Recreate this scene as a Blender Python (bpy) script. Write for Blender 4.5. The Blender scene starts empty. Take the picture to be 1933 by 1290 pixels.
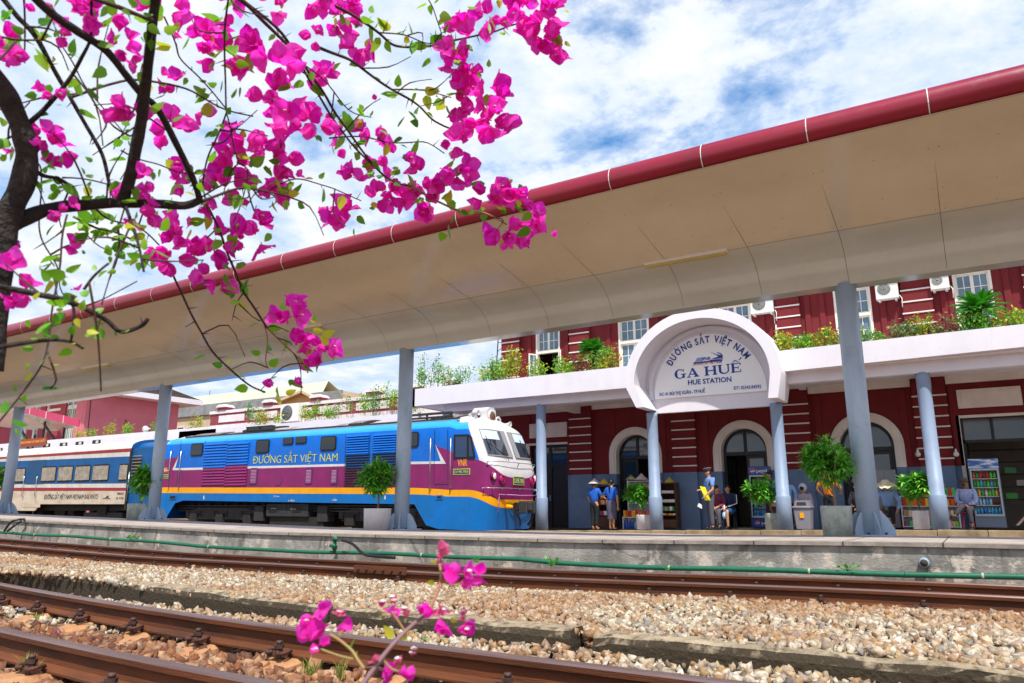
import bpy, bmesh, math, random
import numpy as np
from mathutils import Vector, Matrix, Euler, noise
rnd = random.Random(7)
R = math.radians
SC = bpy.context.scene
COL = SC.collection

# ---------------- camera, sky, sun, exposure ----------------
cam = bpy.data.cameras.new("camera")
camo = bpy.data.objects.new("camera", cam); COL.objects.link(camo)
cam.sensor_width = 36.0
FPX, YAW, PIT = 1395.3, R(31.0), R(12.61)
cam.lens = FPX / 1933.0 * 36.0
cam.clip_start = 0.05; cam.clip_end = 3000
camo.location = (0, 0, 0)
camo.rotation_euler = (R(90) + PIT, 0, YAW)
cam.dof.use_dof = True; cam.dof.focus_distance = 14.0; cam.dof.aperture_fstop = 12.0
SC.camera = camo

SUN_EL, SUN_AZ = R(60), R(38)          # azimuth measured from -Y towards +X
sdir = Vector((math.sin(SUN_AZ)*math.cos(SUN_EL), -math.cos(SUN_AZ)*math.cos(SUN_EL), math.sin(SUN_EL)))
sl = bpy.data.lights.new("sun", "SUN"); sl.energy = 4.2; sl.angle = R(0.6); sl.color = (1, 0.955, 0.88)
so = bpy.data.objects.new("sun", sl); COL.objects.link(so)
so.rotation_euler = sdir.to_track_quat('Z', 'Y').to_euler()

w = bpy.data.worlds.new("World"); SC.world = w; w.use_nodes = True
nt = w.node_tree; N = nt.nodes; L = nt.links; N.clear()
out = N.new("ShaderNodeOutputWorld")
sky = N.new("ShaderNodeTexSky"); sky.sky_type = 'NISHITA'; sky.sun_disc = False
sky.sun_elevation = SUN_EL; sky.sun_rotation = math.atan2(sdir.x, sdir.y); sky.air_density = 1.0; sky.dust_density = .3; sky.ozone_density = 2.5
hs = N.new("ShaderNodeHueSaturation"); hs.inputs['Saturation'].default_value = 1.95; L.new(sky.outputs[0], hs.inputs['Color'])
b1 = N.new("ShaderNodeBackground"); b1.inputs[1].default_value = 0.15; L.new(hs.outputs[0], b1.inputs[0])
tc = N.new("ShaderNodeTexCoord")
# project the view direction on a cloud deck so that clouds shrink towards the horizon
sep = N.new("ShaderNodeSeparateXYZ"); L.new(tc.outputs['Generated'], sep.inputs[0])
mz = N.new("ShaderNodeMath"); mz.operation = 'ADD'; mz.inputs[1].default_value = 0.18; L.new(sep.outputs[2], mz.inputs[0])
mx = N.new("ShaderNodeMath"); mx.operation = 'MAXIMUM'; mx.inputs[1].default_value = 0.05; L.new(mz.outputs[0], mx.inputs[0])
dv = []
for k in (0, 1):
    d = N.new("ShaderNodeMath"); d.operation = 'DIVIDE'; L.new(sep.outputs[k], d.inputs[0]); L.new(mx.outputs[0], d.inputs[1]); dv.append(d)
cb = N.new("ShaderNodeCombineXYZ"); L.new(dv[0].outputs[0], cb.inputs[0]); L.new(dv[1].outputs[0], cb.inputs[1])
n1 = N.new("ShaderNodeTexNoise"); n1.inputs['Scale'].default_value = 4.6; n1.inputs['Detail'].default_value = 10; n1.inputs['Roughness'].default_value = .62
n1.inputs['Distortion'].default_value = .08
mp = N.new("ShaderNodeMapping"); mp.inputs['Location'].default_value = (3.3, 1.2, 0.0); mp.inputs['Scale'].default_value = (1.0, 1.0, 1)
L.new(cb.outputs[0], mp.inputs[0]); L.new(mp.outputs[0], n1.inputs[0])
n2 = N.new("ShaderNodeTexNoise"); n2.inputs['Scale'].default_value = 0.9; n2.inputs['Detail'].default_value = 3
L.new(mp.outputs[0], n2.inputs[0])
ma = N.new("ShaderNodeMath"); ma.operation = 'MULTIPLY_ADD'; ma.inputs[1].default_value = 0.8; L.new(n2.outputs[0], ma.inputs[0]); L.new(n1.outputs[0], ma.inputs[2])
# fewer holes near the horizon
mh = N.new("ShaderNodeMath"); mh.operation = 'MULTIPLY_ADD'; mh.inputs[1].default_value = -0.34; mh.inputs[2].default_value = 0.17; L.new(sep.outputs[2], mh.inputs[0])
ms = N.new("ShaderNodeMath"); ms.operation = 'ADD'; L.new(ma.outputs[0], ms.inputs[0]); L.new(mh.outputs[0], ms.inputs[1])
cr = N.new("ShaderNodeValToRGB"); L.new(ms.outputs[0], cr.inputs[0])
cr.color_ramp.elements[0].position = 0.63; cr.color_ramp.elements[0].color = (0, 0, 0, 1)
cr.color_ramp.elements[1].position = 0.88; cr.color_ramp.elements[1].color = (1, 1, 1, 1)
b2 = N.new("ShaderNodeBackground"); b2.inputs[1].default_value = 0.80
cr2 = N.new("ShaderNodeValToRGB"); L.new(n1.outputs[0], cr2.inputs[0])
cr2.color_ramp.elements[0].position = 0.42; cr2.color_ramp.elements[0].color = (.60, .74, .95, 1)
cr2.color_ramp.elements[1].position = 0.66; cr2.color_ramp.elements[1].color = (.98, .985, 1.0, 1)
L.new(cr2.outputs[0], b2.inputs[0])
mxs = N.new("ShaderNodeMixShader"); L.new(cr.outputs[0], mxs.inputs[0]); L.new(b1.outputs[0], mxs.inputs[1]); L.new(b2.outputs[0], mxs.inputs[2])
L.new(mxs.outputs[0], out.inputs[0])
vs = SC.view_settings; vs.view_transform = 'Standard'; vs.look = 'None'; vs.gamma = 1; vs.exposure = 0.46
SC.cycles.max_bounces = 8; SC.cycles.transparent_max_bounces = 24
SC.cycles.use_denoising = True
SC.render.film_transparent = False

# ---------------- photograph pixel -> place ----------------
def ray(px, py):
    Rr = px - 966.5; up = 645 - py
    fw = FPX*math.cos(PIT) - up*math.sin(PIT); u = FPX*math.sin(PIT) + up*math.cos(PIT)
    return (Rr*math.cos(YAW) - fw*math.sin(YAW), Rr*math.sin(YAW) + fw*math.cos(YAW), u)
def AY(px, py, y):
    r = ray(px, py); k = y/r[1]; return Vector((r[0]*k, y, r[2]*k))
def AD(px, py, d):
    r = Vector(ray(px, py)); return r.normalized()*d
def AZ(px, py, z):
    r = ray(px, py); k = z/r[2]; return Vector((r[0]*k, r[1]*k, z))
def XY(px, y): return AY(px, 900, y).x

# ---------------- materials ----------------
def lin(h):
    if not isinstance(h, str): return tuple(h)
    h = h.lstrip('#'); o = []
    for i in (0, 2, 4):
        c = int(h[i:i+2], 16)/255; o.append(c/12.92 if c <= .04045 else ((c+.055)/1.055)**2.4)
    return tuple(o)
MATS = {}
def mat(name, c1, c2=None, rough=.6, metal=0., ns=3.0, lo=.35, hi=.65, bump=0., bs=40., spec=.5, grime=0., gs=1.0, stretch=(1, 1, 1), trans=0., emit=0., island=None, coat=0., detail=6):
    if name in MATS: return MATS[name]
    m = bpy.data.materials.new(name); m.use_nodes = True; MATS[name] = m
    t = m.node_tree; p = t.nodes["Principled BSDF"]
    c1 = lin(c1); p.inputs['Base Color'].default_value = (*c1, 1)
    p.inputs['Roughness'].default_value = rough; p.inputs['Metallic'].default_value = metal
    p.inputs['Specular IOR Level'].default_value = spec
    if coat: p.inputs['Coat Weight'].default_value = coat; p.inputs['Coat Roughness'].default_value = .08
    co = None
    def coords():
        tcn = t.nodes.new("ShaderNodeTexCoord"); mpn = t.nodes.new("ShaderNodeMapping"); mpn.inputs['Scale'].default_value = stretch
        t.links.new(tcn.outputs['Object'], mpn.inputs[0]); return mpn
    colout = None
    if c2 is not None:
        co = coords(); c2 = lin(c2)
        n = t.nodes.new("ShaderNodeTexNoise"); n.inputs['Scale'].default_value = ns; n.inputs['Detail'].default_value = detail
        n.inputs['Roughness'].default_value = .62
        t.links.new(co.outputs[0], n.inputs[0])
        r = t.nodes.new("ShaderNodeValToRGB"); t.links.new(n.outputs[0], r.inputs[0])
        r.color_ramp.elements[0].position = lo; r.color_ramp.elements[0].color = (*c1, 1)
        r.color_ramp.elements[1].position = hi; r.color_ramp.elements[1].color = (*c2, 1)
        colout = r.outputs[0]
    if island:
        g = t.nodes.new("ShaderNodeNewGeometry"); r2 = t.nodes.new("ShaderNodeValToRGB")
        t.links.new(g.outputs['Random Per Island'], r2.inputs[0])
        els = r2.color_ramp.elements
        for i, c in enumerate(island):
            pos = i/(len(island)-1)
            if i == 0: e = els[0]
            elif i == len(island)-1: e = els[len(els)-1]; 
            else: e = els.new(pos)
            e.position = pos; e.color = (*lin(c), 1)
        if colout is not None:
            mi = t.nodes.new("ShaderNodeMix"); mi.data_type = 'RGBA'; mi.blend_type = 'MIX'; mi.inputs[0].default_value = .35
            t.links.new(r2.outputs[0], mi.inputs[6]); t.links.new(colout, mi.inputs[7]); colout = mi.outputs[2]
        else: colout = r2.outputs[0]
    if grime:
        tcn = t.nodes.new("ShaderNodeTexCoord"); facs = []
        for sc_, lo_, hi_ in (((5*gs, 5*gs, .7*gs), .50, .74), ((2.2*gs, 2.2*gs, 2.2*gs), .52, .70), ((16*gs, 16*gs, 16*gs), .60, .68)):
            mpn = t.nodes.new("ShaderNodeMapping"); mpn.inputs['Scale'].default_value = sc_; mpn.inputs['Location'].default_value = (sc_[0]*.37, 1.7, .3); t.links.new(tcn.outputs['Object'], mpn.inputs[0])
            nn = t.nodes.new("ShaderNodeTexNoise"); nn.inputs['Scale'].default_value = 1.0; nn.inputs['Detail'].default_value = 7; nn.inputs['Roughness'].default_value = .65; t.links.new(mpn.outputs[0], nn.inputs[0])
            rr = t.nodes.new("ShaderNodeValToRGB"); rr.color_ramp.elements[0].position = lo_; rr.color_ramp.elements[1].position = hi_; t.links.new(nn.outputs[0], rr.inputs[0]); facs.append(rr.outputs[0])
        acc = facs[0]
        for fct in facs[1:]:
            mm_ = t.nodes.new("ShaderNodeMath"); mm_.operation = 'MAXIMUM'; t.links.new(acc, mm_.inputs[0]); t.links.new(fct, mm_.inputs[1]); acc = mm_.outputs[0]
        mg_ = t.nodes.new("ShaderNodeMath"); mg_.operation = 'MULTIPLY'; mg_.inputs[1].default_value = grime; t.links.new(acc, mg_.inputs[0])
        mi = t.nodes.new("ShaderNodeMix"); mi.data_type = 'RGBA'; t.links.new(mg_.outputs[0], mi.inputs[0])
        if colout is not None: t.links.new(colout, mi.inputs[6])
        else: mi.inputs[6].default_value = (*c1, 1)
        k_ = .42; mi.inputs[7].default_value = (c1[0]*k_+.02, c1[1]*k_+.015, c1[2]*k_+.01, 1); colout = mi.outputs[2]
        ma_ = t.nodes.new("ShaderNodeMath"); ma_.operation = 'MULTIPLY_ADD'; ma_.inputs[1].default_value = .35; ma_.inputs[2].default_value = rough; t.links.new(mg_.outputs[0], ma_.inputs[0]); t.links.new(ma_.outputs[0], p.inputs['Roughness'])
    if colout is not None: t.links.new(colout, p.inputs['Base Color'])
    if bump:
        if co is None: co = coords()
        nb = t.nodes.new("ShaderNodeTexNoise"); nb.inputs['Scale'].default_value = bs; nb.inputs['Detail'].default_value = 5
        t.links.new(co.outputs[0], nb.inputs[0])
        bn = t.nodes.new("ShaderNodeBump"); bn.inputs['Strength'].default_value = bump; bn.inputs['Distance'].default_value = .02
        t.links.new(nb.outputs[0], bn.inputs['Height']); t.links.new(bn.outputs[0], p.inputs['Normal'])
    if trans:
        tr = t.nodes.new("ShaderNodeBsdfTranslucent"); mxn = t.nodes.new("ShaderNodeMixShader"); mxn.inputs[0].default_value = trans
        if colout is not None: t.links.new(colout, tr.inputs[0])
        else: tr.inputs[0].default_value = (*c1, 1)
        t.links.new(p.outputs[0], mxn.inputs[1]); t.links.new(tr.outputs[0], mxn.inputs[2])
        t.links.new(mxn.outputs[0], t.nodes["Material Output"].inputs[0])
    if emit:
        p.inputs['Emission Color'].default_value = (*c1, 1); p.inputs['Emission Strength'].default_value = emit
    return m

# ---------------- mesh builder ----------------
WLOC = {}
class MB:
    def __init__(s): s.v = []; s.f = []; s.m = []; s.mats = []; s.sm = []; s.M = None
    def mi(s, m):
        if m not in s.mats: s.mats.append(m)
        return s.mats.index(m)
    def add(s, vs_, fs, m, smooth=False):
        b = len(s.v); k = s.mi(m)
        if s.M is not None: vs_ = [s.M @ Vector(v) for v in vs_]
        s.v.extend([tuple(v) for v in vs_])
        for f in fs: s.f.append([b+i for i in f]); s.m.append(k); s.sm.append(smooth)
    def box(s, x0, y0, z0, x1, y1, z1, m):
        if x0 > x1: x0, x1 = x1, x0
        if y0 > y1: y0, y1 = y1, y0
        if z0 > z1: z0, z1 = z1, z0
        s.add([(x0,y0,z0),(x1,y0,z0),(x1,y1,z0),(x0,y1,z0),(x0,y0,z1),(x1,y0,z1),(x1,y1,z1),(x0,y1,z1)],
              [(0,3,2,1),(4,5,6,7),(0,1,5,4),(1,2,6,5),(2,3,7,6),(3,0,4,7)], m)
    def bar(s, p0, p1, wd, ht, m):
        p0, p1 = Vector(p0), Vector(p1); d = (p1-p0).normalized()
        up = Vector((0,0,1)) if abs(d.z) < .95 else Vector((0,1,0))
        a = d.cross(up).normalized()*wd/2; b = a.cross(d).normalized()*ht/2
        s.add([p0-a-b,p0+a-b,p0+a+b,p0-a+b,p1-a-b,p1+a-b,p1+a+b,p1-a+b],[(0,3,2,1),(4,5,6,7),(0,1,5,4),(1,2,6,5),(2,3,7,6),(3,0,4,7)],m)
    def tube(s, pts, r, m, n=8, smooth=True, caps=True):
        pts = [Vector(p) for p in pts]; rr = r if isinstance(r, (list, tuple)) else [r]*len(pts)
        vs_ = []; prev = None
        for i, p in enumerate(pts):
            d = (pts[min(i+1, len(pts)-1)] - pts[max(i-1, 0)])
            if d.length < 1e-9: d = Vector((0,0,1))
            d.normalize()
            if prev is None:
                up = Vector((0,0,1)) if abs(d.z) < .9 else Vector((1,0,0)); a = d.cross(up).normalized()
            else:
                a = prev - d*prev.dot(d)
                if a.length < 1e-6: a = d.orthogonal()
                a.normalize()
            prev = a; b = d.cross(a)
            for k in range(n):
                t = 2*math.pi*k/n; vs_.append(p + a*math.cos(t)*rr[i] + b*math.sin(t)*rr[i])
        fs = []
        for i in range(len(pts)-1):
            for k in range(n):
                k2 = (k+1) % n; fs.append((i*n+k, (i+1)*n+k, (i+1)*n+k2, i*n+k2))
        s.add(vs_, fs, m, smooth)
        if caps:
            b = len(s.v) - len(vs_); k = s.mi(m)
            s.f.append([b+i for i in range(n)]); s.m.append(k); s.sm.append(False)
            s.f.append([b+(len(pts)-1)*n+i for i in reversed(range(n))]); s.m.append(k); s.sm.append(False)
    def lathe(s, c, prof, m, n=20, axis='z', smooth=True):
        vs_ = []; c = Vector(c)
        for (r, h) in prof:
            for k in range(n):
                t = 2*math.pi*k/n
                if axis == 'z': q = Vector((r*math.cos(t), r*math.sin(t), h))
                elif axis == 'y': q = Vector((r*math.cos(t), h, r*math.sin(t)))
                else: q = Vector((h, r*math.cos(t), r*math.sin(t)))
                vs_.append(c+q)
        fs = []
        for i in range(len(prof)-1):
            for k in range(n):
                k2 = (k+1) % n; fs.append((i*n+k, i*n+k2, (i+1)*n+k2, (i+1)*n+k))
        fs.append(tuple(reversed(range(n)))); fs.append(tuple((len(prof)-1)*n+k for k in range(n)))
        s.add(vs_, fs, m, smooth)
    def prism(s, poly, a0, a1, m, axis='y', smooth=False):
        n = len(poly)
        def P(p, a):
            return (p[0], a, p[1]) if axis == 'y' else ((a, p[0], p[1]) if axis == 'x' else (p[0], p[1], a))
        vs_ = [P(p, a0) for p in poly] + [P(p, a1) for p in poly]
        s.add(vs_, [(i, (i+1) % n, n+(i+1) % n, n+i) for i in range(n)], m, smooth)
        s.add(vs_, [tuple(range(n)), tuple(range(2*n-1, n-1, -1))], m)
    def ball(s, c, r, m, nu=12, nv=8, sq=(1,1,1)):
        c = Vector(c); vs_ = [c+Vector((0,0,r*sq[2]))]
        for i in range(1, nv):
            a = math.pi*i/nv
            for k in range(nu):
                t = 2*math.pi*k/nu; vs_.append(c+Vector((r*sq[0]*math.sin(a)*math.cos(t), r*sq[1]*math.sin(a)*math.sin(t), r*sq[2]*math.cos(a))))
        vs_.append(c-Vector((0,0,r*sq[2]))); fs = []
        for k in range(nu): fs.append((0, 1+k, 1+(k+1) % nu))
        for i in range(nv-2):
            for k in range(nu):
                a = 1+i*nu+k; b = 1+i*nu+(k+1) % nu; fs.append((a, a+nu, b+nu, b))
        e = len(vs_)-1
        for k in range(nu): fs.append((e, 1+(nv-2)*nu+(k+1) % nu, 1+(nv-2)*nu+k))
        s.add(vs_, fs, m, True)
    def build(s, name, parent=None, loc=None, bevel=0., label=None):
        if parent is not None: base = WLOC[parent.name]; L0 = Vector((0,0,0))
        else: base = Vector(loc) if loc is not None else Vector((0,0,0)); L0 = base
        me = bpy.data.meshes.new(name)
        me.from_pydata([(v[0]-base[0], v[1]-base[1], v[2]-base[2]) for v in s.v], [], s.f)
        for m in s.mats: me.materials.append(m)
        me.polygons.foreach_set('material_index', s.m); me.polygons.foreach_set('use_smooth', s.sm)
        me.update()
        o = bpy.data.objects.new(name, me); COL.objects.link(o)
        o.location = L0
        if parent is not None: o.parent = parent
        WLOC[o.name] = base
        if bevel:
            bm_ = o.modifiers.new("bevel", 'BEVEL'); bm_.width = bevel; bm_.segments = 2; bm_.limit_method = 'ANGLE'
        if label: o['label'] = label
        return o
def thing(name, label, cat, loc=(0,0,0), group=None):
    o = bpy.data.objects.new(name, None); COL.objects.link(o); o.location = loc; o.empty_display_size = .2
    WLOC[o.name] = Vector(loc); o['label'] = label; o['category'] = cat
    if group: o['group'] = group
    return o
def tag(o, label, cat, group=None, kind=None):
    if label: o['label'] = label
    if cat: o['category'] = cat
    if group: o['group'] = group
    if kind: o['kind'] = kind
    return o
def struct(o, label=None):
    o['kind'] = 'structure'
    if label: o['label'] = label
    return o

def text_verts(body, size=1., xs=1., bold=0., shear=0., ext=.004, spacing=1.):
    """horned and barred letters are put together from a plain letter and its mark"""
    plain = body.replace('Đ', 'D').replace('Ư', 'U').replace('Ờ', 'Ò')
    vs_, fs = text_raw(plain, bold, shear, ext)
    for i, ch in enumerate(body):
        if ch not in 'ĐƯỜ': continue
        a, _ = text_raw(plain[:i+1], bold, shear, ext); b_, _ = text_raw(plain[i], bold, shear, ext)
        xr = max(v.x for v in a); xl = xr-(max(v.x for v in b_)-min(v.x for v in b_))
        if ch == 'Đ': q = [(xl-.09, .33), (xl+.30, .33), (xl+.30, .42), (xl-.09, .42)]
        else: q = [(xr-.10, .60), (xr-.02, .58), (xr+.09, .70), (xr+.09, .80), (xr, .80), (xr, .71), (xr-.10, .68)]
        k = len(vs_); n = len(q); vs_ = vs_+[Vector((x+shear*z*.5, z, ext+.0004)) for x, z in q]+[Vector((x+shear*z*.5, z, -ext)) for x, z in q]
        fs = fs+[tuple(k+j for j in range(n)), tuple(k+2*n-1-j for j in range(n))]+[(k+j, k+n+j, k+n+(j+1) % n, k+(j+1) % n) for j in range(n)]
    return [v.copy() for v in vs_], fs
_TC = {}
def text_raw(body, bold, shear, ext):
    if (body, bold, shear, ext) in _TC: return _TC[(body, bold, shear, ext)]
    size, spacing, xs = 1., 1., 1.
    c = bpy.data.curves.new('t', 'FONT'); c.body = body; c.size = size; c.offset = bold; c.shear = shear; c.extrude = ext
    c.space_character = spacing; c.resolution_u = 3
    o = bpy.data.objects.new('t', c); COL.objects.link(o)
    dg = bpy.context.evaluated_depsgraph_get(); me = bpy.data.meshes.new_from_object(o.evaluated_get(dg))
    vs_ = [Vector(v.co) for v in me.vertices]; fs = [tuple(p.vertices) for p in me.polygons]
    bpy.data.objects.remove(o); bpy.data.curves.remove(c); bpy.data.meshes.remove(me)
    _TC[(body, bold, shear, ext)] = (vs_, fs)
    return vs_, fs
def text_fit(mb, body, p0, p1, h, m, y, bold=0., shear=0., ext=.004, slant_frame=True, face='y'):
    """write body between the points p0 and p1 (x,z) on the plane y, capital height h"""
    vs_, fs = text_verts(body, 1., 1., bold, shear, ext)
    xs = [v.x for v in vs_]; x0, x1 = min(xs), max(xs)
    H = 0.73; Lx = math.hypot(p1[0]-p0[0], p1[1]-p0[1]); an = math.atan2(p1[1]-p0[1], p1[0]-p0[0])
    kx = Lx/(x1-x0); kz = h/H; outv = []
    for v in vs_:
        a = (v.x-x0)*kx; b = v.y*kz
        X = p0[0]+a*math.cos(an)-b*math.sin(an); Z = p0[1]+a*math.sin(an)+b*math.cos(an)
        outv.append((X, y - v.z, Z) if face == 'y' else (y + v.z, X, Z))
    mb.add(outv, fs, m)
def interp(pts, x):
    pts = sorted(pts)
    if x <= pts[0][0]:
        a, b = pts[0], pts[1]
    elif x >= pts[-1][0]:
        a, b = pts[-2], pts[-1]
    else:
        for a, b in zip(pts, pts[1:]):
            if a[0] <= x <= b[0]: break
    t = (x-a[0])/(b[0]-a[0]); return a[1]+(b[1]-a[1])*t
def catmull(P, n=6):
    P = [Vector(p) for p in P]; o = []
    for i in range(len(P)-1):
        p0 = P[max(i-1,0)]; p1 = P[i]; p2 = P[i+1]; p3 = P[min(i+2, len(P)-1)]
        for k in range(n):
            t = k/n
            o.append(.5*((2*p1)+(p2-p0)*t+(2*p0-5*p1+4*p2-p3)*t*t+(3*p1-p0-3*p2+p3)*t**3))
    o.append(P[-1]); return o
# ================= GROUND, TRACKS, PLATFORMS =================
def rise(x): return float(risev(x))
def risev(x):
    t = np.clip(-np.asarray(x, dtype=float)/5.5, 0, 1)
    return .0168*np.maximum(0, -np.asarray(x, dtype=float)-11.5) - .062*t*t*(3-2*t)
M_ballbase = mat('ballast_earth', '#8a6a4c', '#5e4634', rough=.95, ns=6, bump=.6, bs=60)
M_rust_ballbase = mat('rusty_earth', '#7a4a2c', '#4c2e1c', rough=.95, ns=9, bump=.8, bs=70)
M_conc = mat('old_concrete', '#b4aea2', '#8b877e', rough=.9, ns=1.6, lo=.4, hi=.62, bump=.35, bs=30)
g = MB()
def gz(x, y):
    return -.86
xs_ = [-900, -200, -80] + [-60+i*2 for i in range(36)] + [20, 60, 300, 900]
ys_ = [-300, -20, 0, 1.5, 2.0, 3.9, 6.9, 8.2, 9.9]
vv = []; ff = []
for y in ys_:
    for x in xs_: vv.append((x, y, -.90 + (rise(x) if (y > 6 and x > -61) else (rise(-60) if y > 6 and x < -60 else 0))))
nx = len(xs_)
for j in range(len(ys_)-1):
    for i in range(nx-1): ff.append((j*nx+i, j*nx+i+1, (j+1)*nx+i+1, (j+1)*nx+i))
g.add(vv, ff, M_ballbase)
b = len(vv)
vv2 = []; ff2 = []
for y in (9.9, 60, 900):
    for x in xs_: vv2.append((x, y, -.90+rise(max(x, -60)) if y < 10 else -.9))
for j in range(2):
    for i in range(nx-1): ff2.append((j*nx+i, j*nx+i+1, (j+1)*nx+i+1, (j+1)*nx+i))
g.add(vv2, ff2, M_ballbase)
struct(g.build('ground'))

M_rail = mat('rusty_rail_web', '#6c3814', '#40200a', rough=.8, ns=5, lo=.35, hi=.7, bump=.25, bs=60, stretch=(.25, 1, 3))
M_head = mat('rail_head_worn', '#8d7674', '#6e4f44', rough=.32, metal=.55, ns=4, stretch=(.1, 1, 1))
def ynr(x): return 3.27 + .012*(x+1.5)**2 if x < -1.5 else 3.27
def ynn(x): return ynr(x)-1.0
def yfr(x): return 8.45
def yfn(x): return 7.42
def make_rail(name_label, yf, zf, x0=-60, x1=14, group='rails of the two tracks'):
    mb = MB(); zt = -.70
    prof = [(-.065, -.145), (.065, -.145), (.065, -.134), (.012, -.115), (.008, -.045), (.034, -.036), (.036, -.010), (.028, 0.0), (-.028, 0.0), (-.036, -.010), (-.034, -.036), (-.008, -.045), (-.012, -.115), (-.065, -.134)]
    xs = [x0]; 
    while xs[-1] < x1: xs.append(xs[-1] + (2. if xs[-1] < -20 else .6))
    n = len(prof); vs_ = []
    for x in xs:
        for (a, h) in prof: vs_.append((x, yf(x)+a, zt+h+zf(x)))
    for i in range(len(xs)-1):
        for k in range(n):
            k2 = (k+1) % n
            mb.add([vs_[i*n+k], vs_[(i+1)*n+k], vs_[(i+1)*n+k2], vs_[i*n+k2]], [(3, 2, 1, 0)], M_head if k in (6, 7, 8) else M_rail)
    mb.add([vs_[(len(xs)-1)*n+k] for k in range(n)], [tuple(range(n))], M_rail)
    o = mb.build('rail'); tag(o, name_label, 'rail', group); return o
z0 = lambda x: 0.
make_rail('nearer rail of the front track, brown web and dull polished head', ynn, z0)
make_rail('farther rail of the front track, long brown rail beside the mossy kerb', ynr, z0)
make_rail('front rail of the back track, with bright worn edge above white ballast', yfn, rise)
make_rail('back rail of the back track, beside the green pipe and platform wall', yfr, rise)

# sleepers + clips
M_slp = mat('dusty_sleeper', '#b9885c', '#8f5f3d', rough=.9, ns=7, lo=.35, hi=.7, bump=.4, bs=40)
M_slp2 = mat('red_dusty_sleeper', '#8e5238', '#6a3a28', rough=.9, ns=7, bump=.4, bs=40)
M_bolt = mat('dark_bolt', '#3a2a26', '#5c4038', rough=.65, ns=30, metal=.3)
M_clip = mat('rusty_clip', '#5a3527', '#3c2018', rough=.8, ns=30)
def clip_part(cx, cy, cz, par, sgn=1, fine=True):
    mb = MB(); n = 6
    mb.lathe((cx, cy, cz), [(.022, 0), (.022, .045)], M_bolt, 6, smooth=False)
    mb.lathe((cx, cy, cz+.045), [(.029, 0), (.029, .022)], M_bolt, 6, smooth=False)
    mb.lathe((cx, cy, cz+.067), [(.018, 0), (.018, .02)], M_bolt, 8)
    for s in (-1, 1):
        P = [(cx+s*.02, cy+.03*sgn, cz+.03), (cx+s*.05, cy+.045*sgn, cz+.025), (cx+s*.075, cy+.02*sgn, cz+.03), (cx+s*.07, cy-.02*sgn, cz+.035), (cx+s*.045, cy-.045*sgn, cz+.025), (cx+s*.03, cy-.03*sgn, cz+.01)]
        mb.tube(catmull(P, 3 if fine else 1), .011, M_clip, 6 if fine else 4)
    mb.box(cx-.045, cy-.03, cz, cx+.045, cy+.03, cz+.015, M_clip)
    return mb.build('rail_clip', par)
SG1 = 'concrete sleepers under the front track'; SG2 = 'sleepers under the back track'
def near_sleeper(x):
    y = (ynr(x)+ynn(x))/2; z = -.845
    t = thing('railway_sleeper', 'dusty tan concrete sleeper lying under the front track', 'sleeper', (x, y, z), SG1)
    mb = MB(); pts = []
    sec = [(-1.0, .0, .13), (-.62, .0, .14), (-.42, -.005, .135), (-.2, -.055, .10), (0, -.065, .095), (.2, -.055, .10), (.42, -.005, .135), (.62, 0, .14), (1.0, 0, .13)]
    vs_ = []
    for (yy, dz, hw) in sec:
        yc = y + yy
        vs_ += [(x-hw-.02, yc, z-.2), (x-hw, yc, z+dz-.02), (x-hw+.03, yc, z+dz), (x+hw-.03, yc, z+dz), (x+hw, yc, z+dz-.02), (x+hw+.02, yc, z-.2)]
    fs = []
    for i in range(len(sec)-1):
        for k in range(5): fs.append((i*6+k, i*6+k+1, (i+1)*6+k+1, (i+1)*6+k))
    fs += [tuple(range(6))[::-1], tuple((len(sec)-1)*6+k for k in range(6))]
    mb.add(vs_, fs, M_slp); mb.build('block', t)
    for (yy, s) in ((ynr(x)-.115, -1), (ynr(x)+.115, 1), (ynn(x)-.115, -1), (ynn(x)+.115, 1)):
        clip_part(x, yy, z+.005, t, s)
xsl = -.35
while xsl > -19: near_sleeper(xsl); xsl -= .785
def far_sleeper(x):
    z = -.845+rise(x); y = 7.935
    t = thing('railway_sleeper', 'reddish sleeper half buried in ballast under the back track', 'sleeper', (x, y, z), SG2)
    mb = MB(); mb.box(x-.13, y-1.0, z-.15, x+.13, y+1.0, z, M_slp2); mb.build('block', t, bevel=.02)
    for (yy, s) in ((7.42-.115, -1), (7.42+.115, 1), (8.45-.115, -1), (8.45+.115, 1)): clip_part(x, yy, z+.003, t, s, False)
xsl = 1.2
while xsl > -24: far_sleeper(xsl); xsl -= .80
# fishplate joint on the back track's front rail
jx = XY(725, 7.4)
fp = thing('fishplate', 'bolted steel fishplate joining the front rail of the back track', 'rail joint', (jx, 7.38, -.78))
mb = MB(); mb.box(jx-.42, 7.372, -.812, jx+.42, 7.40, -.722, M_rail); mb.build('plate', fp)
for k in range(6):
    mb = MB(); mb.lathe((jx-.34+k*.136, 7.372, -.768), [(.02, -.03), (.02, 0)], M_clip, 6, 'y', False); mb.build('bolt', fp)

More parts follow.
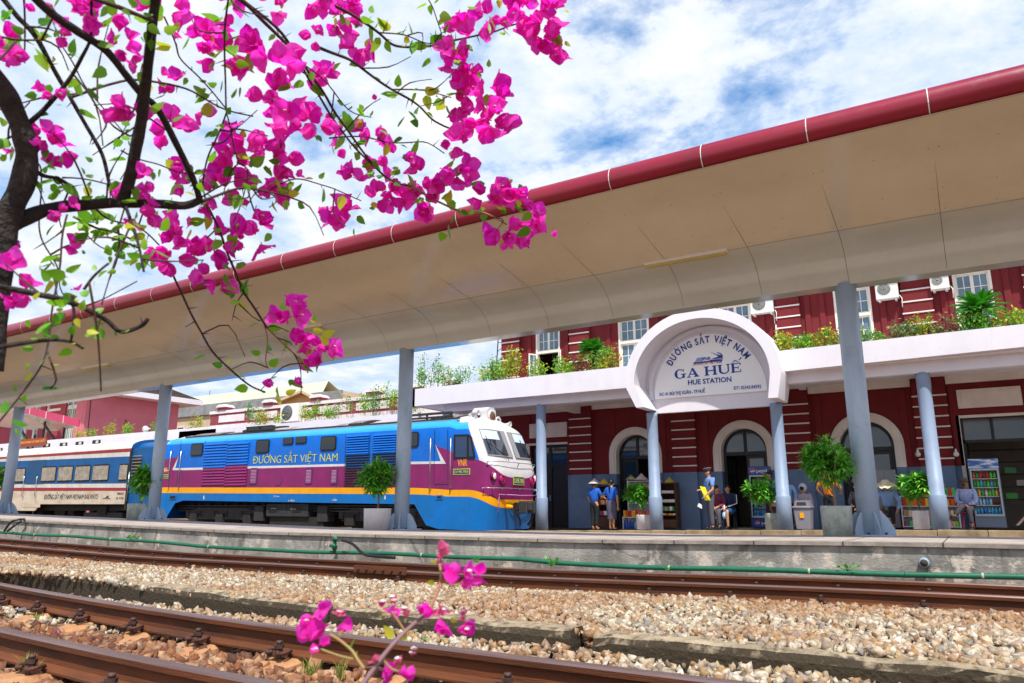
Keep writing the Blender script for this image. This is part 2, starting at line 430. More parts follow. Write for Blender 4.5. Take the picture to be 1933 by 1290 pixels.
# mossy kerb between the tracks
def moss_mat():
    m = mat('mossy_concrete', '#a8977c', '#857660', rough=.95, ns=5, bump=.7, bs=35)
    t = m.node_tree; p = t.nodes["Principled BSDF"]; old = p.inputs['Base Color'].links[0].from_socket
    tcn = t.nodes.new("ShaderNodeTexCoord"); s = t.nodes.new("ShaderNodeSeparateXYZ"); t.links.new(tcn.outputs['Object'], s.inputs[0])
    nn = t.nodes.new("ShaderNodeTexNoise"); nn.inputs['Scale'].default_value = 11; nn.inputs['Detail'].default_value = 8; nn.inputs['Roughness'].default_value = .7
    t.links.new(tcn.outputs['Object'], nn.inputs[0])
    # black growth on the faces that stay damp (upright), light crust on the walked-on top
    ge = t.nodes.new("ShaderNodeNewGeometry"); s2 = t.nodes.new("ShaderNodeSeparateXYZ"); t.links.new(ge.outputs['True Normal'], s2.inputs[0])
    mm = t.nodes.new("ShaderNodeMath"); mm.operation = 'MULTIPLY_ADD'; mm.inputs[1].default_value = -.36; mm.inputs[2].default_value = .36; t.links.new(s2.outputs[2], mm.inputs[0])
    ad = t.nodes.new("ShaderNodeMath"); ad.operation = 'ADD'; t.links.new(mm.outputs[0], ad.inputs[0]); t.links.new(nn.outputs[0], ad.inputs[1])
    r = t.nodes.new("ShaderNodeValToRGB"); r.color_ramp.elements[0].position = .48; r.color_ramp.elements[1].position = .66; t.links.new(ad.outputs[0], r.inputs[0])
    mi = t.nodes.new("ShaderNodeMix"); mi.data_type = 'RGBA'; t.links.new(r.outputs[0], mi.inputs[0]); t.links.new(old, mi.inputs[6])
    mi.inputs[7].default_value = (*lin('#3b3122'), 1)
    t.links.new(mi.outputs[2], p.inputs['Base Color']); return m
M_moss = moss_mat()
def kerb_seg(x0, x1, label):
    mb = MB(); n = max(3, int((x1-x0)/.12)); vs_ = []
    for i in range(n+1):
        x = x0+(x1-x0)*i/n; w1 = (noise.noise(Vector((x*2.3, 0, 1)))*.03); w2 = noise.noise(Vector((x*3.1, 4, 1)))*.02; w3 = noise.noise(Vector((x*7, 9, 2)))*.012
        yb = 4.27 + .0035*(x+1.5)**2*(1 if x < -1.5 else 0); zt = -.735 + .0135*max(0, -x-4)
        if x0 > -2.2 and x < -1.9: zt -= .03
        vs_ += [(x, yb+w1, -1.0), (x, yb+w1+w3, zt-.05), (x, yb+.02+w1-w3, zt+w2-.012), (x, yb+.05+w1, zt+w2), (x, yb+.17, zt+w2*.5+.003), (x, yb+.20, zt-.02), (x, yb+.21, -1.0)]
    fs = []
    for i in range(n):
        for k in range(6): fs.append((i*7+k, (i+1)*7+k, (i+1)*7+k+1, i*7+k+1))
    fs += [tuple(range(7)), tuple(n*7+k for k in reversed(range(7)))]
    mb.add(vs_, fs, M_moss); o = mb.build('concrete_kerb'); tag(o, label, 'kerb', 'mossy kerb pieces between the tracks')
xa, xb = XY(1075, 4.3), XY(1115, 4.3)
kerb_seg(-45, -4.2, 'long mossy concrete kerb between the tracks, left of the cracked piece')
kerb_seg(-4.17, xa, 'mossy kerb piece behind the pink sprig, ending at the broken gap')
kerb_seg(xb, 8, 'blackened kerb piece right of the broken gap, edging the pale ballast')

# ---- platform walls and slabs ----
def wall_mat():
    m = mat('stained_platform_wall', '#a39d94', '#77746e', rough=.92, ns=1.1, lo=.42, hi=.6, bump=.4, bs=25, stretch=(1, 1, 1.6))
    t = m.node_tree; p = t.nodes["Principled BSDF"]; old = p.inputs['Base Color'].links[0].from_socket
    tcn = t.nodes.new("ShaderNodeTexCoord"); mpn = t.nodes.new("ShaderNodeMapping"); mpn.inputs['Scale'].default_value = (4.2, 1, .55); t.links.new(tcn.outputs['Object'], mpn.inputs[0])
    n = t.nodes.new("ShaderNodeTexNoise"); n.inputs['Scale'].default_value = 1.3; n.inputs['Detail'].default_value = 6; t.links.new(mpn.outputs[0], n.inputs[0])
    r = t.nodes.new("ShaderNodeValToRGB"); r.color_ramp.elements[0].position = .55; r.color_ramp.elements[1].position = .72; t.links.new(n.outputs[0], r.inputs[0])
    mi = t.nodes.new("ShaderNodeMix"); mi.data_type = 'RGBA'; t.links.new(r.outputs[0], mi.inputs[0]); t.links.new(old, mi.inputs[6]); mi.inputs[7].default_value = (*lin('#4f4a42'), 1)
    n3 = t.nodes.new("ShaderNodeTexNoise"); n3.inputs['Scale'].default_value = 2.6; n3.inputs['Detail'].default_value = 9; n3.inputs['Roughness'].default_value = .7; t.links.new(tcn.outputs['Object'], n3.inputs[0])
    r3 = t.nodes.new("ShaderNodeValToRGB"); r3.color_ramp.elements[0].position = .54; r3.color_ramp.elements[1].position = .60; t.links.new(n3.outputs[0], r3.inputs[0])
    mi3 = t.nodes.new("ShaderNodeMix"); mi3.data_type = 'RGBA'; t.links.new(r3.outputs[0], mi3.inputs[0]); t.links.new(mi.outputs[2], mi3.inputs[6]); mi3.inputs[7].default_value = (*lin('#c3b6a8'), 1)
    vr = t.nodes.new("ShaderNodeTexVoronoi"); vr.feature = 'DISTANCE_TO_EDGE'; vr.inputs['Scale'].default_value = .42
    nd = t.nodes.new("ShaderNodeMix"); nd.data_type = 'RGBA'; nd.inputs[0].default_value = .25; t.links.new(tcn.outputs['Object'], nd.inputs[6]); t.links.new(n3.outputs[1], nd.inputs[7]); t.links.new(nd.outputs[2], vr.inputs[0])
    rv = t.nodes.new("ShaderNodeValToRGB"); rv.color_ramp.elements[0].position = .004; rv.color_ramp.elements[0].color = (.2, .18, .16, 1); rv.color_ramp.elements[1].position = .012; t.links.new(vr.outputs[0], rv.inputs[0])
    mu = t.nodes.new("ShaderNodeMix"); mu.data_type = 'RGBA'; mu.blend_type = 'MULTIPLY'; mu.inputs[0].default_value = .5; t.links.new(mi3.outputs[2], mu.inputs[6]); t.links.new(rv.outputs[0], mu.inputs[7])
    t.links.new(mu.outputs[2], p.inputs['Base Color']); return m
M_wall = wall_mat()
M_pave = mat('paving', '#b3a7a0', '#968b84', rough=.7, ns=2.2, lo=.4, hi=.65, bump=.1, bs=30)
M_cope = mat('coping_stone', '#a0958a', '#7d746b', rough=.85, ns=4, bump=.3, bs=40)
M_joint = mat('dark_joint', '#3d3833', rough=.95)
ip = thing('island_platform', 'low concrete island platform with a stained wall and stone coping', 'platform', (0, 9.7, -.44)); ip['kind'] = 'structure'
mb = MB()
xs = list(np.arange(-60, 16.1, 1.0))
def strip(mb, ya, za, yb, zb, m, x0=-60, x1=16, st=1.0):
    xs = np.arange(x0, x1+.01, st); vs_ = []
    for x in xs: vs_ += [(x, ya, za+rise(x)), (x, yb, zb+rise(x))]
    mb.add(vs_, [(2*i, 2*i+2, 2*i+3, 2*i+1) for i in range(len(xs)-1)], m)
strip(mb, 9.7, -1.05, 9.7, -.432, M_wall); strip(mb, 13.25, -.43, 13.25, -1.2, M_wall)
mb.build('wall', ip)
mb = MB()
strip(mb, 9.66, -.432, 9.66, -.388, M_cope); strip(mb, 9.66, -.388, 10.06, -.393, M_cope); strip(mb, 9.702, -.432, 9.66, -.432, M_cope)
mb.build('coping', ip)
mb = MB(); strip(mb, 10.06, -.393, 13.25, -.430, M_pave)
x = 14.
while x > -40:
    z = -.4225 + rise(x)
    mb.add([(x, 9.665, z+.0365), (x+.012, 9.665, z+.0365), (x+.012, 13.2, z-.005), (x, 13.2, z-.005)], [(0, 1, 2, 3)], M_joint); mb.box(x, 9.655, -.43+rise(x), x+.014, 9.66, z+.035, M_joint); x -= 1.02
mb.build('paving', ip)
# station platform with its step
sp = thing('station_platform', 'raised station platform with a worn stone step below the porch', 'platform', (0, 21, -.8)); sp['kind'] = 'structure'
M_step = mat('step_stone', '#a08a68', '#6d5a44', rough=.85, ns=3, lo=.35, hi=.7, bump=.4, bs=30)
mb = MB()
mb.add([(-60, 20.6, -.76), (20, 20.6, -.76), (20, 21.25, -.76), (-60, 21.25, -.76)], [(0, 1, 2, 3)], M_pave)
mb.add([(-60, 20.6, -1.3), (20, 20.6, -1.3), (20, 20.6, -.76), (-60, 20.6, -.76)], [(0, 1, 2, 3)], M_wall)
mb.build('apron', sp)
FLZ = -.62
def flz(x): return -.545 + .0165*min(0, x)        # the floor falls gently to the left
x = 14.
while x > -22:
    wdt = 1.05; mb = MB(); mb.box(x-wdt+.012, 21.25, -1.0, x, 21.62, flz(x-wdt/2), M_step); mb.build('step_block', sp, bevel=.012); x -= wdt
mb = MB(); mb.add([(-60, 21.62, flz(-60)-.003), (20, 21.62, flz(0)-.003), (20, 25.3, flz(0)-.003), (-60, 25.3, flz(-60)-.003)], [(0, 1, 2, 3)], M_pave); mb.build('porch_floor', sp)

# loco track bed
mb = MB(); mb.add([(-60, 13.25, -1.05), (20, 13.25, -1.05), (20, 20.6, -1.05), (-60, 20.6, -1.05)], [(0, 1, 2, 3)], M_rust_ballbase); 
struct(mb.build('track_bed'))
for lb, yy in (('nearer rail under the blue locomotive, mostly behind the platform', 17.85), ('farther rail under the blue locomotive, mostly behind the platform', 18.85)):
    mb = MB(); mb.box(-60, yy-.035, -.98, 14, yy+.035, -.84, M_rail); tag(mb.build('rail'), lb, 'rail')

# green water pipe
M_green = mat('green_pipe', '#0c6b4e', '#0a553e', rough=.5, ns=5, lo=.3, hi=.8, grime=.5, gs=2)
M_hose = mat('black_hose', '#15151a', rough=.4)
pp = thing('water_pipe', 'long green water pipe running along the foot of the platform wall', 'pipe', (0, 9.5, -.75))
P = []
for i in range(90):
    x = -44+i*.6
    P.append((x, 9.55+.02*math.sin(x*1.3), -.715+rise(x)+.012*math.sin(x*.7)+.008*math.sin(x*2.1) + (.03 if x < -5.5 else -.0)))
mb = MB(); mb.tube(P, .032, M_green, 10); mb.build('pipe', pp)
M_band = mat('pipe_band', '#a8a890', rough=.5)
for k, px in enumerate((80, 225, 405, 530, 800, 1255, 1513, 1690, 1830)):
    x = XY(px, 9.55); z = interp([(p[0], p[2]) for p in P], x)
    mb = MB(); mb.lathe((x, 9.55+.02*math.sin(x*1.3), z), [(.035, -.012), (.035, .012)], M_green if px in (1690, 530, 1055) else M_band, 12, 'x'); mb.build('coupling', pp)
sx = XY(636, 9.5)
st = thing('standpipe_valve', 'green standpipe with red-brown tap against the platform wall', 'valve', (sx, 9.5, -.7))
mb = MB(); zz = AY(636, 1046, 9.5).z
mb.tube([(sx, 9.53, zz), (sx, 9.53, zz+.28)], .03, M_green, 10); mb.lathe((sx, 9.53, zz+.1), [(.045, -.03), (.045, .03)], M_green, 10); mb.lathe((sx, 9.53, zz+.24), [(.042, -.03), (.042, .04)], M_green, 10)
mb.tube([(sx-.07, 9.5, zz+.13), (sx+.05, 9.5, zz+.13)], .025, M_green, 8); mb.build('body', st)
mb = MB(); mb.tube([(sx, 9.5, zz+.24), (sx+.09, 9.5, zz+.24)], .026, M_green, 8); mb.build('outlet', st)
def hose(pts, lab):
    mb = MB(); mb.tube(catmull([AY(a, b_, y) for a, b_, y in pts], 8), .024, M_hose, 8); tag(mb.build('hose'), lab, 'hose', 'black hoses by the platform wall')
hose([(646, 1020, 9.45), (665, 1027, 9.4), (685, 1045, 9.3), (705, 1050, 9.2), (745, 1053, 9.15)], 'black ribbed hose leading from the green standpipe down to the rail')
hose([(8, 1003, 9.4), (22, 985, 9.4), (44, 980, 9.6), (46, 984, 9.6)], 'upper loop of black hose over the green pipe at the left edge')
hose([(14, 1003, 9.4), (28, 992, 9.4), (40, 984, 9.6)], 'lower loop of black hose over the green pipe at the left edge')
mb = MB(); c = AY(1745, 1062, 9.69); mb.lathe((c.x, 9.6, c.z), [(.045, 0), (.055, .03), (.055, .12)], mat('grey_plastic', '#8fa0b0', rough=.5), 14, 'y'); mb.lathe((c.x, 9.595, c.z), [(.04, 0), (.04, .006)], MATS['dark_joint'], 14, 'y')
tag(mb.build('drain_spout'), 'grey plastic drain spout sticking out of the patched wall', 'pipe')

# ---- ballast stones ----
def hulls(k, npt, seed, flat=.75):
    out = []; r = random.Random(seed)
    for _ in range(k):
        bm = bmesh.new()
        sx_, sy_, sz_ = r.uniform(.7, 1.0), r.uniform(.5, .8), r.uniform(.35, .62)
        for _i in range(npt):
            # a broken block: jittered box corners with a few knocked in
            q = [(_i & 1)*2-1, ((_i >> 1) & 1)*2-1, ((_i >> 2) & 1)*2-1] if _i < 8 else [r.uniform(-1, 1), r.uniform(-1, 1), r.choice((-1.15, 1.15))]
            kk = r.uniform(.45, 1.0) if r.random() < .75 else r.uniform(.15, .4)
            bm.verts.new(Vector((q[0]*sx_*kk+r.gauss(0, .12), q[1]*sy_*(kk*.6+.4)+r.gauss(0, .12), q[2]*sz_*(kk*.5+.5)+r.gauss(0, .1))))
        bmesh.ops.convex_hull(bm, input=bm.verts)
        bmesh.ops.delete(bm, geom=[v for v in bm.verts if not v.link_faces], context='VERTS')
        bmesh.ops.triangulate(bm, faces=bm.faces)
        bm.verts.index_update()
        out.append((np.array([v.co[:] for v in bm.verts]), np.array([[v.index for v in f.verts] for f in bm.faces])))
        bm.free()
    return out
def scatter_mesh(name, pos, size, m, hl, seed, tilt=1.0):
    rg = np.random.RandomState(seed); n = len(pos); ang = rg.rand(n, 3)*np.array([2*np.pi*tilt, 2*np.pi*tilt, 2*np.pi]); which = rg.randint(0, len(hl), n)
    V = []; F = []; off = 0
    for k, (hv, hf) in enumerate(hl):
        idx = np.where(which == k)[0]
        if not len(idx): continue
        a, b_, c = ang[idx, 0], ang[idx, 1], ang[idx, 2]
        ca, sa, cb_, sb, cc, sc_ = np.cos(a), np.sin(a), np.cos(b_), np.sin(b_), np.cos(c), np.sin(c)
        Rm = np.empty((len(idx), 3, 3))
        Rm[:, 0, 0] = cb_*cc; Rm[:, 0, 1] = sa*sb*cc-ca*sc_; Rm[:, 0, 2] = ca*sb*cc+sa*sc_
        Rm[:, 1, 0] = cb_*sc_; Rm[:, 1, 1] = sa*sb*sc_+ca*cc; Rm[:, 1, 2] = ca*sb*sc_-sa*cc
        Rm[:, 2, 0] = -sb; Rm[:, 2, 1] = sa*cb_; Rm[:, 2, 2] = ca*cb_
        v = np.einsum('nij,vj->nvi', Rm, hv)*size[idx][:, None, None] + pos[idx][:, None, :]
        f = hf[None]+(np.arange(len(idx))*len(hv))[:, None, None]+off
        V.append(v.reshape(-1, 3)); F.append(f.reshape(-1, 3)); off += len(idx)*len(hv)
    V = np.concatenate(V); F = np.concatenate(F)
    me = bpy.data.meshes.new(name); me.vertices.add(len(V)); me.vertices.foreach_set('co', V.ravel())
    me.loops.add(F.size); me.loops.foreach_set('vertex_index', F.ravel().astype(np.int32))
    me.polygons.add(len(F)); me.polygons.foreach_set('loop_start', np.arange(0, F.size, 3, dtype=np.int32)); me.polygons.foreach_set('loop_total', np.full(len(F), 3, dtype=np.int32))
    me.materials.append(m); me.update(calc_edges=True)
    o = bpy.data.objects.new(name, me); COL.objects.link(o); WLOC[o.name] = Vector((0, 0, 0)); return o
def stone_mat(name, ramp, dirt, dirtmix, x_white=None):
    m = bpy.data.materials.new(name); m.use_nodes = True; t = m.node_tree; p = t.nodes["Principled BSDF"]; p.inputs['Roughness'].default_value = .85
    g_ = t.nodes.new("ShaderNodeNewGeometry"); r = t.nodes.new("ShaderNodeValToRGB"); t.links.new(g_.outputs['Random Per Island'], r.inputs[0])
    els = r.color_ramp.elements
    for i, c in enumerate(ramp):
        pos = i/(len(ramp)-1); e = els[0] if i == 0 else (els[len(els)-1] if i == len(ramp)-1 else els.new(pos)); e.position = pos; e.color = (*lin(c), 1)
    tcn = t.nodes.new("ShaderNodeTexCoord"); n = t.nodes.new("ShaderNodeTexNoise"); n.inputs['Scale'].default_value = .55; n.inputs['Detail'].default_value = 5; t.links.new(tcn.outputs['Object'], n.inputs[0])
    rr = t.nodes.new("ShaderNodeValToRGB"); rr.color_ramp.elements[0].position = .44; rr.color_ramp.elements[1].position = .58; t.links.new(n.outputs[0], rr.inputs[0])
    mi = t.nodes.new("ShaderNodeMix"); mi.data_type = 'RGBA'; mf = t.nodes.new("ShaderNodeMath"); mf.operation = 'MULTIPLY'; mf.inputs[1].default_value = dirtmix; t.links.new(rr.outputs[0], mf.inputs[0]); t.links.new(mf.outputs[0], mi.inputs[0])
    t.links.new(r.outputs[0], mi.inputs[6]); mi.inputs[7].default_value = (*lin(dirt), 1)
    n2 = t.nodes.new("ShaderNodeTexNoise"); n2.inputs['Scale'].default_value = 45; n2.inputs['Detail'].default_value = 4; t.links.new(tcn.outputs['Object'], n2.inputs[0])
    r2 = t.nodes.new("ShaderNodeValToRGB"); r2.color_ramp.elements[0].position = .3; r2.color_ramp.elements[0].color = (.42, .36, .29, 1); r2.color_ramp.elements[1].position = .62; r2.color_ramp.elements[1].color = (.94, .92, .88, 1); t.links.new(n2.outputs[0], r2.inputs[0])
    mu = t.nodes.new("ShaderNodeMix"); mu.data_type = 'RGBA'; mu.blend_type = 'MULTIPLY'; mu.inputs[0].default_value = .8; t.links.new(mi.outputs[2], mu.inputs[6]); t.links.new(r2.outputs[0], mu.inputs[7])
    t.links.new(mu.outputs[2], p.inputs['Base Color']); return m
HL = hulls(36, 10, 3, .8)
HLs = hulls(14, 8, 5)
M_st1 = stone_mat('pale_stone', ['#c6bca8', '#a98658', '#d6cfc2', '#8a623c', '#c2ae8a', '#8a8884', '#a87c4c', '#dad4c8', '#5f4836', '#b8ad9a', '#c8bca4', '#cfc6b6', '#98805c', '#a29c92'], '#9c6c40', .55)
M_st2 = stone_mat('rusty_stone', ['#84502f', '#9c6844', '#5f3a28', '#b98a62', '#70442b', '#c9a684', '#8a5234', '#4a2f24', '#9a6c4c', '#a8927c'], '#74412a', .4)
rg = np.random.RandomState(11)
def sc_region(n, x0, x1, y0, y1, zf, s0, s1, bias=1.5, layers=1):
    # denser towards the camera side of x
    u = rg.rand(n)**bias; x = x1+(x0-x1)*u; y = y0+(y1-y0)*rg.rand(n); s = s0+(s1-s0)*rg.rand(n)**1.6
    z = zf(x, y)+rg.rand(n)*.022; return np.stack([x, y, z], 1), s
def zmid(x, y):
    # heap behind the kerb, falls a little to the back track
    a = np.clip((y-4.4)/2.7, 0, 1)
    return -.76 - .075*a + .022*np.sin(x*1.7+y*2)*np.sin(y*3.1) + risev(x)*a + .0135*np.maximum(0, -x-4)*(1-a)*.9
far = risev
p1, s1 = sc_region(58000, -26, 2.6, 4.36, 7.2, zmid, .014, .048, 1.35)
scatter_mesh('ballast_gravel', p1, s1, M_st1, HL, 1)['kind'] = 'stuff'
bpy.data.objects['ballast_gravel']['label'] = 'pale cream and tan ballast heaped between the mossy kerb and back track'
p1, s1 = sc_region(9500, -14, 1.5, 3.36, 4.28, lambda x, y: -.895+.035*(y-3.36)+.01*np.sin(x*5), .018, .046, 1.3)
o = scatter_mesh('ballast_gravel', p1, s1, M_st1, HL, 2); o['kind'] = 'stuff'; o['label'] = 'strip of cream ballast between the front track and the mossy kerb'
p1, s1 = sc_region(12000, -14, 1.5, 2.30, 3.24, lambda x, y: -.905+.012*np.sin(x*8)+0*y, .016, .058, 1.2)
o = scatter_mesh('ballast_gravel', p1, s1, M_st2, HL, 3); o['kind'] = 'stuff'; o['label'] = 'rust-red stones lying between the two rails of the front track'
p1, s1 = sc_region(9000, -7, .5, 1.2, 2.26, lambda x, y: -.905+0*x, .012, .056, 1.0)
o = scatter_mesh('ballast_gravel', p1, s1, M_st2, HL, 4); o['kind'] = 'stuff'; o['label'] = 'rust-red earth and stones in front of the nearest rail'
p1, s1 = sc_region(9000, -26, 2.6, 6.95, 7.42, lambda x, y: -.862+far(x), .014, .034, 1.3)
o = scatter_mesh('ballast_gravel', p1, s1, M_st2, HLs, 5); o['kind'] = 'stuff'; o['label'] = 'small rusty chips along the foot of the back track'
p1, s1 = sc_region(5000, -26, 2.6, 7.5, 9.6, lambda x, y: -.875+far(x), .018, .04, 1.3)
o = scatter_mesh('ballast_gravel', p1, s1, M_st2, HLs, 6); o['kind'] = 'stuff'; o['label'] = 'dark rusty ballast between the back track and the platform wall'

# litter on the track bed
def scrap(px, py, z, w_, h_, m, lab, cat='litter'):
    c = AZ(px, py, z); mb = MB(); a = rnd.uniform(0, 3.1); d = Vector((math.cos(a), math.sin(a), 0)); e = Vector((-d.y, d.x, 0)); n = 5; vs_ = []
    for i in range(n+1):
        for k in range(n+1):
            u, v = i/n-.5, k/n-.5; p = c+d*u*w_+e*v*h_; p.z += .012*math.sin(u*5+1)*math.cos(v*4)+.006*math.sin(u*13+v*9)+.012; vs_.append(p)
    mb.add(vs_, [(i*(n+1)+k, (i+1)*(n+1)+k, (i+1)*(n+1)+k+1, i*(n+1)+k+1) for i in range(n) for k in range(n)], m, True)
    o = mb.build('scrap', loc=c); tag(o, lab, cat); return o
M_paper = mat('dirty_paper', '#d9d3cc', '#b3a698', rough=.8, ns=20); M_slate = mat('slate_flake', '#4d5058', '#6a6d74', rough=.6, ns=20); M_fallen = mat('fallen_petal', '#d8409a', '#b84a80', rough=.8, ns=30)
scrap(352, 1208, -.86, .12, .05, M_paper, 'white crumpled wrapper beside a tan sleeper')
scrap(282, 1196, -.86, .07, .03, M_paper, 'pale flake between two sleepers left of the wrapper')
scrap(110, 1157, -.86, .11, .05, M_paper, 'pale grey cloth scrap between the leftmost sleepers')
scrap(42, 1153, -.838, .12, .07, M_slate, 'dark slate patch on the leftmost sleeper')
scrap(118, 1250, -.86, .10, .06, M_slate, 'dark grey flat stone in front of the nearest rail', 'stone')
scrap(182, 1171, -.86, .025, .02, M_fallen, 'fallen magenta petal beside a sleeper in the front track', 'petal')
scrap(108, 1197, -.86, .03, .025, M_fallen, 'fallen pink petal close to the nearest rail', 'petal')
scrap(160, 1275, -.87, .05, .03, M_paper, 'small white paper shred at the bottom left')
# grass tufts and weeds
M_grass = mat('grass_blade', '#7d9a2c', rough=.6, trans=.35, island=['#6f8f22', '#a6b54a', '#4f7d1e', '#b9a860'])
M_weed = mat('weed_leaf', '#3f8f1e', rough=.5, trans=.3, island=['#2f7d1a', '#55a52a', '#3c8c20'])
def tuft(c, n, h, lab):
    mb = MB(); c = Vector(c)
    for _ in range(n):
        a = rnd.uniform(0, 6.28); l = rnd.uniform(.4, 1)*h; o_ = Vector((rnd.gauss(0, .018), rnd.gauss(0, .018), 0)); d = Vector((math.cos(a), math.sin(a), 0)); wv = Vector((-d.y, d.x, 0))*.0022
        p0 = c+o_; p1_ = p0+d*l*.25+Vector((0, 0, l*.7)); p2 = p0+d*l*.65+Vector((0, 0, l))
        mb.add([p0-wv, p0+wv, p1_+wv, p1_-wv, p2], [(0, 1, 2, 3), (3, 2, 4)], M_grass)
    tag(mb.build('grass_tuft', loc=c), lab, 'grass')
tuft(AZ(50, 1275, -.87), 60, .12, 'green grass tuft beside the bolt in the lower left corner')
tuft(AZ(70, 1170, -.88), 26, .06, 'small grass tuft between the leftmost sleepers')
tuft(AZ(590, 1275, -.87), 40, .11, 'thin grass tuft before the rail under the pink sprig')
tuft(AZ(460, 1215, -.88), 30, .06, 'yellow-green tuft against the rail beside a sleeper')
tuft(AZ(640, 1282, -.87), 26, .12, 'pale grass blades right below the pink sprig')
tuft(AZ(240, 1285, -.87), 16, .13, 'few tall grass blades in front of the nearest rail')
def weed(c, n, r_, lab):
    mb = MB(); c = Vector(c)
    for _ in range(n):
        a = rnd.uniform(0, 6.28); d = Vector((math.cos(a), math.sin(a), rnd.uniform(.3, 1.6))).normalized(); q = c+d*rnd.uniform(.2, 1)*r_; s = rnd.uniform(.25, .45)*r_
        t1 = d.orthogonal().normalized()
        mb.add([q, q+d*s*.5+t1*s*.35, q+d*s, q+d*s*.5-t1*s*.35], [(0, 1, 2, 3)], M_weed)
        mb.tube([c, q], .0025, M_weed, 4)
    tag(mb.build('weed', loc=c), lab, 'weed')
for (px, py, n, r_, lab) in ((1040, 1070, 16, .14, 'leafy green weed growing at the pipe coupling behind the back rail'), (245, 1017, 18, .12, 'green weed behind the green pipe left of the standpipe'),
        (258, 1018, 14, .10, 'small leafy weed on the pipe, just right of another weed'), (1600, 1078, 12, .13, 'upright weed beside the wall near the white coupling'), (900, 1062, 14, .08, 'low weed on the pipe behind the pink sprig'), (1260, 1078, 8, .06, 'tiny weed below the pale pipe band')):
    weed(AY(px, py, 9.45), n, r_, lab)

# ================= PLATFORM CANOPY =================
M_soffit = mat('canopy_panel', '#ded2b8', '#d4c7ab', rough=.13, ns=.35, bump=.10, bs=.9, spec=.7, grime=.12, gs=.35)
M_soffit_refl = mat('canopy_panel_grey_reflection', '#c9c8bb', '#bdbbad', rough=.12, ns=.35, bump=.10, bs=.9, spec=.7, grime=.12, gs=.35)  # same panel finish; grey reflection on the curve put into the base colour
M_red = mat('red_edge_paint', '#96122f', '#850e29', rough=.3, ns=.6, coat=.2, grime=.3, gs=.6)
M_white = mat('white_trim', '#e8e4df', rough=.5)
M_cseam = mat('panel_gap', '#6e675c', rough=.9)
M_col = mat('blue_grey_paint', '#b2c3d6', '#a6b7cb', rough=.38, ns=.8, lo=.3, hi=.7, grime=.35, gs=1.2)
def cz(x): return .0105*min(0., x+2.)
cn = thing('platform_canopy', 'wide cream platform canopy with a rounded dark red front edge', 'canopy', (0, 12.9, 3.6))
sec = [(9.62, 4.66), (10.6, 4.46), (11.6, 4.30), (12.02, 4.235)]
cur = [(12.02, 4.235), (12.25, 4.18), (12.48, 4.08), (12.66, 3.94), (12.78, 3.80), (12.84, 3.68), (12.86, 3.62)]
flat = [(12.86, 3.62), (12.87, 3.585), (13.2, 3.585), (13.25, 3.60)]
def loft(mb, sec, m, x0=-60, x1=14, st=1.0, smooth=True, dz=0., dy=0.):
    xs = np.arange(x0, x1+.001, st); n = len(sec); vs_ = []
    for x in xs:
        for (y, z) in sec: vs_.append((x, y+dy, z+cz(x)+dz))
    mb.add(vs_, [(i*n+k, i*n+k+1, (i+1)*n+k+1, (i+1)*n+k) for i in range(len(xs)-1) for k in range(n-1)], m, smooth)
mb = MB(); loft(mb, sec, M_soffit); mb.build('upper_soffit', cn)
mb = MB(); loft(mb, cur, M_soffit_refl); mb.build('curved_soffit', cn)
mb = MB(); loft(mb, flat, M_soffit_refl, smooth=False); mb.build('beam_soffit', cn)
mb = MB(); loft(mb, [(13.25, 3.60), (13.25, 5.12), (9.7, 5.02)], M_soffit, smooth=False); mb.build('roof', cn)
# half round red edge
ed = [(9.62+.0-.19*math.sin(t)+.12, 4.85-.20*math.cos(t)) for t in [math.pi*k/10 for k in range(11)]]
ed = [(9.64, 4.655)] + ed + [(9.9, 5.06)]
mb = MB(); loft(mb, ed, M_red); mb.build('edge_tube', cn)
jx0 = XY(1585, 9.6)
mb = MB()
for k in range(-8, 42):
    x = jx0 - k*1.4
    if x < -58: break
    n = len(ed); vs_ = []
    for (y, z) in ed[1:-1]:
        dy = y-9.74; dzz = z-4.85; l = math.hypot(dy, dzz); f = 1+.006/l
        vs_ += [(x-.006, 9.74+dy*f, 4.85+dzz*f+cz(x)), (x+.006, 9.74+dy*f, 4.85+dzz*f+cz(x))]
    mb.add(vs_, [(2*i, 2*i+2, 2*i+3, 2*i+1) for i in range(len(vs_)//2-1)], M_white)
mb.build('edge_joint', cn)['kind'] = 'stuff'
mb = MB()
for k in range(-8, 42):
    x = jx0 - k*1.4
    if x < -58: break
    al = (sec[1:] + cur[1:]); gp = .0035 if k % 1 == 0 else .003
    wv = lambda q: .004*noise.noise(Vector((x, q*5, 0)))
    vs_ = []
    for i, (y, z) in enumerate(al):
        g2 = gp*(1 if i > 0 else .2)
        vs_ += [(x-g2, y, z-.003+cz(x)), (x+g2, y, z-.003+cz(x))]
    mb.add(vs_, [(2*i, 2*i+1, 2*i+3, 2*i+2) for i in range(len(al)-1)], M_cseam)
loft(mb, [(12.015, 4.231), (12.022, 4.230)], M_cseam)
mb.build('panel_joint', cn)['kind'] = 'stuff'
mb = MB()
for k in range(-6, 24):
    x = jx0 - k*1.4
    for (y, z) in ((10.3, 4.521), (11.3, 4.347), (11.9, 4.254)):
        for dx in (-.06, .06, .7):
            mb.lathe((x+dx, y, z+cz(x)-.006), [(.007, 0), (.007, .004)], M_cseam, 6)
mb.build('fixing', cn)['kind'] = 'stuff'
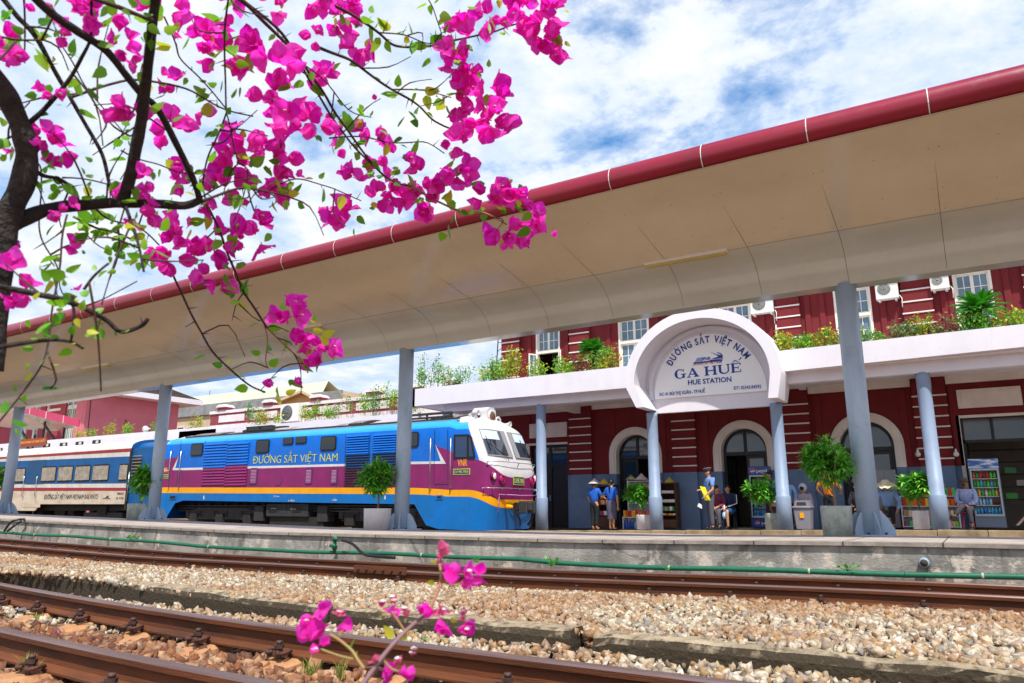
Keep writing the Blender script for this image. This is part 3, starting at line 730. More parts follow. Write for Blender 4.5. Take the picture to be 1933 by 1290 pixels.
# columns
CG = 'blue-grey steel columns of the platform canopy'
cxs = [(1620, 'thick blue-grey steel canopy column standing in front of the third arched door'), (762, 'blue-grey steel canopy column in front of the locomotive cab door'), (302, 'blue-grey canopy column at the back end of the locomotive'), (24, 'blue-grey canopy column in front of the passenger coach')]
colx = [-1.33, -10.63, -19.5, -27.6]
def canopy_column(x, lab):
    y = 13.0; zb = -.424+rise(x); zt = 3.62+cz(x)
    t = thing('canopy_column', lab, 'column', (x, y, zb), CG)
    r0 = .165
    mb = MB(); mb.lathe((x, y, 0), [(r0, zb+.02), (r0, zt)], M_col, 32); mb.build('shaft', t)
    mb = MB(); mb.box(x-.33, y-.3, zb, x+.33, y+.3, zb+.02, M_col); mb.build('base_plate', t)
    for a in (0, 60, 120, 180, 240, 300):
        d = Vector((math.cos(R(a)), math.sin(R(a)), 0)); nrm = Vector((-d.y, d.x, 0))*.006
        c = Vector((x, y, zb+.02)); pts = [d*(r0-.01), d*.36, d*.36+Vector((0, 0, .06)), d*.27+Vector((0, 0, .24)), d*(r0+.03)+Vector((0, 0, .33)), d*(r0-.01)+Vector((0, 0, .33))]
        mb = MB(); n = len(pts); vs_ = [c+p-nrm for p in pts]+[c+p+nrm for p in pts]
        mb.add(vs_, [(i, (i+1) % n, n+(i+1) % n, n+i) for i in range(n)]+[tuple(range(n)), tuple(range(2*n-1, n-1, -1))], M_col); mb.build('gusset', t)
    mb = MB()
    for a in (30, 90, 150, 210, 270, 330):
        mb.lathe((x+.27*math.cos(R(a)), y+.24*math.sin(R(a)), zb+.02), [(.018, 0), (.018, .03)], M_bolt, 6)
    mb.build('anchor_bolts', t)
for x, (px, lab) in zip(colx, cxs): canopy_column(XY(px, 13.0) if False else x, lab)
# strip lamps
M_lamp = mat('yellowed_lamp_cover', '#c9b56c', '#b8a45c', rough=.4, ns=3)
def strip_lamp(px0, py0, px1, py1, lab):
    a = AY(px0, py0, 12.0); b_ = AY(px1, py1, 12.0); z = 4.235+cz((a.x+b_.x)/2)
    t = thing('strip_lamp', lab, 'lamp', ((a.x+b_.x)/2, 12.0, z), 'fluorescent lamps under the canopy')
    mb = MB(); mb.box(a.x, 11.93, z-.035, b_.x, 12.05, z+.03, M_white); mb.build('housing', t, bevel=.01)
    mb = MB(); mb.prism([(11.935, z-.035), (11.945, z-.075), (12.035, z-.075), (12.045, z-.035)], a.x+.02, b_.x-.02, M_lamp, 'x'); mb.build('diffuser', t)
strip_lamp(1217, 495, 1373, 470, 'yellowed strip lamp under the canopy, above the station arch')
strip_lamp(560, 612, 610, 606, 'small strip lamp under the canopy behind hanging pink flowers')
strip_lamp(158, 688, 208, 680, 'distant strip lamp under the canopy above the passenger coach')
# ================= LOCOMOTIVE =================
LY = 17.0; LW = 2.7; LC = LY+LW/2
M_blue = mat('loco_blue', '#066bd2', '#0662c0', rough=.33, ns=1.2, spec=.35, grime=.22)
M_blue2 = mat('loco_blue_skirt', '#0672c4', '#086ab2', rough=.4, ns=1.5, spec=.35, grime=.4)
M_blue_lit = mat('loco_blue_lit_shoulder', '#2ba0ea', '#2896de', rough=.35, ns=1.2, spec=.4, grime=.2)  # body blue lightened: light on the curved shoulder put into the colour
M_purp = mat('loco_purple', '#8e2268', '#7e1e5c', rough=.33, ns=1.5, spec=.35, grime=.25)
M_yel = mat('loco_yellow', '#fbac05', '#eba205', rough=.38, ns=2, spec=.35, grime=.2)
M_lwh = mat('loco_white', '#dcd9da', '#d2cfd0', rough=.3, ns=2, coat=.2, grime=.15)
M_lroof = mat('loco_roof_grey', '#bcb0b2', '#a3999d', rough=.6, ns=2, grime=.5)
M_black = mat('black_rubber', '#141416', rough=.5)
M_dkgl = mat('dark_glass', '#0c1014', rough=.05, spec=.8)
M_chrome = mat('steel_rail', '#b9bcc0', rough=.3, metal=.8)
M_under = mat('underframe_black', '#211f1f', '#2f2b28', rough=.8, ns=5)
M_under2 = mat('underframe_grey', '#37383a', '#2c2c2e', rough=.7, ns=5)
M_gold = mat('gold_letters', '#c7c95a', rough=.4)
M_orl = mat('orange_letters', '#f2a21d', rough=.4)
M_plate = mat('plate_blue', '#123f5e', rough=.4)
lo = thing('diesel_locomotive', 'blue and purple diesel locomotive with white nose and yellow stripe', 'locomotive', (-17.5, LC, -.84))
def L2(pts, y=LY): return [(AY(a, b_, y).x, AY(a, b_, y).z) for a, b_ in pts]
yel_b = L2([(323, 931), (700, 932.5), (771, 933.5)]); yel_t = L2([(323, 920.5), (700, 921), (771, 921)])
wh_b = L2([(339, 888), (654, 881), (771, 876.5), (840, 876)]); wh_t = L2([(339, 884), (654, 876), (771, 872), (840, 872)])
skb = L2([(400, 946), (700, 951)]); sh0 = L2([(323, 840), (500, 826.5), (700, 817.5), (880, 803)])   # lower lip of light band
sh1 = L2([(323, 834), (500, 812), (700, 802.5), (880, 787)])
def lvl(pts, x):   # straight-line fit
    n = len(pts); sx_ = sum(p[0] for p in pts)/n; sy_ = sum(p[1] for p in pts)/n
    b_ = sum((p[0]-sx_)*(p[1]-sy_) for p in pts)/sum((p[0]-sx_)**2 for p in pts); return sy_+b_*(x-sx_)
XT = -25.15                                    # tail
def xn(z):
    return interp([(-.6, -11.0), (0, -10.9), (.5, -10.82), (1.0, -10.82), (1.35, -10.93), (2.2, -11.3), (2.6, -11.75), (2.9, -12.3)], z)
def inset(z, zs): # shoulder curve inwards above zs
    d = max(0, z-zs); return .02*d + .55*d*d*1.5
NB = 1.05
def outline(u, z, ins):
    """u<=0: near side at x=u ; 0<u<=1 : round the nose from the near side to the far side"""
    if u <= 0:
        return Vector((u, LY+ins, z))
    ph = u*math.pi; e = .42
    hw = LW/2-ins; xs_ = xn(z)-NB
    return Vector((xs_+NB*abs(math.sin(ph))**e, LC-hw*math.copysign(abs(math.cos(ph))**e, math.cos(ph)), z))
# columns: side stations then nose
side = [XT + i*(13.0)/30 for i in range(30)]
side = [x for x in side if x < -12.35] + [-12.3]
us = [('s', x) for x in side] + [('n', k/72) for k in range(1, 72)]
nose_w = lambda u: .80+.49*(abs(math.cos(u*math.pi))**1.6)  # white/purple boundary on the nose
zy_t0 = lvl(yel_t, -12.3); zy_b0 = lvl(yel_b, -12.3)
def rows(kind, u):
    if kind == 's':
        x = u; zb = lvl(skb, x)
        # skirt drops at both ends
        if x > -13.4: zb = -.60 if x > -12.9 else zb+(-.60-zb)*((x+13.4)/.5)**.6
        if x < -24.2: zb = max(-.42, zb-( -24.2-x)*1.2)
        tq = max(0, (x+13.8)/1.5*.25); dip = .36*tq*tq*(3-2*tq)
        up = x > -12.4
        r = [zb, lvl(yel_b, x)-dip, lvl(yel_t, x)-dip, 1.29 if up else lvl(wh_b, x), 1.31 if up else lvl(wh_t, x), 1.75, lvl(sh0, x)]
        return r, x
    s = min(u, 1-u)*2; k = min(1, s/.5)
    tq = .25+.75*min(1, s*1.1); dip = .36*tq*tq*(3-2*tq)
    zy_t = zy_t0-dip+.04*min(1, s); zy_b = zy_b0-dip
    zw = nose_w(u)
    return [-.62, zy_b, zy_t, zw, zw+.14*min(1, s*6)+.02, 1.75, 2.12], None
NR = 12
bodymats = {}
grid = []; 
for kind, u in us:
    r, x = rows(kind, u); zs = r[6]
    r = r + [zs+.06, zs+.14, zs+.20, zs+.25]
    insv = [0, 0, 0, 0, 0, .01, .03, .06, .14, .25, .42]
    col = []
    for z, ins in zip(r, insv):
        if kind == 's': col.append(outline(x, z, ins))
        else: col.append(outline(u, z, ins))
    if kind == 's' and x <= -24.9:
        pass
    grid.append(col)
mb = MB(); H_ = len(grid[0]); nc = len(grid)
def fm(i, k):
    kind, u = us[i]
    if k == 0: return M_blue2
    if k == 1: return M_yel
    if k == 2: return M_purp
    if kind == 's':
        if k == 3: return M_lwh if u < -12.95 else M_blue
        if k in (4, 5): return M_blue
        return M_blue_lit
    if k == 3: return M_blue if u < .11 else M_lwh
    if u < .11: return M_blue if k < 6 else M_blue_lit
    return M_lwh
nside = len(side)
vs_ = [c for col in grid for c in col]
for i in range(nc-1):
    for k in range(H_-1):
        a = i*H_+k
        m_ = fm(i if us[i][0] == 's' else i, k)
        # purple reaches up to the window sill near the cab front, behind the white arrow
        mb.add([vs_[a], vs_[a+H_], vs_[a+H_+1], vs_[a+1]], [(0, 1, 2, 3)], m_, True)
# far side and back
fx = grid[-1]; 
mb.add([Vector((XT, LY+LW, v.z)) if k < 7 else Vector((XT, LY+LW-(v.y-LY) if False else LY+LW-.2, v.z)) for k, v in enumerate(fx)] + list(fx), [(k, k+1, H_+k+1, H_+k) for k in range(H_-1)], M_blue)
c0 = grid[0]; bk = [tuple(v) for v in c0]; bk2 = [(XT, LY+LW-(v.y-LY), v.z) for v in c0]
mb.add(bk+bk2, [(k+1, k, H_+k, H_+k+1) for k in range(H_-1)], M_blue)
body = mb.build('body', lo)
me = body.data
bmx = bmesh.new(); bmx.from_mesh(me); bmesh.ops.remove_doubles(bmx, verts=bmx.verts, dist=.0005); bmx.to_mesh(me); bmx.free(); me.update()
# roof
mb = MB(); roofc = []
for i, (kind, u) in enumerate(us):
    top = grid[i][-1]
    yc = LC; dz_ = .30 if kind == 's' else .30*max(0, 1-abs(1))+.16
    if kind == 's':
        row = []
        for k in range(7):
            t = k/6; y = top.y+(LC*2-2*top.y)*t; row.append(Vector((top.x, y, top.z-.012+.20*math.sin(t*math.pi)**.8)))
        roofc.append(row)
mb.add([v for r in roofc for v in r], [(i*7+k, (i+1)*7+k, (i+1)*7+k+1, i*7+k+1) for i in range(len(roofc)-1) for k in range(6)], M_lroof, True)
mb.build('roof', lo)
# nose cap: from last side station over the cab to the nose top
mb = MB(); ntop = [grid[i][-1] for i in range(nside, nc)]; cx_ = -13.0
last = roofc[-1]
nr = len(ntop); vs_ = []
apex = Vector((-12.6, LC, last[3].z+.0))
for s_ in range(7):
    t = s_/6
    for i, v in enumerate(ntop):
        # blend nose rim to the last roof section
        q = (i/(nr-1)); base = last[0].lerp(last[6], q) ; k = q*6; k0 = min(5, int(k)); base = last[k0].lerp(last[k0+1], k-k0)
        p = v.lerp(base, t); p.z += .16*math.sin(t*math.pi/2)*math.sin(q*math.pi)*(1-t)+.02*math.sin(t*math.pi)
        vs_.append(p)
mb.add(vs_, [(s_*nr+i, s_*nr+i+1, (s_+1)*nr+i+1, (s_+1)*nr+i) for s_ in range(6) for i in range(nr-1)], M_lwh, True)
mb.build('cab_roof', lo)
def onside(px, py, off=.0, y=LY): v = AY(px, py, y-off); return v
def side_poly(name, pts, m, off=.004, th=.004, parent=None, y=LY):
    mb = MB(); q = [(AY(a, b_, y).x, AY(a, b_, y).z) for a, b_ in pts]; mb.prism(q, y-off-th, y-off, m); return mb.build(name, parent or lo)
def rrect(x0, z0, x1, z1, r, n=4, sl=0.):
    o = []
    for (cx, cz_, a0) in ((x1-r, z1-r, 0), (x0+r, z1-r, 90), (x0+r, z0+r, 180), (x1-r, z0+r, 270)):
        for k in range(n+1):
            a = R(a0+90*k/n); o.append((cx+r*math.cos(a)+sl*(cz_-z0), cz_+r*math.sin(a)))
    return o
def side_window(px0, py0, px1, py1, nm='window', fr=.035, rad=.07, glass=M_dkgl, frm=M_black):
    a = AY(px0, py0, LY); b_ = AY(px1, py1, LY); x0, x1 = a.x, b_.x; z1, z0 = a.z, b_.z
    mb = MB(); mb.prism(rrect(x0, z0, x1, z1, rad), LY-.018, LY+.01, frm); f = mb.build(nm, lo)
    mb = MB(); mb.prism(rrect(x0+fr, z0+fr, x1-fr, z1-fr, rad*.7), LY-.022, LY-.019, glass); WLOC[f.name] = WLOC[lo.name]; mb.build('pane', f)
# white arrows and purple darts painted on the side
side_poly('marking', [(821, 841), (857, 854), (874, 860.5), (874, 884), (855, 885), (842, 876)], M_purp, .003, .002)
side_poly('marking', [(822, 840), (842, 876), (771, 876.5), (771, 872), (832, 871)], M_lwh, .006, .002)
side_poly('marking', [(311, 885), (311, 868), (338, 862), (326, 887), (326, 890)], M_purp, .003, .002)
side_poly('marking', [(338, 861), (325.5, 887), (345, 888), (345, 884), (331, 884.5)], M_lwh, .006, .002)
for (a, b_, c, d) in ((362, 838, 382, 860), (484.5, 831, 507.5, 855), (606.5, 824.5, 634, 850), (772, 816, 790, 844)): side_window(a, b_, c, d)
side_window(535, 827, 553, 838, 'vent_window', .012, .01); side_window(559, 825, 578, 836, 'vent_window', .012, .01)
# cab window with slanted front
mb = MB(); q = L2([(857, 821), (886, 820), (891, 826), (897, 862), (896, 866), (857, 867)]); mb.prism(q, LY-.02, LY+.01, M_black); f = mb.build('cab_window', lo); WLOC[f.name] = WLOC[lo.name]
M_cabgl = mat('blue_glass', '#0d2d55', rough=.06, spec=.8)
mb = MB(); q = L2([(860.5, 825), (882, 824.5), (882, 863), (860.5, 863.5)]); mb.prism(q, LY-.024, LY-.021, M_cabgl)
q = L2([(886, 826), (888.5, 828), (894, 861.5), (886, 862)]); mb.prism(q, LY-.024, LY-.021, M_cabgl); mb.build('pane', f)
# door outline
M_gap = mat('panel_line', '#17355c', rough=.8)
mb = MB()
for pts in ([(820, 812), (820, 914)], [(845, 811), (845, 914)], [(820, 914), (845, 914)]):
    a, b_ = [AY(p[0], p[1], LY-.002) for p in pts]; mb = MB(); mb.bar(a, b_, .014, .014, M_gap); mb.build('panel_line', lo)
for px in (342, 388, 426, 465, 653, 698):
    a, b_ = AY(px, 832 if px < 500 else 822, LY-.002), AY(px, 918, LY-.002); b_.x = a.x; mb = MB(); mb.bar(a, b_, .010, .010, M_gap); mb.build('panel_line', lo)
for px in (813, 851): 
    a, b_ = AY(px, 828, LY-.07), AY(px-2, 922, LY-.07); b_.x = a.x
    mb = MB(); mb.tube([(a.x, LY, a.z), a, b_, (b_.x, LY, b_.z)], .017, M_chrome, 8); mb.build('handrail', lo)
for px in (323, 342):
    a, b_ = AY(px, 852, LY-.07), AY(px-4, 920, LY-.07); b_.x = a.x
    mb = MB(); mb.tube([(a.x, LY, a.z), a, b_, (b_.x, LY, b_.z)], .016, M_chrome, 8); mb.build('handrail', lo)
# louvres
def louvre(px0, px1, py0, py1, mats_, n, dark=None):
    a = AY(px0, py0, LY); b_ = AY(px1, py1, LY); mb = MB()
    z1, z0 = a.z, b_.z; st = (z1-z0)/n
    for i in range(n):
        z = z1-(i+.5)*st; m_ = mats_(z, i/n)
        mb.add([(a.x, LY-.004, z+st*.5), (b_.x, LY-.004, z+st*.5), (b_.x, LY-.035, z-st*.28), (a.x, LY-.035, z-st*.28), (b_.x, LY-.004, z-st*.42), (a.x, LY-.004, z-st*.42)], [(3, 2, 1, 0), (5, 4, 2, 3)], m_)
    mb.build('louvre_panel', lo)
zwm = lambda x: lvl(wh_b, x)
two = lambda z, t: M_blue_lit if False else (M_blue if z > 1.16 else M_purp)
louvre(388, 425, 837, 916, lambda z, t: M_blue if z > lvl(wh_t, -22.5) else M_purp, 15)
louvre(430, 465, 836, 917, lambda z, t: M_blue if z > lvl(wh_t, -22.5) else M_purp, 15)
def intake(px0, px1, py0, pym, py1):
    a = AY(px0, py0, LY); b_ = AY(px1, py1, LY); zm = AY(px0, pym, LY).z
    louvre(px0, px1, py0, pym, lambda z, t: M_blue, 8)
    mb = MB(); mb.box(a.x, LY-.006, b_.z, b_.x, LY-.002, zm, M_black); 
    n = 13
    for i in range(n):
        z = zm-(i+.5)*(zm-b_.z)/n; mb.box(a.x, LY-.03, z-.008, b_.x, LY-.012, z+.004, M_blue if z > 1.1 else (M_lwh if i == 5 else M_purp))
    mb.build('air_intake', lo)
intake(655, 696, 822, 857, 918); intake(705, 748, 820, 854, 918)
for px in (479, 583, 631):
    a = AY(px-6, 884, LY); b_ = AY(px+6, 915, LY); mb = MB(); mb.prism(rrect(a.x, b_.z, b_.x, a.z, .06), LY-.012, LY, M_gap)
    mb.prism(rrect(a.x+.02, b_.z+.02, b_.x-.02, a.z-.02, .05), LY-.016, LY-.012, M_purp)
    for k in range(9):
        z = b_.z+.08+k*(a.z-b_.z-.16)/8; mb.box(a.x+.06, LY-.024, z-.008, b_.x-.06, LY-.016, z+.008, mat('pale_slats', '#c79fc4', rough=.5))
    mb.build('hatch', lo)
mb = MB(); c = AY(525, 906, LY); mb.lathe((c.x, LY, c.z), [(.20, -.006), (.20, 0)], M_gap, 20, 'y', False); mb.lathe((c.x, LY, c.z), [(.185, -.010), (.185, -.006)], M_purp, 20, 'y', False); mb.build('filler_cap', lo)
# writing
mb = MB(); p0 = AY(477, 876, LY); p1 = AY(637, 871, LY); text_fit(mb, 'ĐƯỜNG SẮT VIỆT NAM', (p0.x, p0.z), (p1.x, p1.z), .26, M_gold, LY-.006, bold=-.008); mb.build('lettering', lo)
mb = MB(); p0 = AY(864, 880.5, LY); p1 = AY(882, 880, LY); text_fit(mb, 'VNR', (p0.x, p0.z), (p1.x, p1.z), .20, M_orl, LY-.008, bold=.003); mb.build('lettering', lo)
mb = MB(); p0 = AY(310, 892, LY); p1 = AY(316, 892, LY); text_fit(mb, 'VNR', (p0.x-.2, p0.z), (p1.x, p1.z), .18, M_orl, LY-.008, bold=.01); mb.build('lettering', lo)
def num_plate(px0, py0, px1, py1):
    a = AY(px0, py0, LY); b_ = AY(px1, py1, LY); mb = MB(); mb.box(a.x, LY-.012, b_.z, b_.x, LY-.002, a.z, M_gold); mb.box(a.x+.02, LY-.016, b_.z+.02, b_.x-.02, LY-.012, a.z-.02, M_plate); f = mb.build('number_plate', lo); WLOC[f.name] = WLOC[lo.name]
    mb = MB(); text_fit(mb, 'D19E-950', (a.x+.05, b_.z+.045), (b_.x-.05, b_.z+.045), (a.z-b_.z)-.09, M_gold, LY-.017, bold=.0); mb.build('lettering', f)
num_plate(856, 885.5, 887.5, 896)
num_plate(309, 896, 317, 904)
mb = MB()
for (s, x0, x1, y_) in (('T2-14', 516, 527, 939), ('DẦU', 545, 556, 947), ('CẨU', 627, 636, 946)):
    mb = MB(); p0 = AY(x0, y_, LY); p1 = AY(x1, y_, LY); text_fit(mb, s, (p0.x, p0.z), (p1.x, p1.z), .05, M_lwh, LY-.006); mb.build('lettering', lo)
for px in (384, 726): side_poly('lifting_mark', [(px, 936), (px+2, 936), (px+2, 943), (px, 943)], M_lwh)
for px in (326, 829): 
    a = AY(px-5, 935, LY); b_ = AY(px+7, 943, LY); mb = MB(); mb.box(a.x, LY-.02, b_.z, b_.x, LY+.01, a.z, M_blue2); mb.box(a.x+.04, LY-.023, b_.z+.03, b_.x-.04, LY-.021, a.z-.03, M_black); mb.build('step_recess', lo)
# nose fittings : windscreens
def nsurf(u, z, off=0.):
    zs = 2.12; ins = 0 if z < zs else interp([(zs, .03), (zs+.06, .06), (zs+.14, .14), (zs+.2, .25), (zs+.25, .42)], z)
    if z < zs: ins = .03*max(0, (z-1.3)/.8)
    p = outline(u, z, ins); q = outline(u+.002, z, ins)
    tdir = (q-p).normalized(); p2 = outline(u, z+.01, ins); up_ = (p2-p).normalized(); nrm = tdir.cross(up_).normalized(); 
    if nrm.x < 0: nrm = -nrm
    return p+nrm*off
def npatch(mb, corners, m, off, n=8):
    # corners: (u,z) bl, br, tr, tl
    (a, b_, c, d) = corners; vs_ = []
    for i in range(n+1):
        t = i/n
        for k in range(n+1):
            s = k/n; u = (a[0]*(1-s)+b_[0]*s)*(1-t)+(d[0]*(1-s)+c[0]*s)*t; z = (a[1]*(1-s)+b_[1]*s)*(1-t)+(d[1]*(1-s)+c[1]*s)*t
            vs_.append(nsurf(u, z, off))
    mb.add(vs_, [(i*(n+1)+k, i*(n+1)+k+1, (i+1)*(n+1)+k+1, (i+1)*(n+1)+k) for i in range(n) for k in range(n)], m, True)
M_sealg = mat('window_seal', '#8f8f92', rough=.5)
M_ws = mat('windscreen', '#27323f', rough=.04, spec=1.0)
M_shade = mat('sun_blind', '#c6d6ea', rough=.5)
def u_at(y):  # invert the nose outline roughly
    best = min(((abs(outline(k/6000, 1.5, 0).y-y), k/6000) for k in range(1, 6000))); return best[1]
for (ya, yb) in ((LY+.17, LC-.07), (LC+.07, LY+LW-.17)):
    u0, u1 = u_at(ya), u_at(yb); z0_, z1_ = 1.40, 2.10
    mb = MB(); npatch(mb, ((u0, z0_-.03), (u1, z0_-.03), (u1, z1_+.03), (u0, z1_+.03)), M_sealg, .012); f = mb.build('windscreen', lo); WLOC[f.name] = WLOC[lo.name]
    du = (u1-u0)*.04
    mb = MB(); npatch(mb, ((u0+du, z0_), (u1-du, z0_), (u1-du, z1_), (u0+du, z1_)), M_ws, .018); mb.build('pane', f)
    mb = MB(); npatch(mb, ((u0+du, z1_-.26), (u1-du*3, z1_-.26), (u1-du*3, z1_-.01), (u0+du, z1_-.01)), M_shade, .021); mb.build('sun_blind', f)
    mb = MB(); um = u0+(u1-u0)*.25; mb.tube([nsurf(u1-.02, 1.24, .03), nsurf(u1-.03, 1.36, .05), nsurf(um, 1.72, .04)], .009, M_black, 6); mb.tube([nsurf(um, 1.50, .035), nsurf(um-.005, 1.92, .035)], .009, M_black, 6); mb.build('wiper', lo)
# grab rails
mb = MB(); 
P = [nsurf(u, 1.19, .09) for u in (.2, .3, .4, .5, .6, .7, .78)]; mb.tube(P, .012, M_chrome, 6)
for u in (.2, .5, .78): mb.tube([nsurf(u, 1.10, 0), nsurf(u, 1.19, .09)], .014, M_chrome, 6)
mb.build('grab_rail', lo)
mb = MB(); P = [nsurf(u, .50, .10) for u in (.14, .2, .3, .4, .5, .6, .7, .8, .86)]; mb.tube(P, .012, M_chrome, 6)
for u in (.14, .26, .38, .5, .62, .74, .86): mb.tube([nsurf(u, .45, 0), nsurf(u, .50, .10)], .014, M_chrome, 6)
mb.build('grab_rail', lo)
# lamps
M_lampw = mat('lamp_glass_white', '#f3e0d2', rough=.1, emit=.35); M_lampr = mat('lamp_glass_red', '#c8102a', rough=.12)
for (u, z, m_) in ((u_at(LY+.24), .83, M_lampw), (u_at(LY+.52), .73, M_lampr), (u_at(LY+LW-.24), .83, M_lampw), (u_at(LY+LW-.52), .73, M_lampr)):
    c = nsurf(u, z, .0); mb = MB(); mb.lathe((c.x, c.y, c.z), [(.115, -.05), (.125, .03), (.10, .035), (.09, .0)], M_purp, 20, 'x'); f = mb.build('lamp', lo); WLOC[f.name] = WLOC[lo.name]
    mb = MB(); mb.lathe((c.x, c.y, c.z), [(.09, .0), (.085, .022)], m_, 18, 'x'); mb.build('lens', f)
pz = nsurf(.5, .8, .012)
mb = MB(); mb.box(pz.x, LC-.30, .60, pz.x+.01, LC+.30, .84, M_gold); mb.box(pz.x+.01, LC-.28, .62, pz.x+.014, LC+.28, .82, M_plate); f = mb.build('number_plate', lo); WLOC[f.name] = WLOC[lo.name]
mb = MB(); text_fit(mb, 'D19E-950', (LC-.25, .65), (LC+.25, .65), .14, M_gold, pz.x+.015, bold=.0, face='x'); mb.build('lettering', f)
# headlight and horns on the cab roof
hx = -11.75; hz = 2.60; mb = MB(); mb.prism([(LC-.24, hz-.28), (LC-.24, hz+.18), (LC-.12, hz+.27), (LC+.12, hz+.27), (LC+.24, hz+.18), (LC+.24, hz-.28)], hx-.5, hx+.02, M_lwh, 'x'); f = mb.build('headlight', lo, bevel=.02); WLOC[f.name] = WLOC[lo.name]
mb = MB(); mb.lathe((hx+.02, LC, hz), [(.19, 0), (.19, .03), (.16, .035)], M_lwh, 24, 'x'); mb.lathe((hx+.05, LC, hz), [(.155, 0), (.14, .012)], mat('headlight_glass', '#4a3a34', '#8a5a3c', rough=.08, ns=3), 24, 'x'); mb.build('lens', f)
for (dy, dz_) in ((-.52, -.02), (.55, -.08)):
    mb = MB(); 
    mb.lathe((hx-.2, LC+dy, hz+dz_), [(.09, -.2), (.12, .05), (.15, .12), (.13, .13), (.07, .10)], M_lwh, 16, 'x'); mb.lathe((hx-.1, LC+dy, hz+dz_), [(.07, 0), (.07, .02)], M_black, 12, 'x'); mb.tube([(hx-.2, LC+dy, hz+dz_), (hx-.2, LC+dy, hz-.3)], .03, M_lwh, 6); mb.build('spot_lamp', lo)
for (dy, dz_, l) in ((.78, -.16, .45), (-.66, .05, .25), (-.72, -.12, .22)):
    mb = MB(); mb.lathe((hx-.25, LC+dy, hz+dz_), [(.03, 0), (.035, l*.8), (.085, l), (.075, l), (.02, l*.8)], M_lwh, 14, 'x'); mb.tube([(hx-.25, LC+dy, hz+dz_), (hx-.25, LC+dy*.9, hz-.3)], .02, M_lwh, 6); mb.build('horn', lo)
# roof equipment
def roof_z(x, y): return lvl(sh0, x)+.25+.20*math.sin(max(0.02, min(1, (y-(LY+.42))/(LW-.84)))*math.pi)**.8-.01
def roof_panel(x0, x1, y0, y1, h, m_, nm='roof_hatch', slats=0):
    mb = MB(); n = 6; vs_ = []
    for i in range(n+1):
        y = y0+(y1-y0)*i/n
        for x in (x0, x1): vs_ += [(x, y, roof_z(x, y)), (x, y, roof_z(x, y)+h)]
    for i in range(n):
        a = i*4
        mb.add([vs_[a+1], vs_[a+3], vs_[a+7], vs_[a+5]], [(0, 1, 2, 3)], m_); mb.add([vs_[a], vs_[a+1], vs_[a+5], vs_[a+4]], [(0, 1, 2, 3)], m_); mb.add([vs_[a+2], vs_[a+3], vs_[a+7], vs_[a+6]], [(3, 2, 1, 0)], m_)
    mb.add(vs_[:4], [(0, 1, 3, 2)], m_); mb.add(vs_[-4:], [(2, 3, 1, 0)], m_)
    for k in range(slats):
        x = x0+(x1-x0)*(k+.5)/slats
        for i in range(n):
            y = y0+(y1-y0)*i/n; y2 = y0+(y1-y0)*(i+1)/n; mb.bar((x, y, roof_z(x, y)+h+.01), (x, y2, roof_z(x, y2)+h+.01), .02, .02, M_lroof)
    mb.build(nm, lo)
roof_panel(-24.4, -22.9, LY+.5, LC+.6, .03, M_under2, 'roof_grille', 8)
roof_panel(-22.2, -19.5, LY+.62, LC+.4, .05, M_lroof); roof_panel(-21.6, -20.2, LY+.5, LC, .12, M_under2, 'roof_fan')
roof_panel(-19.2, -17.2, LY+.55, LC+.5, .04, M_lroof); roof_panel(-16.6, -16.0, LY+.5, LC+.5, .08, M_under2, 'roof_grille', 5)
roof_panel(-15.6, -14.7, LY+.5, LC+.5, .05, M_lroof); roof_panel(-13.4, -12.4, LY+.5, LC+.5, .03, M_under2, 'roof_grille', 7)
for (xa_, xb_) in ((-21.4, -20.1), (-14.4, -12.6)):
    mb = MB(); 
    for yy in (LY+.5, LY+.62): 
        z = roof_z(xa_, LY+.6)
        mb.bar((xa_, yy, z+.17), (xb_, yy, z+.17), .05, .05, M_under2); mb.bar((xa_, yy, z+.06), (xb_, yy, z+.06), .04, .04, M_under2)
    for x in (xa_, (xa_+xb_)/2, xb_): mb.bar((x, LY+.55, z-.03), (x, LY+.55, z+.19), .05, .05, M_under2)
    mb.build('roof_railing', lo)
mb = MB(); mb.bar((-24.6, LY+.40, roof_z(-24.6, LY+.42)+.02), (-12.2, LY+.40, roof_z(-12.2, LY+.42)+.02), .04, .05, M_under2); mb.build('roof_gutter', lo)
# running gear
WZ = -.84
def wheel(x, par, r=.46):
    mb = MB()
    for yy in (LY+.75, LY+LW-.85): mb.lathe((x, yy, WZ+r), [(r, 0), (r, .1), (r-.05, .11), (r-.06, .02), (.1, .02), (.1, -.03)], M_under2, 24, 'y')
    mb.tube([(x, LY+.6, WZ+r), (x, LY+LW-.6, WZ+r)], .08, M_under2, 10); mb.build('wheel', par)
for bx in (-22.1, -14.7):
    mb = MB(); mb.prism([(bx-1.9, -.35), (bx-1.9, -.15), (bx-1.2, -.05), (bx+1.2, -.05), (bx+1.9, -.15), (bx+1.9, -.35), (bx+1.2, -.42), (bx-1.2, -.42)], LY+.28, LY+.42, M_under2)
    for dx in (-1.4, 0, 1.4):
        mb.box(bx+dx-.18, LY+.2, -.55, bx+dx+.18, LY+.36, -.22, M_under)
        for s in (-.3, .3):
            P = [(bx+dx+s+.06*math.cos(t), LY+.3+.06*math.sin(t), -.45+.3*t/31.4) for t in np.arange(0, 31.4, .7)]
            mb.tube(P, .014, M_under2, 5)
    f = mb.build('bogie', lo); WLOC[f.name] = WLOC[lo.name]
    for dx in (-1.4, 0, 1.4): wheel(bx+dx, f)
fx0, fx1 = AY(497, 965, LY).x, AY(576, 965, LY).x
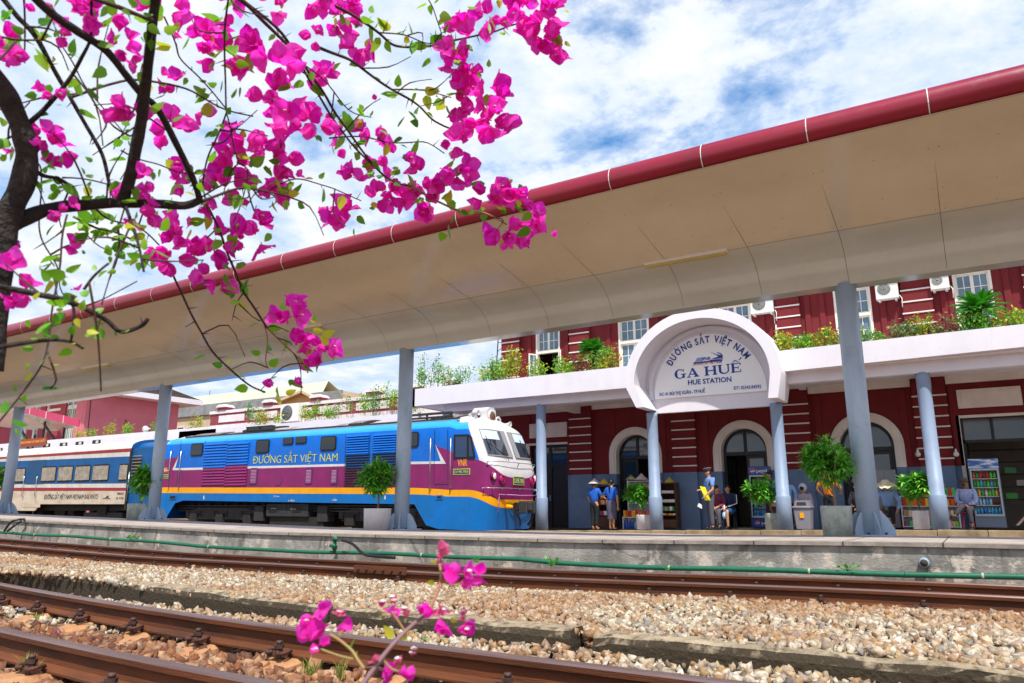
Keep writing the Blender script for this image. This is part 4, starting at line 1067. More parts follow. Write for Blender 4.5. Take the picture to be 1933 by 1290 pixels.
mb = MB(); mb.box(fx0, LY+.12, -.30, (fx0+fx1)/2-.01, LY+.6, .09, M_under2); mb.box((fx0+fx1)/2+.01, LY+.12, -.30, fx1, LY+.6, .09, M_under2); mb.box(fx0+.1, LY+.2, -.62, fx1+.6, LY+LW-.3, -.31, M_under)
for k in range(5): mb.box(fx0+.12, LY+.105, -.16+k*.04, fx0+.5, LY+.118, -.145+k*.04, M_under); mb.box(fx1-.7, LY+.105, -.16+k*.04, fx1-.3, LY+.118, -.145+k*.04, M_under)
f = mb.build('fuel_tank', lo, bevel=.01); WLOC[f.name] = WLOC[lo.name]
mb = MB()
for x_, y_ in ((510, 962), (547, 963)):
    mb = MB(); p0, p1 = AY(x_, y_, LY+.1), AY(x_+11, y_, LY+.1); text_fit(mb, 'DẦU MÁY', (p0.x, p0.z), (p1.x, p1.z), .05, M_lwh, LY+.115); mb.build('lettering', f)
for px in (486, 605, 831): 
    a = AY(px-6, 960, LY+.15); mb = MB(); mb.box(a.x, LY+.15, -.45, a.x+.42, LY+.5, .02, M_under2); mb.build('equipment_box', lo, bevel=.01)
mb = MB(); mb.box(XT+.2, LY+.5, -.05, -11.4, LY+LW-.5, .15, M_under)
for k in range(26):
    x = -24.3+k*.46+rnd.uniform(-.1, .1); mb.box(x, LY+.35, rnd.uniform(-.5, -.1), x+rnd.uniform(.05, .22), LY+.6, .12, M_under)
for k in range(3): mb.tube([(-24.5, LY+.3, .04-.08*k), (-13.2, LY+.3, .03-.08*k)], .025, M_under2, 6)
mb.build('underframe', lo)
# coupler, hoses, steps at the nose
cx0 = -10.85; mb = MB(); mb.box(cx0-.3, LC-.14, -.10, cx0+.25, LC+.14, .12, M_under); mb.box(cx0+.15, LC-.2, -.18, cx0+.42, LC+.24, .16, M_under2); mb.box(cx0+.42, LC-.18, -.10, cx0+.55, LC-.02, .12, M_under2); mb.box(cx0+.42, LC+.1, -.18, cx0+.50, LC+.22, .16, M_under2); mb.build('coupler', lo, bevel=.02)
mb = MB(); mb.tube(catmull([(cx0, LC-.55, -.02), (cx0+.18, LC-.5, -.1), (cx0+.25, LC-.3, -.32), (cx0+.15, LC-.1, -.5)], 5), .022, M_black, 7); mb.tube(catmull([(cx0+.1, LC+.3, .0), (cx0+.35, LC+.3, -.2), (cx0+.25, LC+.15, -.5)], 5), .03, M_under, 7); mb.build('brake_hose', lo)
mb = MB(); mb.lathe((cx0+.02, LC-.56, .0), [(.05, -.05), (.07, .0), (.06, .1), (.03, .16)], M_yel, 10, 'x'); mb.build('hose_coupling', lo)
mb = MB(); zt = .33; P = [(cx0-.05, LY+.42, -.14), (cx0-.02, LY+.42, zt), (cx0+.12, LC-.4, zt-.01), (cx0+.14, LC, zt-.02), (cx0+.12, LC+.4, zt-.01), (cx0-.02, LY+LW-.2, zt), (cx0-.05, LY+LW-.2, -.14)]; mb.tube(P, .014, mat('pink_rod', '#c78ac0', rough=.4), 6); mb.build('uncoupling_rod', lo)

# ================= PASSENGER COACH =================
M_cream = mat('coach_cream', '#d8c9b4', '#b69c80', rough=.6, ns=1.6, lo=.45, hi=.8, stretch=(1, 1, 2), grime=.45)
M_cwhite = mat('coach_white', '#ded8d2', '#cfc6bc', rough=.5, ns=2, grime=.3)
M_cblue = mat('coach_blue', '#0b5c9c', '#0a5088', rough=.45, ns=1.5, spec=.35, grime=.3)
M_cred = mat('coach_red', '#a32a34', '#92252e', rough=.5, ns=2)
M_shut = mat('window_shutter', '#b3a898', '#8f8577', rough=.6, ns=6)
co_ = thing('passenger_coach', 'blue, white and cream passenger coach with shuttered windows and rusty skirt', 'railway coach', (-36, LC, -.84))
cl = lambda a, b_: L2([a, b_])
lines = {'zb': L2([(30, 952), (240, 952)]), 'r0': L2([(24, 927.5), (240, 927)]), 'r1': L2([(24, 921), (240, 921)]), 'b0': L2([(24, 914.5), (240, 913)]), 'b1': L2([(0, 872), (240, 862)]), 'r2': L2([(0, 866.5), (240, 853)]), 'r3': L2([(0, 865), (240, 849)])}
X0, X1 = -62, XY(243, LY)
mb = MB()
xsq = [X0, -50, -42, -36, -32, X1]
secq = []
for x in xsq:
    q = [(0, lvl(lines['zb'], x)), (0, lvl(lines['r0'], x)), (0, lvl(lines['r1'], x)), (0, lvl(lines['b0'], x)), (0, lvl(lines['b1'], x)), (0, lvl(lines['r2'], x)), (-.01, lvl(lines['r2'], x)+.005), (-.01, lvl(lines['r3'], x)+.04)]
    secq.append(q)
mt = [M_cream, M_cred, M_cwhite, M_cblue, M_cwhite, M_cred, M_cred]
for i in range(len(xsq)-1):
    for k in range(7):
        a, b_ = secq[i][k], secq[i][k+1]; c, d = secq[i+1][k+1], secq[i+1][k]
        mb.add([(xsq[i], LY+a[0], a[1]), (xsq[i+1], LY+d[0], d[1]), (xsq[i+1], LY+c[0], c[1]), (xsq[i], LY+b_[0], b_[1])], [(0, 1, 2, 3)], mt[k])
mb.box(X0, LY+.01, .1, X1, LY+LW, 2.1, M_cblue)
mb.build('body', co_)
mb = MB(); n = 9
ring = []
for x in (X0, -50, -42, -36, -32, X1):
    z = lvl(lines['r3'], x)+.04
    ring.append([(x, LC-(LW/2+.01)*math.cos(t), z+.42*math.sin(t)**.75) for t in [math.pi*k/14 for k in range(15)]])
mb.add([v for r in ring for v in r], [(i*15+k, (i+1)*15+k, (i+1)*15+k+1, i*15+k+1) for i in range(5) for k in range(14)], M_cwhite, True)
mb.add(ring[-1], [tuple(range(15))], M_cblue); mb.build('roof', co_)
# rounded blue end and gangway
mb = MB(); xe = XY(290, LY); z0_, z1_ = .05, 2.32
mb.prism(rrect(LY+.25, -.2, LY+LW-.25, 2.45, .35, 6), X1+.0, xe+.35, M_cblue, 'x'); mb.build('gangway', co_)
mb = MB(); mb.prism([(X1-.02, .0), (xe-.1, .0), (xe-.1, 2.2), (X1-.02, 2.2)], LY+.05, LY+LW-.05, M_cblue); mb.build('vestibule', co_)
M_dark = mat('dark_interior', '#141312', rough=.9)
mb = MB(); a = AY(249, 866, LY); b_ = AY(263, 900, LY); mb.box(a.x, LY+.03, b_.z, b_.x, LY+.045, a.z, M_dark)
for k in range(7): mb.box(a.x, LY+.02, b_.z+.05+k*.12, b_.x, LY+.03, b_.z+.075+k*.12, M_shut)
mb.build('door_window', co_)
mb = MB(); mb.box(X1-.06, LY-.02, -.1, X1+.02, LY+.03, 2.1, M_under); mb.tube([(X1+.1, LY-.05, .2), (X1+.1, LY-.05, 1.3)], .02, M_chrome, 6); mb.build('end_frame', co_)
# windows
def cwin(px0, px1, py0=881, py1=909.5):
    a = AY(px0, py0, LY); b_ = AY(px1, py1, LY); x0, x1, z0_, z1_ = a.x, b_.x, b_.z, a.z
    mb = MB(); mb.prism(rrect(x0, z0_, x1, z1_, .08), LY-.015, LY+.01, M_black); f = mb.build('window', co_); WLOC[f.name] = WLOC[co_.name]
    mb = MB(); mb.prism(rrect(x0+.03, z0_+.03, x1-.03, z1_-.03, .06), LY-.018, LY-.015, M_dark)
    n = 9
    for k in range(n):
        z = z0_+.06+(z1_-z0_-.12)*(k+.5)/n; mb.box(x0+.04, LY-.03, z-.032, x1-.04, LY-.019, z+.03, M_shut)
    mb.box((x0+x1)/2-.015, LY-.036, z0_+.04, (x0+x1)/2+.015, LY-.02, z1_-.04, M_shut); mb.build('shutter', f)
cwin(81, 104, 881, 910); cwin(112, 136, 880, 909.5); cwin(144, 169, 879, 909); cwin(177, 204, 877.5, 908.5); cwin(227, 240, 876, 908)
cwin(25, 46, 884, 911); cwin(-2, 16, 884, 911); cwin(-28, -8, 884, 911)
# recessed door
a = AY(55, 869, LY); b_ = AY(77, 948, LY); mb = MB(); mb.box(a.x, LY-.012, lvl(lines['b0'], -34), b_.x, LY-.004, a.z-.02, mat('coach_door_blue', '#0c4d7d', '#0b4570', rough=.5, ns=2)); mb.box(a.x, LY-.014, -.02, b_.x, LY-.004, lvl(lines['zb'], -34)+.3, M_cream); mb.build('door', co_)
for px in (46, 70):
    a = AY(px, 900, LY-.08); b_ = AY(px-3, 937, LY-.08); b_.x = a.x; mb = MB(); mb.tube([(a.x, LY, a.z), a, b_, (b_.x, LY, b_.z)], .014, M_chrome, 6); mb.build('handrail', co_)
mb = MB(); 
x0, x1 = XY(33, LY), XY(75, LY)
mb.prism([(x0-.3, .12), (x0, -.16), (x1, -.16), (x1+.3, .12)], LY-.006, LY+.03, M_cream); mb.build('skirt', co_)
mb = MB(); mb.bar((XY(37, LY), LY+.05, -.35), (XY(68, LY), LY+.05, -.35), .25, .03, M_under2); mb.tube([(XY(38, LY), LY+.1, -.35), (XY(38, LY), LY+.1, -.1)], .015, M_chrome, 5); mb.tube([(XY(67, LY), LY+.1, -.35), (XY(67, LY), LY+.1, -.1)], .015, M_chrome, 5); mb.build('step', co_)
M_navy = mat('navy_letters', '#1a2233', rough=.5)
mb = MB(); p0, p1 = AY(83, 943, LY), AY(184, 942.5, LY); text_fit(mb, 'ĐƯỜNG SẮT VIỆT NAM-VIETNAM RAILWAYS', (p0.x, p0.z), (p1.x, p1.z), .20, M_navy, LY-.004, bold=.0, shear=.1); mb.build('lettering', co_); mb = MB()
p0, p1 = AY(221, 934, LY), AY(233, 934, LY); text_fit(mb, 'HARACO', (p0.x, p0.z), (p1.x, p1.z), .085, M_navy, LY-.004); mb.build('lettering', co_); mb = MB()
p0, p1 = AY(219, 943, LY), AY(233, 943, LY); text_fit(mb, 'HL 71724', (p0.x, p0.z), (p1.x, p1.z), .085, M_navy, LY-.004)
mb.build('lettering', co_)
mb = MB(); p = AY(200, 941, LY); mb.box(p.x-.2, LY-.004, p.z-.03, p.x+.28, LY-.002, p.z, M_navy); mb.prism([(p.x-.1, p.z+.02), (p.x+.2, p.z+.02), (p.x+.12, p.z+.12), (p.x+.02, p.z+.06)], LY-.004, LY-.002, M_navy); mb.build('emblem', co_)
for bx in (-29.2, -43):
    mb = MB(); mb.box(bx-1.3, LY+.3, -.45, bx+1.3, LY+.5, -.22, M_under2); mb.box(bx-.3, LY+.25, -.3, bx+.3, LY+.45, .05, M_under); f = mb.build('bogie', co_); WLOC[f.name] = WLOC[co_.name]
    wheel(bx-.9, f, .42); wheel(bx+.9, f, .42)
mb = MB(); mb.box(-60, LY+.35, -.15, X1, LY+LW-.35, .12, M_under)
for k in range(14): x = -46+k*1.3+rnd.uniform(-.2, .2); mb.box(x, LY+.4, rnd.uniform(-.55, -.3), x+rnd.uniform(.3, .9), LY+.9, .1, mat('brown_gear', '#2e2119', '#1c1613', rough=.9, ns=4))
mb.build('underframe', co_)
# ================= STATION BUILDING =================
FY = 25.0
M_redw = mat('maroon_wall', '#76131a', '#670f15', rough=.8, ns=1.3, lo=.35, hi=.7, bump=.12, bs=30, grime=.3, gs=.5)
M_blw = mat('blue_dado', '#6a80a0', '#5f7492', rough=.75, ns=1.5, bump=.1, bs=30, grime=.3, gs=.6)
M_trim = mat('cream_trim', '#e6ddd6', '#dad0c7', rough=.7, ns=2, bump=.08, bs=30, grime=.15)
M_pw = mat('porch_white', '#e9e5ec', '#dfdbe3', rough=.7, ns=.8, lo=.3, hi=.75, bump=.08, bs=20, grime=.12, gs=.6)
M_dwood = mat('dark_door', '#17161b', '#0e0d10', rough=.45, ns=4)
M_gl = mat('door_glass', '#28302e', rough=.05, spec=.9)
M_in = mat('hall_interior', '#a89e92', '#958b80', rough=.9, ns=1)
M_winw = mat('window_cream', '#e4dccf', rough=.5)
M_wgl = mat('window_glass', '#5e7d92', '#46606f', rough=.08, ns=1.5, spec=.8)
bl = thing('station_building', 'maroon two-storey station building with arched doors and white banded pilasters', 'station', (-6, FY, -.7))
GZ = -.75; PZ = 1.15; TZ = 8.2; XL, XR = -17.4, 5.2
arches = [(-9.90, .72), (-6.10, .74), (-2.42, .76)]; SZ = 1.80
def arcpts(cx, r, z, n=20, a0=180, a1=0): return [(cx+r*math.cos(R(a0+(a1-a0)*k/n)), z+r*math.sin(R(a0+(a1-a0)*k/n))) for k in range(n+1)]
mb = MB()
ops = [(-14.2, -12.6, 2.30, None)] + [(cx-r, cx+r, SZ, r) for cx, r in arches] + [(.10, 1.66, 2.5, None), (3.3, 4.7, 2.5, None)]
def wallpiece(poly, m): mb.prism(poly, FY, FY+.35, m)
x = XL
for (a, b_, zt, r) in ops:
    wallpiece([(x, GZ), (a, GZ), (a, PZ), (x, PZ)], M_blw); wallpiece([(x, PZ+.001), (a, PZ+.001), (a, 4.0), (x, 4.0)], M_redw)
    if r: wallpiece([(a, 4.0)] + arcpts((a+b_)/2, r, zt) + [(b_, 4.0)], M_redw)
    else: wallpiece([(a, zt), (b_, zt), (b_, 4.0), (a, 4.0)], M_redw)
    x = b_
wallpiece([(x, GZ), (XR, GZ), (XR, PZ), (x, PZ)], M_blw); wallpiece([(x, PZ+.001), (XR, PZ+.001), (XR, 4.0), (x, 4.0)], M_redw)
# upper storey
UW = [(-13.38, 1.06), (-9.80, 1.20), (-6.1, 1.1), (-2.40, 1.08), (.87, .98), (4.2, 1.0)]
x = -15.45
for (cx, wd) in UW:
    a, b_ = cx-wd/2, cx+wd/2
    wallpiece([(x, 4.0), (a, 4.0), (a, TZ), (x, TZ)], M_redw); wallpiece([(a, 6.85), (b_, 6.85), (b_, TZ), (a, TZ)], M_redw); x = b_
wallpiece([(x, 4.0), (XR, 4.0), (XR, TZ), (x, TZ)], M_redw)
mb.box(-15.45, FY+.36, 4.0, -15.1, FY+9, TZ, M_redw); mb.box(XL, FY+.36, GZ, XL+.3, FY+9, 4, M_redw)
mb.build('wall', bl)
mb = MB(); mb.box(XL+.3, FY+3.6, GZ, XR, FY+3.8, 8, M_in); mb.box(XL+.3, FY+.36, 3.9, XR, FY+3.6, 4.0, M_in); mb.box(XL+.3, FY+.36, 8.0, XR, FY+3.6, 8.05, M_in); mb.box(XL+.3, FY+.36, GZ-.1, XR, FY+3.6, GZ+.08, M_in)
for xx in (-12.0, -8.2, -4.3, -.8, XR): mb.box(xx, FY+.36, GZ+.08, xx+.1, FY+3.6, 3.9, M_in)
mb.build('interior', bl)
# raised wall panels between pilasters (flat vertical strips)
mb = MB()
for xx in (-14.3, -12.62, -10.75, -8.85, -7.35, -4.85+.0, -3.72, -1.32, -.02, 1.9): 
    mb.box(xx-.10, FY-.03, PZ+.002, xx+.10, FY-.001, 3.45, M_redw) if not (-14.2 < xx < -12.6) else None
for xx in (-14.2, -12.55, -10.8, -8.9, -3.3, -1.55, .1, 1.7, -5.2, -3.75): mb.box(xx-.08, FY-.05, 4.0, xx+.08, FY-.001, TZ, M_redw)
mb.build('wall_strip', bl)
def pilaster(x0, x1, z0_, z1_, levels, blue=True):
    mb = MB()
    if blue: mb.box(x0-.04, FY-.20, GZ, x1+.04, FY-.001, .30, M_blw); mb.box(x0, FY-.16, .30, x1, FY-.001, PZ, M_blw)
    mb.box(x0, FY-.16, PZ if blue else z0_, x1, FY-.001, z1_, M_redw)
    for z in levels: mb.box(x0-.02, FY-.19, z-.02, x1+.02, FY-.16, z+.022, M_trim)
    mb.build('pilaster', bl)
lv = [1.36+.306*k for k in range(8)]
for (a, b_) in ((-12.41, -11.55), (-8.46, -7.66), (-4.73, -3.98), (-1.03, -.17), (2.1, 2.9)): pilaster(a, b_, PZ, 3.9, [z for z in lv if z < 3.5])
lu = [4.3+.36*k for k in range(9)]
for (a, b_) in ((-15.43, -14.6), (-12.36, -11.54), (-4.72, -3.98), (-1.0, -.2), (2.1, 2.9), (-8.46, -7.66)): pilaster(a, b_, 4.0, TZ, lu, False)
# frieze
mb = MB()
x = XL
for (a, b_) in ((-12.41, -11.55), (-8.46, -7.66), (-4.73, -3.98), (-1.03, -.17), (2.1, 2.9), (XR, XR)):
    if a > x: mb.box(x, FY-.10, 3.52, a-.03, FY-.001, 3.95, M_trim)
    x = b_+.03
mb.build('frieze', bl)
# arch surrounds
def arch_door(cx, r, openleaf):
    mb = MB(); ro = r+.27
    for (r0, r1, y0, y1) in ((r-.0, ro, FY-.07, FY-.002), (r+.07, ro-.06, FY-.10, FY-.07)):
        inn = [(cx-r0, PZ)]+arcpts(cx, r0, SZ)+[(cx+r0, PZ)]; outr = [(cx-r1, PZ)]+arcpts(cx, r1, SZ)+[(cx+r1, PZ)]
        n = len(inn); vs_ = [(p[0], y0, p[1]) for p in inn]+[(p[0], y0, p[1]) for p in outr]+[(p[0], y1, p[1]) for p in inn]+[(p[0], y1, p[1]) for p in outr]
        fs = []
        for i in range(n-1): fs += [(i, i+1, n+i+1, n+i), (i, 2*n+i, 2*n+i+1, i+1), (n+i, n+i+1, 3*n+i+1, 3*n+i)]
        fs += [(0, n, 3*n, 2*n), (n-1, 2*n+n-1, 3*n+n-1, 2*n-1)]
        mb.add(vs_, fs, M_trim)
    mb.build('arch_surround', bl)
    mb = MB()  # reveal
    pts = [(cx-r+.002, PZ)]+arcpts(cx, r-.002, SZ)+[(cx+r-.002, PZ)]; n = len(pts)
    mb.add([(p[0], FY-.06, p[1]) for p in pts]+[(p[0], FY+.34, p[1]) for p in pts], [(i, i+1, n+i+1, n+i) for i in range(n-1)], M_trim, True)
    mb.box(cx-r-.27, FY-.08, GZ, cx-r, FY-.002, PZ-.002, M_blw); mb.box(cx+r, FY-.08, GZ, cx+r+.27, FY-.002, PZ-.002, M_blw)
    mb.build('reveal', bl)
    mb = MB(); y0 = FY+.22; tz = 1.72
    inn = arcpts(cx, r-.10, SZ); outr = arcpts(cx, r-.004, SZ); n = len(inn)
    mb.add([(p[0], y0, p[1]) for p in inn]+[(p[0], y0, p[1]) for p in outr], [(i, i+1, n+i+1, n+i) for i in range(n-1)], M_dwood)
    mb.box(cx-r+.01, y0, GZ, cx-r+.09, y0+.06, SZ, M_dwood); mb.box(cx+r-.09, y0, GZ, cx+r-.01, y0+.06, SZ, M_dwood)
    mb.box(cx-r+.09, y0-.01, tz-.05, cx+r-.09, y0+.06, tz+.07, M_dwood); mb.box(cx-.05, y0-.012, tz+.07, cx+.05, y0+.05, SZ+r-.03, M_dwood)
    f = mb.build('door_frame', bl); WLOC[f.name] = WLOC[bl.name]
    mb = MB(); mb.prism([(cx-r+.10, tz)]+arcpts(cx, r-.08, SZ)+[(cx+r-.10, tz)], y0+.02, y0+.03, M_gl); mb.build('fanlight', f)
    for (s, o_) in openleaf:
        mb = MB(); w_ = r-.1; z0_, z1_ = GZ+.1, tz-.06; hx_ = cx+s*(r-.1)
        ang = R(o_); 
        mb.M = Matrix.Translation((hx_, y0+.03, 0)) @ Matrix.Rotation(-s*ang if s < 0 else ang*-1*-1*-1, 4, 'Z') @ Matrix.Scale(-s, 4, (1, 0, 0))
        mb.box(0, 0, z0_, .09, .045, z1_, M_dwood); mb.box(w_-.09, 0, z0_, w_-.005, .045, z1_, M_dwood)
        for (za, zb) in ((z0_, z0_+.25), (.35, .47), (z1_-.1, z1_), (1.0, 1.05)): mb.box(.09, 0, za, w_-.09, .045, zb, M_dwood)
        mb.box(.09, .015, z0_+.25, w_-.09, .025, .35, M_dwood); mb.box(.09, .015, .47, w_-.09, .022, z1_-.1, M_gl)
        mb.build('door_leaf', f)
arch_door(*arches[0], [(-1, 0), (1, 75)]); arch_door(*arches[1], [(-1, 78), (1, 0)]); arch_door(*arches[2], [(-1, 0), (1, 0)])
# rectangular door 1
mb = MB(); y0 = FY+.12; mb.box(-14.2, y0, GZ, -14.1, y0+.06, 2.3, M_dwood); mb.box(-12.7, y0, GZ, -12.6, y0+.06, 2.3, M_dwood); mb.box(-14.1, y0, 1.45, -12.7, y0+.06, 1.56, M_dwood); mb.box(-14.1, y0, 2.2, -12.7, y0+.06, 2.3, M_dwood); mb.box(-13.45, y0-.01, GZ, -13.33, y0+.05, 2.2, M_dwood)
mb.box(-14.1, y0+.03, 1.56, -13.45, y0+.035, 2.2, M_gl); mb.box(-13.33, y0+.03, 1.56, -12.7, y0+.035, 2.2, M_gl); mb.box(-14.1, y0+.03, GZ, -13.45, y0+.05, 1.45, M_dwood); mb.box(-13.33, y0+.03, GZ, -12.7, y0+.05, 1.45, M_dwood)
for z in (-.5, .1, .62): mb.box(-14.05, y0+.005, z, -13.5, y0+.03, z+.08, M_dwood); mb.box(-13.28, y0+.005, z, -12.75, y0+.03, z+.08, M_dwood)
f = mb.build('door', bl); WLOC[f.name] = WLOC[bl.name]
mb = MB(); mb.box(-13.42, y0-.04, .22, -13.38, y0-.011, .42, M_chrome); mb.build('handle', f)
mb = MB(); mb.box(-14.36, FY-.06, PZ, -14.2, FY-.002, 2.36, M_trim); mb.box(-14.36, FY-.05, 2.3, -12.58, FY-.002, 2.38, M_trim); mb.build('door_trim', bl)
def panel(x0, x1, z0_, z1_):
    mb = MB(); mb.box(x0, FY-.07, z0_, x1, FY-.002, z1_, M_trim); mb.box(x0+.10, FY-.085, z0_+.09, x1-.10, FY-.07, z1_-.07, M_trim); mb.build('wall_panel', bl, bevel=.01)
panel(-14.2, -12.58, 2.58, 3.13); panel(.10, 1.66, 2.78, 3.32)
# shop opening frame
mb = MB(); mb.box(.0, FY-.03, GZ, .10, FY-.002, 2.58, M_trim); mb.box(.10, FY-.03, 2.5, 1.66, FY-.002, 2.58, M_trim); mb.box(1.66, FY-.03, GZ, 1.74, FY-.002, 2.58, M_trim)
mb.box(.10, FY+.15, 1.80, 1.66, FY+.2, 1.88, M_dwood); mb.box(.82, FY+.15, 1.88, .90, FY+.2, 2.5, M_dwood); mb.box(.10, FY+.18, 1.88, .82, FY+.185, 2.5, M_gl); mb.box(.90, FY+.18, 1.88, 1.66, FY+.185, 2.5, M_gl); mb.box(.10, FY+.15, GZ, .17, FY+.2, 2.5, M_dwood)
mb.build('shop_frame', bl)
# upper windows
def upwin(cx, wd, opened=False):
    x0, x1 = cx-wd/2, cx+wd/2; yb = FY+.10; tr = 5.88
    mb = MB()
    mb.box(x0, FY-.02, 4.0, x0+.07, FY+.14, 6.85, M_winw); mb.box(x1-.07, FY-.02, 4.0, x1, FY+.14, 6.85, M_winw); mb.box(x0+.07, FY-.01, 6.77, x1-.07, FY+.14, 6.85, M_winw); mb.box(x0+.07, FY-.01, tr, x1-.07, FY+.14, tr+.09, M_winw)
    f = mb.build('window', bl); WLOC[f.name] = WLOC[bl.name]
    def sash(xa, xb, za, zb, nz, M=None):
        mb = MB(); mb.M = M
        mb.box(xa, yb-.03, za, xa+.045, yb+.01, zb, M_winw); mb.box(xb-.045, yb-.03, za, xb, yb+.01, zb, M_winw); mb.box(xa+.045, yb-.03, za, xb-.045, yb+.01, za+.05, M_winw); mb.box(xa+.045, yb-.03, zb-.05, xb-.045, yb+.01, zb, M_winw)
        xm = (xa+xb)/2; mb.box(xm-.012, yb-.025, za+.05, xm+.012, yb, zb-.05, M_winw)
        for k in range(1, nz): z = za+.05+(zb-za-.1)*k/nz; mb.box(xa+.045, yb-.022, z-.012, xb-.045, yb, z+.012, M_winw)
        mb.box(xa+.045, yb-.008, za+.05, xb-.045, yb-.003, zb-.05, M_wgl); mb.build('sash', f)
    sash(x0+.07, cx, tr+.09, 6.77, 2); sash(cx, x1-.07, tr+.09, 6.77, 2)
    if not opened: sash(x0+.07, cx, 4.2, tr, 4); sash(cx, x1-.07, 4.2, tr, 4)
    else:
        for (hx_, s) in ((x0+.07, 1), (x1-.07, -1)):
            M = Matrix.Translation((hx_, yb, 0)) @ Matrix.Rotation(R(-120*s), 4, 'Z') @ Matrix.Translation((-hx_, -yb, 0))
            if s == 1: sash(hx_, hx_+(wd/2-.07), 4.2, tr, 4, M)
            else: sash(hx_-(wd/2-.07), hx_, 4.2, tr, 4, M)
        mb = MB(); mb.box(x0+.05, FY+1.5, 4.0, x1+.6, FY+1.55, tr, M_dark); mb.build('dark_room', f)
upwin(*UW[0], True)
for u in UW[1:]: upwin(*u)
# main roof eave and back
mb = MB(); mb.box(-16.2, FY-1.0, 8.2, XR+1, FY+9, 8.45, mat('eave_white', '#dfd0cf', rough=.7)); mb.build('eave', bl)
mb = MB(); mb.prism([(-16.2, 8.45), (XR+1, 8.45), (XR-2, 10.4), (-13, 10.4)], FY-1, FY+9, mat('roof_tile', '#8d3f2d', '#6e3324', rough=.8, ns=8)); mb.build('roof', bl)
# conduit and wires
mb = MB(); c = AY(1469, 622, 24.8); mb.tube([(c.x-.12, 24.86, 6.9), (c.x-.10, 24.86, c.z+.2)], .012, M_trim, 5); mb.build('conduit', bl)

# ---- porch ----
PY = 21.5
pr = thing('porch_roof', 'white concrete porch roof with planted edge and a central arched portal', 'porch', (-7, PY, 3.7))
def zl(x): return 4.285+.0085*(x+12)      # top edge seems to rise slightly to the right
mb = MB()
xl = -17.25
def fascia(x0, x1):
    zb0, zb1 = 3.64+.012*(x0+17), 3.64+.012*(x1+17)
    mb.prism([(x0, 3.64), (x1, 3.64), (x1, 4.33), (x0, 4.28)] if x1 < -8 else [(x0, 3.72), (x1, 3.86), (x1, 4.40), (x0, 4.32)], PY, PY+.14, M_pw)
fascia(xl, -8.3); fascia(-4.05, 5.4)
mb.build('fascia', pr)
mb = MB(); mb.box(xl, PY+.14, 3.66, -8.3, FY-.001, 3.80, M_pw); mb.box(-4.05, PY+.14, 3.74, 5.4, FY-.001, 3.86, M_pw); mb.box(-8.3, PY+.6, 3.7, -4.05, FY-.001, 3.82, M_pw)
mb.box(xl-.001, PY, 3.64, xl+.12, FY, 4.28, M_pw); mb.build('slab', pr)
mb = MB(); mb.box(xl+1.2, 21.85, 3.38, -8.45, 22.15, 3.66, M_pw); mb.box(-3.98, 21.85, 3.42, 5.4, 22.15, 3.74, M_pw); 
for xx in (-12.05, -.62, -15.9, 3.1): mb.box(xx-.12, 22.15, 3.4, xx+.12, FY-.2, 3.66, M_pw)
mb.build('beam', pr)
M_pcol = mat('porch_column_paint', '#8d9fb8', '#8294ae', rough=.5, ns=1.2, bump=.05, grime=.3)
def porch_column(x, zt):
    zb = flz(x); mb = MB(); mb.lathe((x, 22.0, 0), [(.205, zb), (.205, .28), (.195, .30), (.175, .31), (.165, zt-.15), (.17, zt-.12), (.17, zt)], M_pcol, 28); mb.build('column', pr)
for x, zt in ((-12.07, 3.40), (-8.12, 2.86), (-4.38, 2.90), (-.62, 3.44), (3.1, 3.44), (-16.0, 3.4)): porch_column(x, zt)
# portal: barrel with corbelled feet
pcx, py0 = -6.26, 20.95
def ell(cx, rx, rz, z, n=28, a0=180, a1=0): return [(cx+rx*math.cos(R(a0+(a1-a0)*k/n)), z+rz*math.sin(R(a0+(a1-a0)*k/n))) for k in range(n+1)]
outer = [(-8.22, 2.92), (-8.56, 3.62)] + ell(pcx, 2.30, 2.10, 3.64)[0:] + [(-3.96, 3.62), (-4.10, 2.92)]
inner = [(-7.96, 2.92), (-8.26, 3.62)] + ell(pcx, 2.00, 1.80, 3.64)[0:] + [(-4.26, 3.62), (-4.36, 2.92)]
def ring_solid(mb, inn, outr, y0, y1, m):
    n = len(inn); vs_ = [(p[0], y0, p[1]) for p in inn]+[(p[0], y0, p[1]) for p in outr]+[(p[0], y1, p[1]) for p in inn]+[(p[0], y1, p[1]) for p in outr]
    fs = []
    for i in range(n-1): fs += [(i, i+1, n+i+1, n+i), (2*n+i, 3*n+i, 3*n+i+1, 2*n+i+1)]
    fs += [(0, n, 3*n, 2*n), (n-1, 3*n-1, 4*n-1, 2*n-1)]
    mb.add(vs_, fs, m)
    mb.add(vs_, [(i, 2*n+i, 2*n+i+1, i+1) for i in range(n-1)], m, True); mb.add(vs_, [(n+i, n+i+1, 3*n+i+1, 3*n+i) for i in range(n-1)], m, True)
mb = MB(); ring_solid(mb, inner, outer, py0, 22.25, M_pw); mb.build('portal', pr)
mb = MB(); o2 = ell(pcx, 2.30, 2.10, 3.64); i2 = ell(pcx, 2.10, 1.9, 3.64); ring_solid(mb, i2, o2, 22.251, FY-.2, M_pw); mb.build('barrel_roof', pr)
mb = MB(); tym = ell(pcx, 2.0, 1.8, 3.64); tb = [(-8.27, 3.62)]+tym+[(-4.25, 3.62), (-4.35, 2.84), (-7.97, 2.84)]
mb.prism(tb, 22.0, 22.18, M_pw); i3 = ell(pcx, 1.78, 1.78, 3.50); 
ring_solid(mb, [(pcx-1.74, 3.26)]+i3+[(pcx+1.74, 3.26)], [(pcx-1.9, 3.26)]+ell(pcx, 1.9, 1.78+.10, 3.52)+[(pcx+1.9, 3.26)], 21.93, 22.0, M_pw)
mb.build('tympanum', pr)

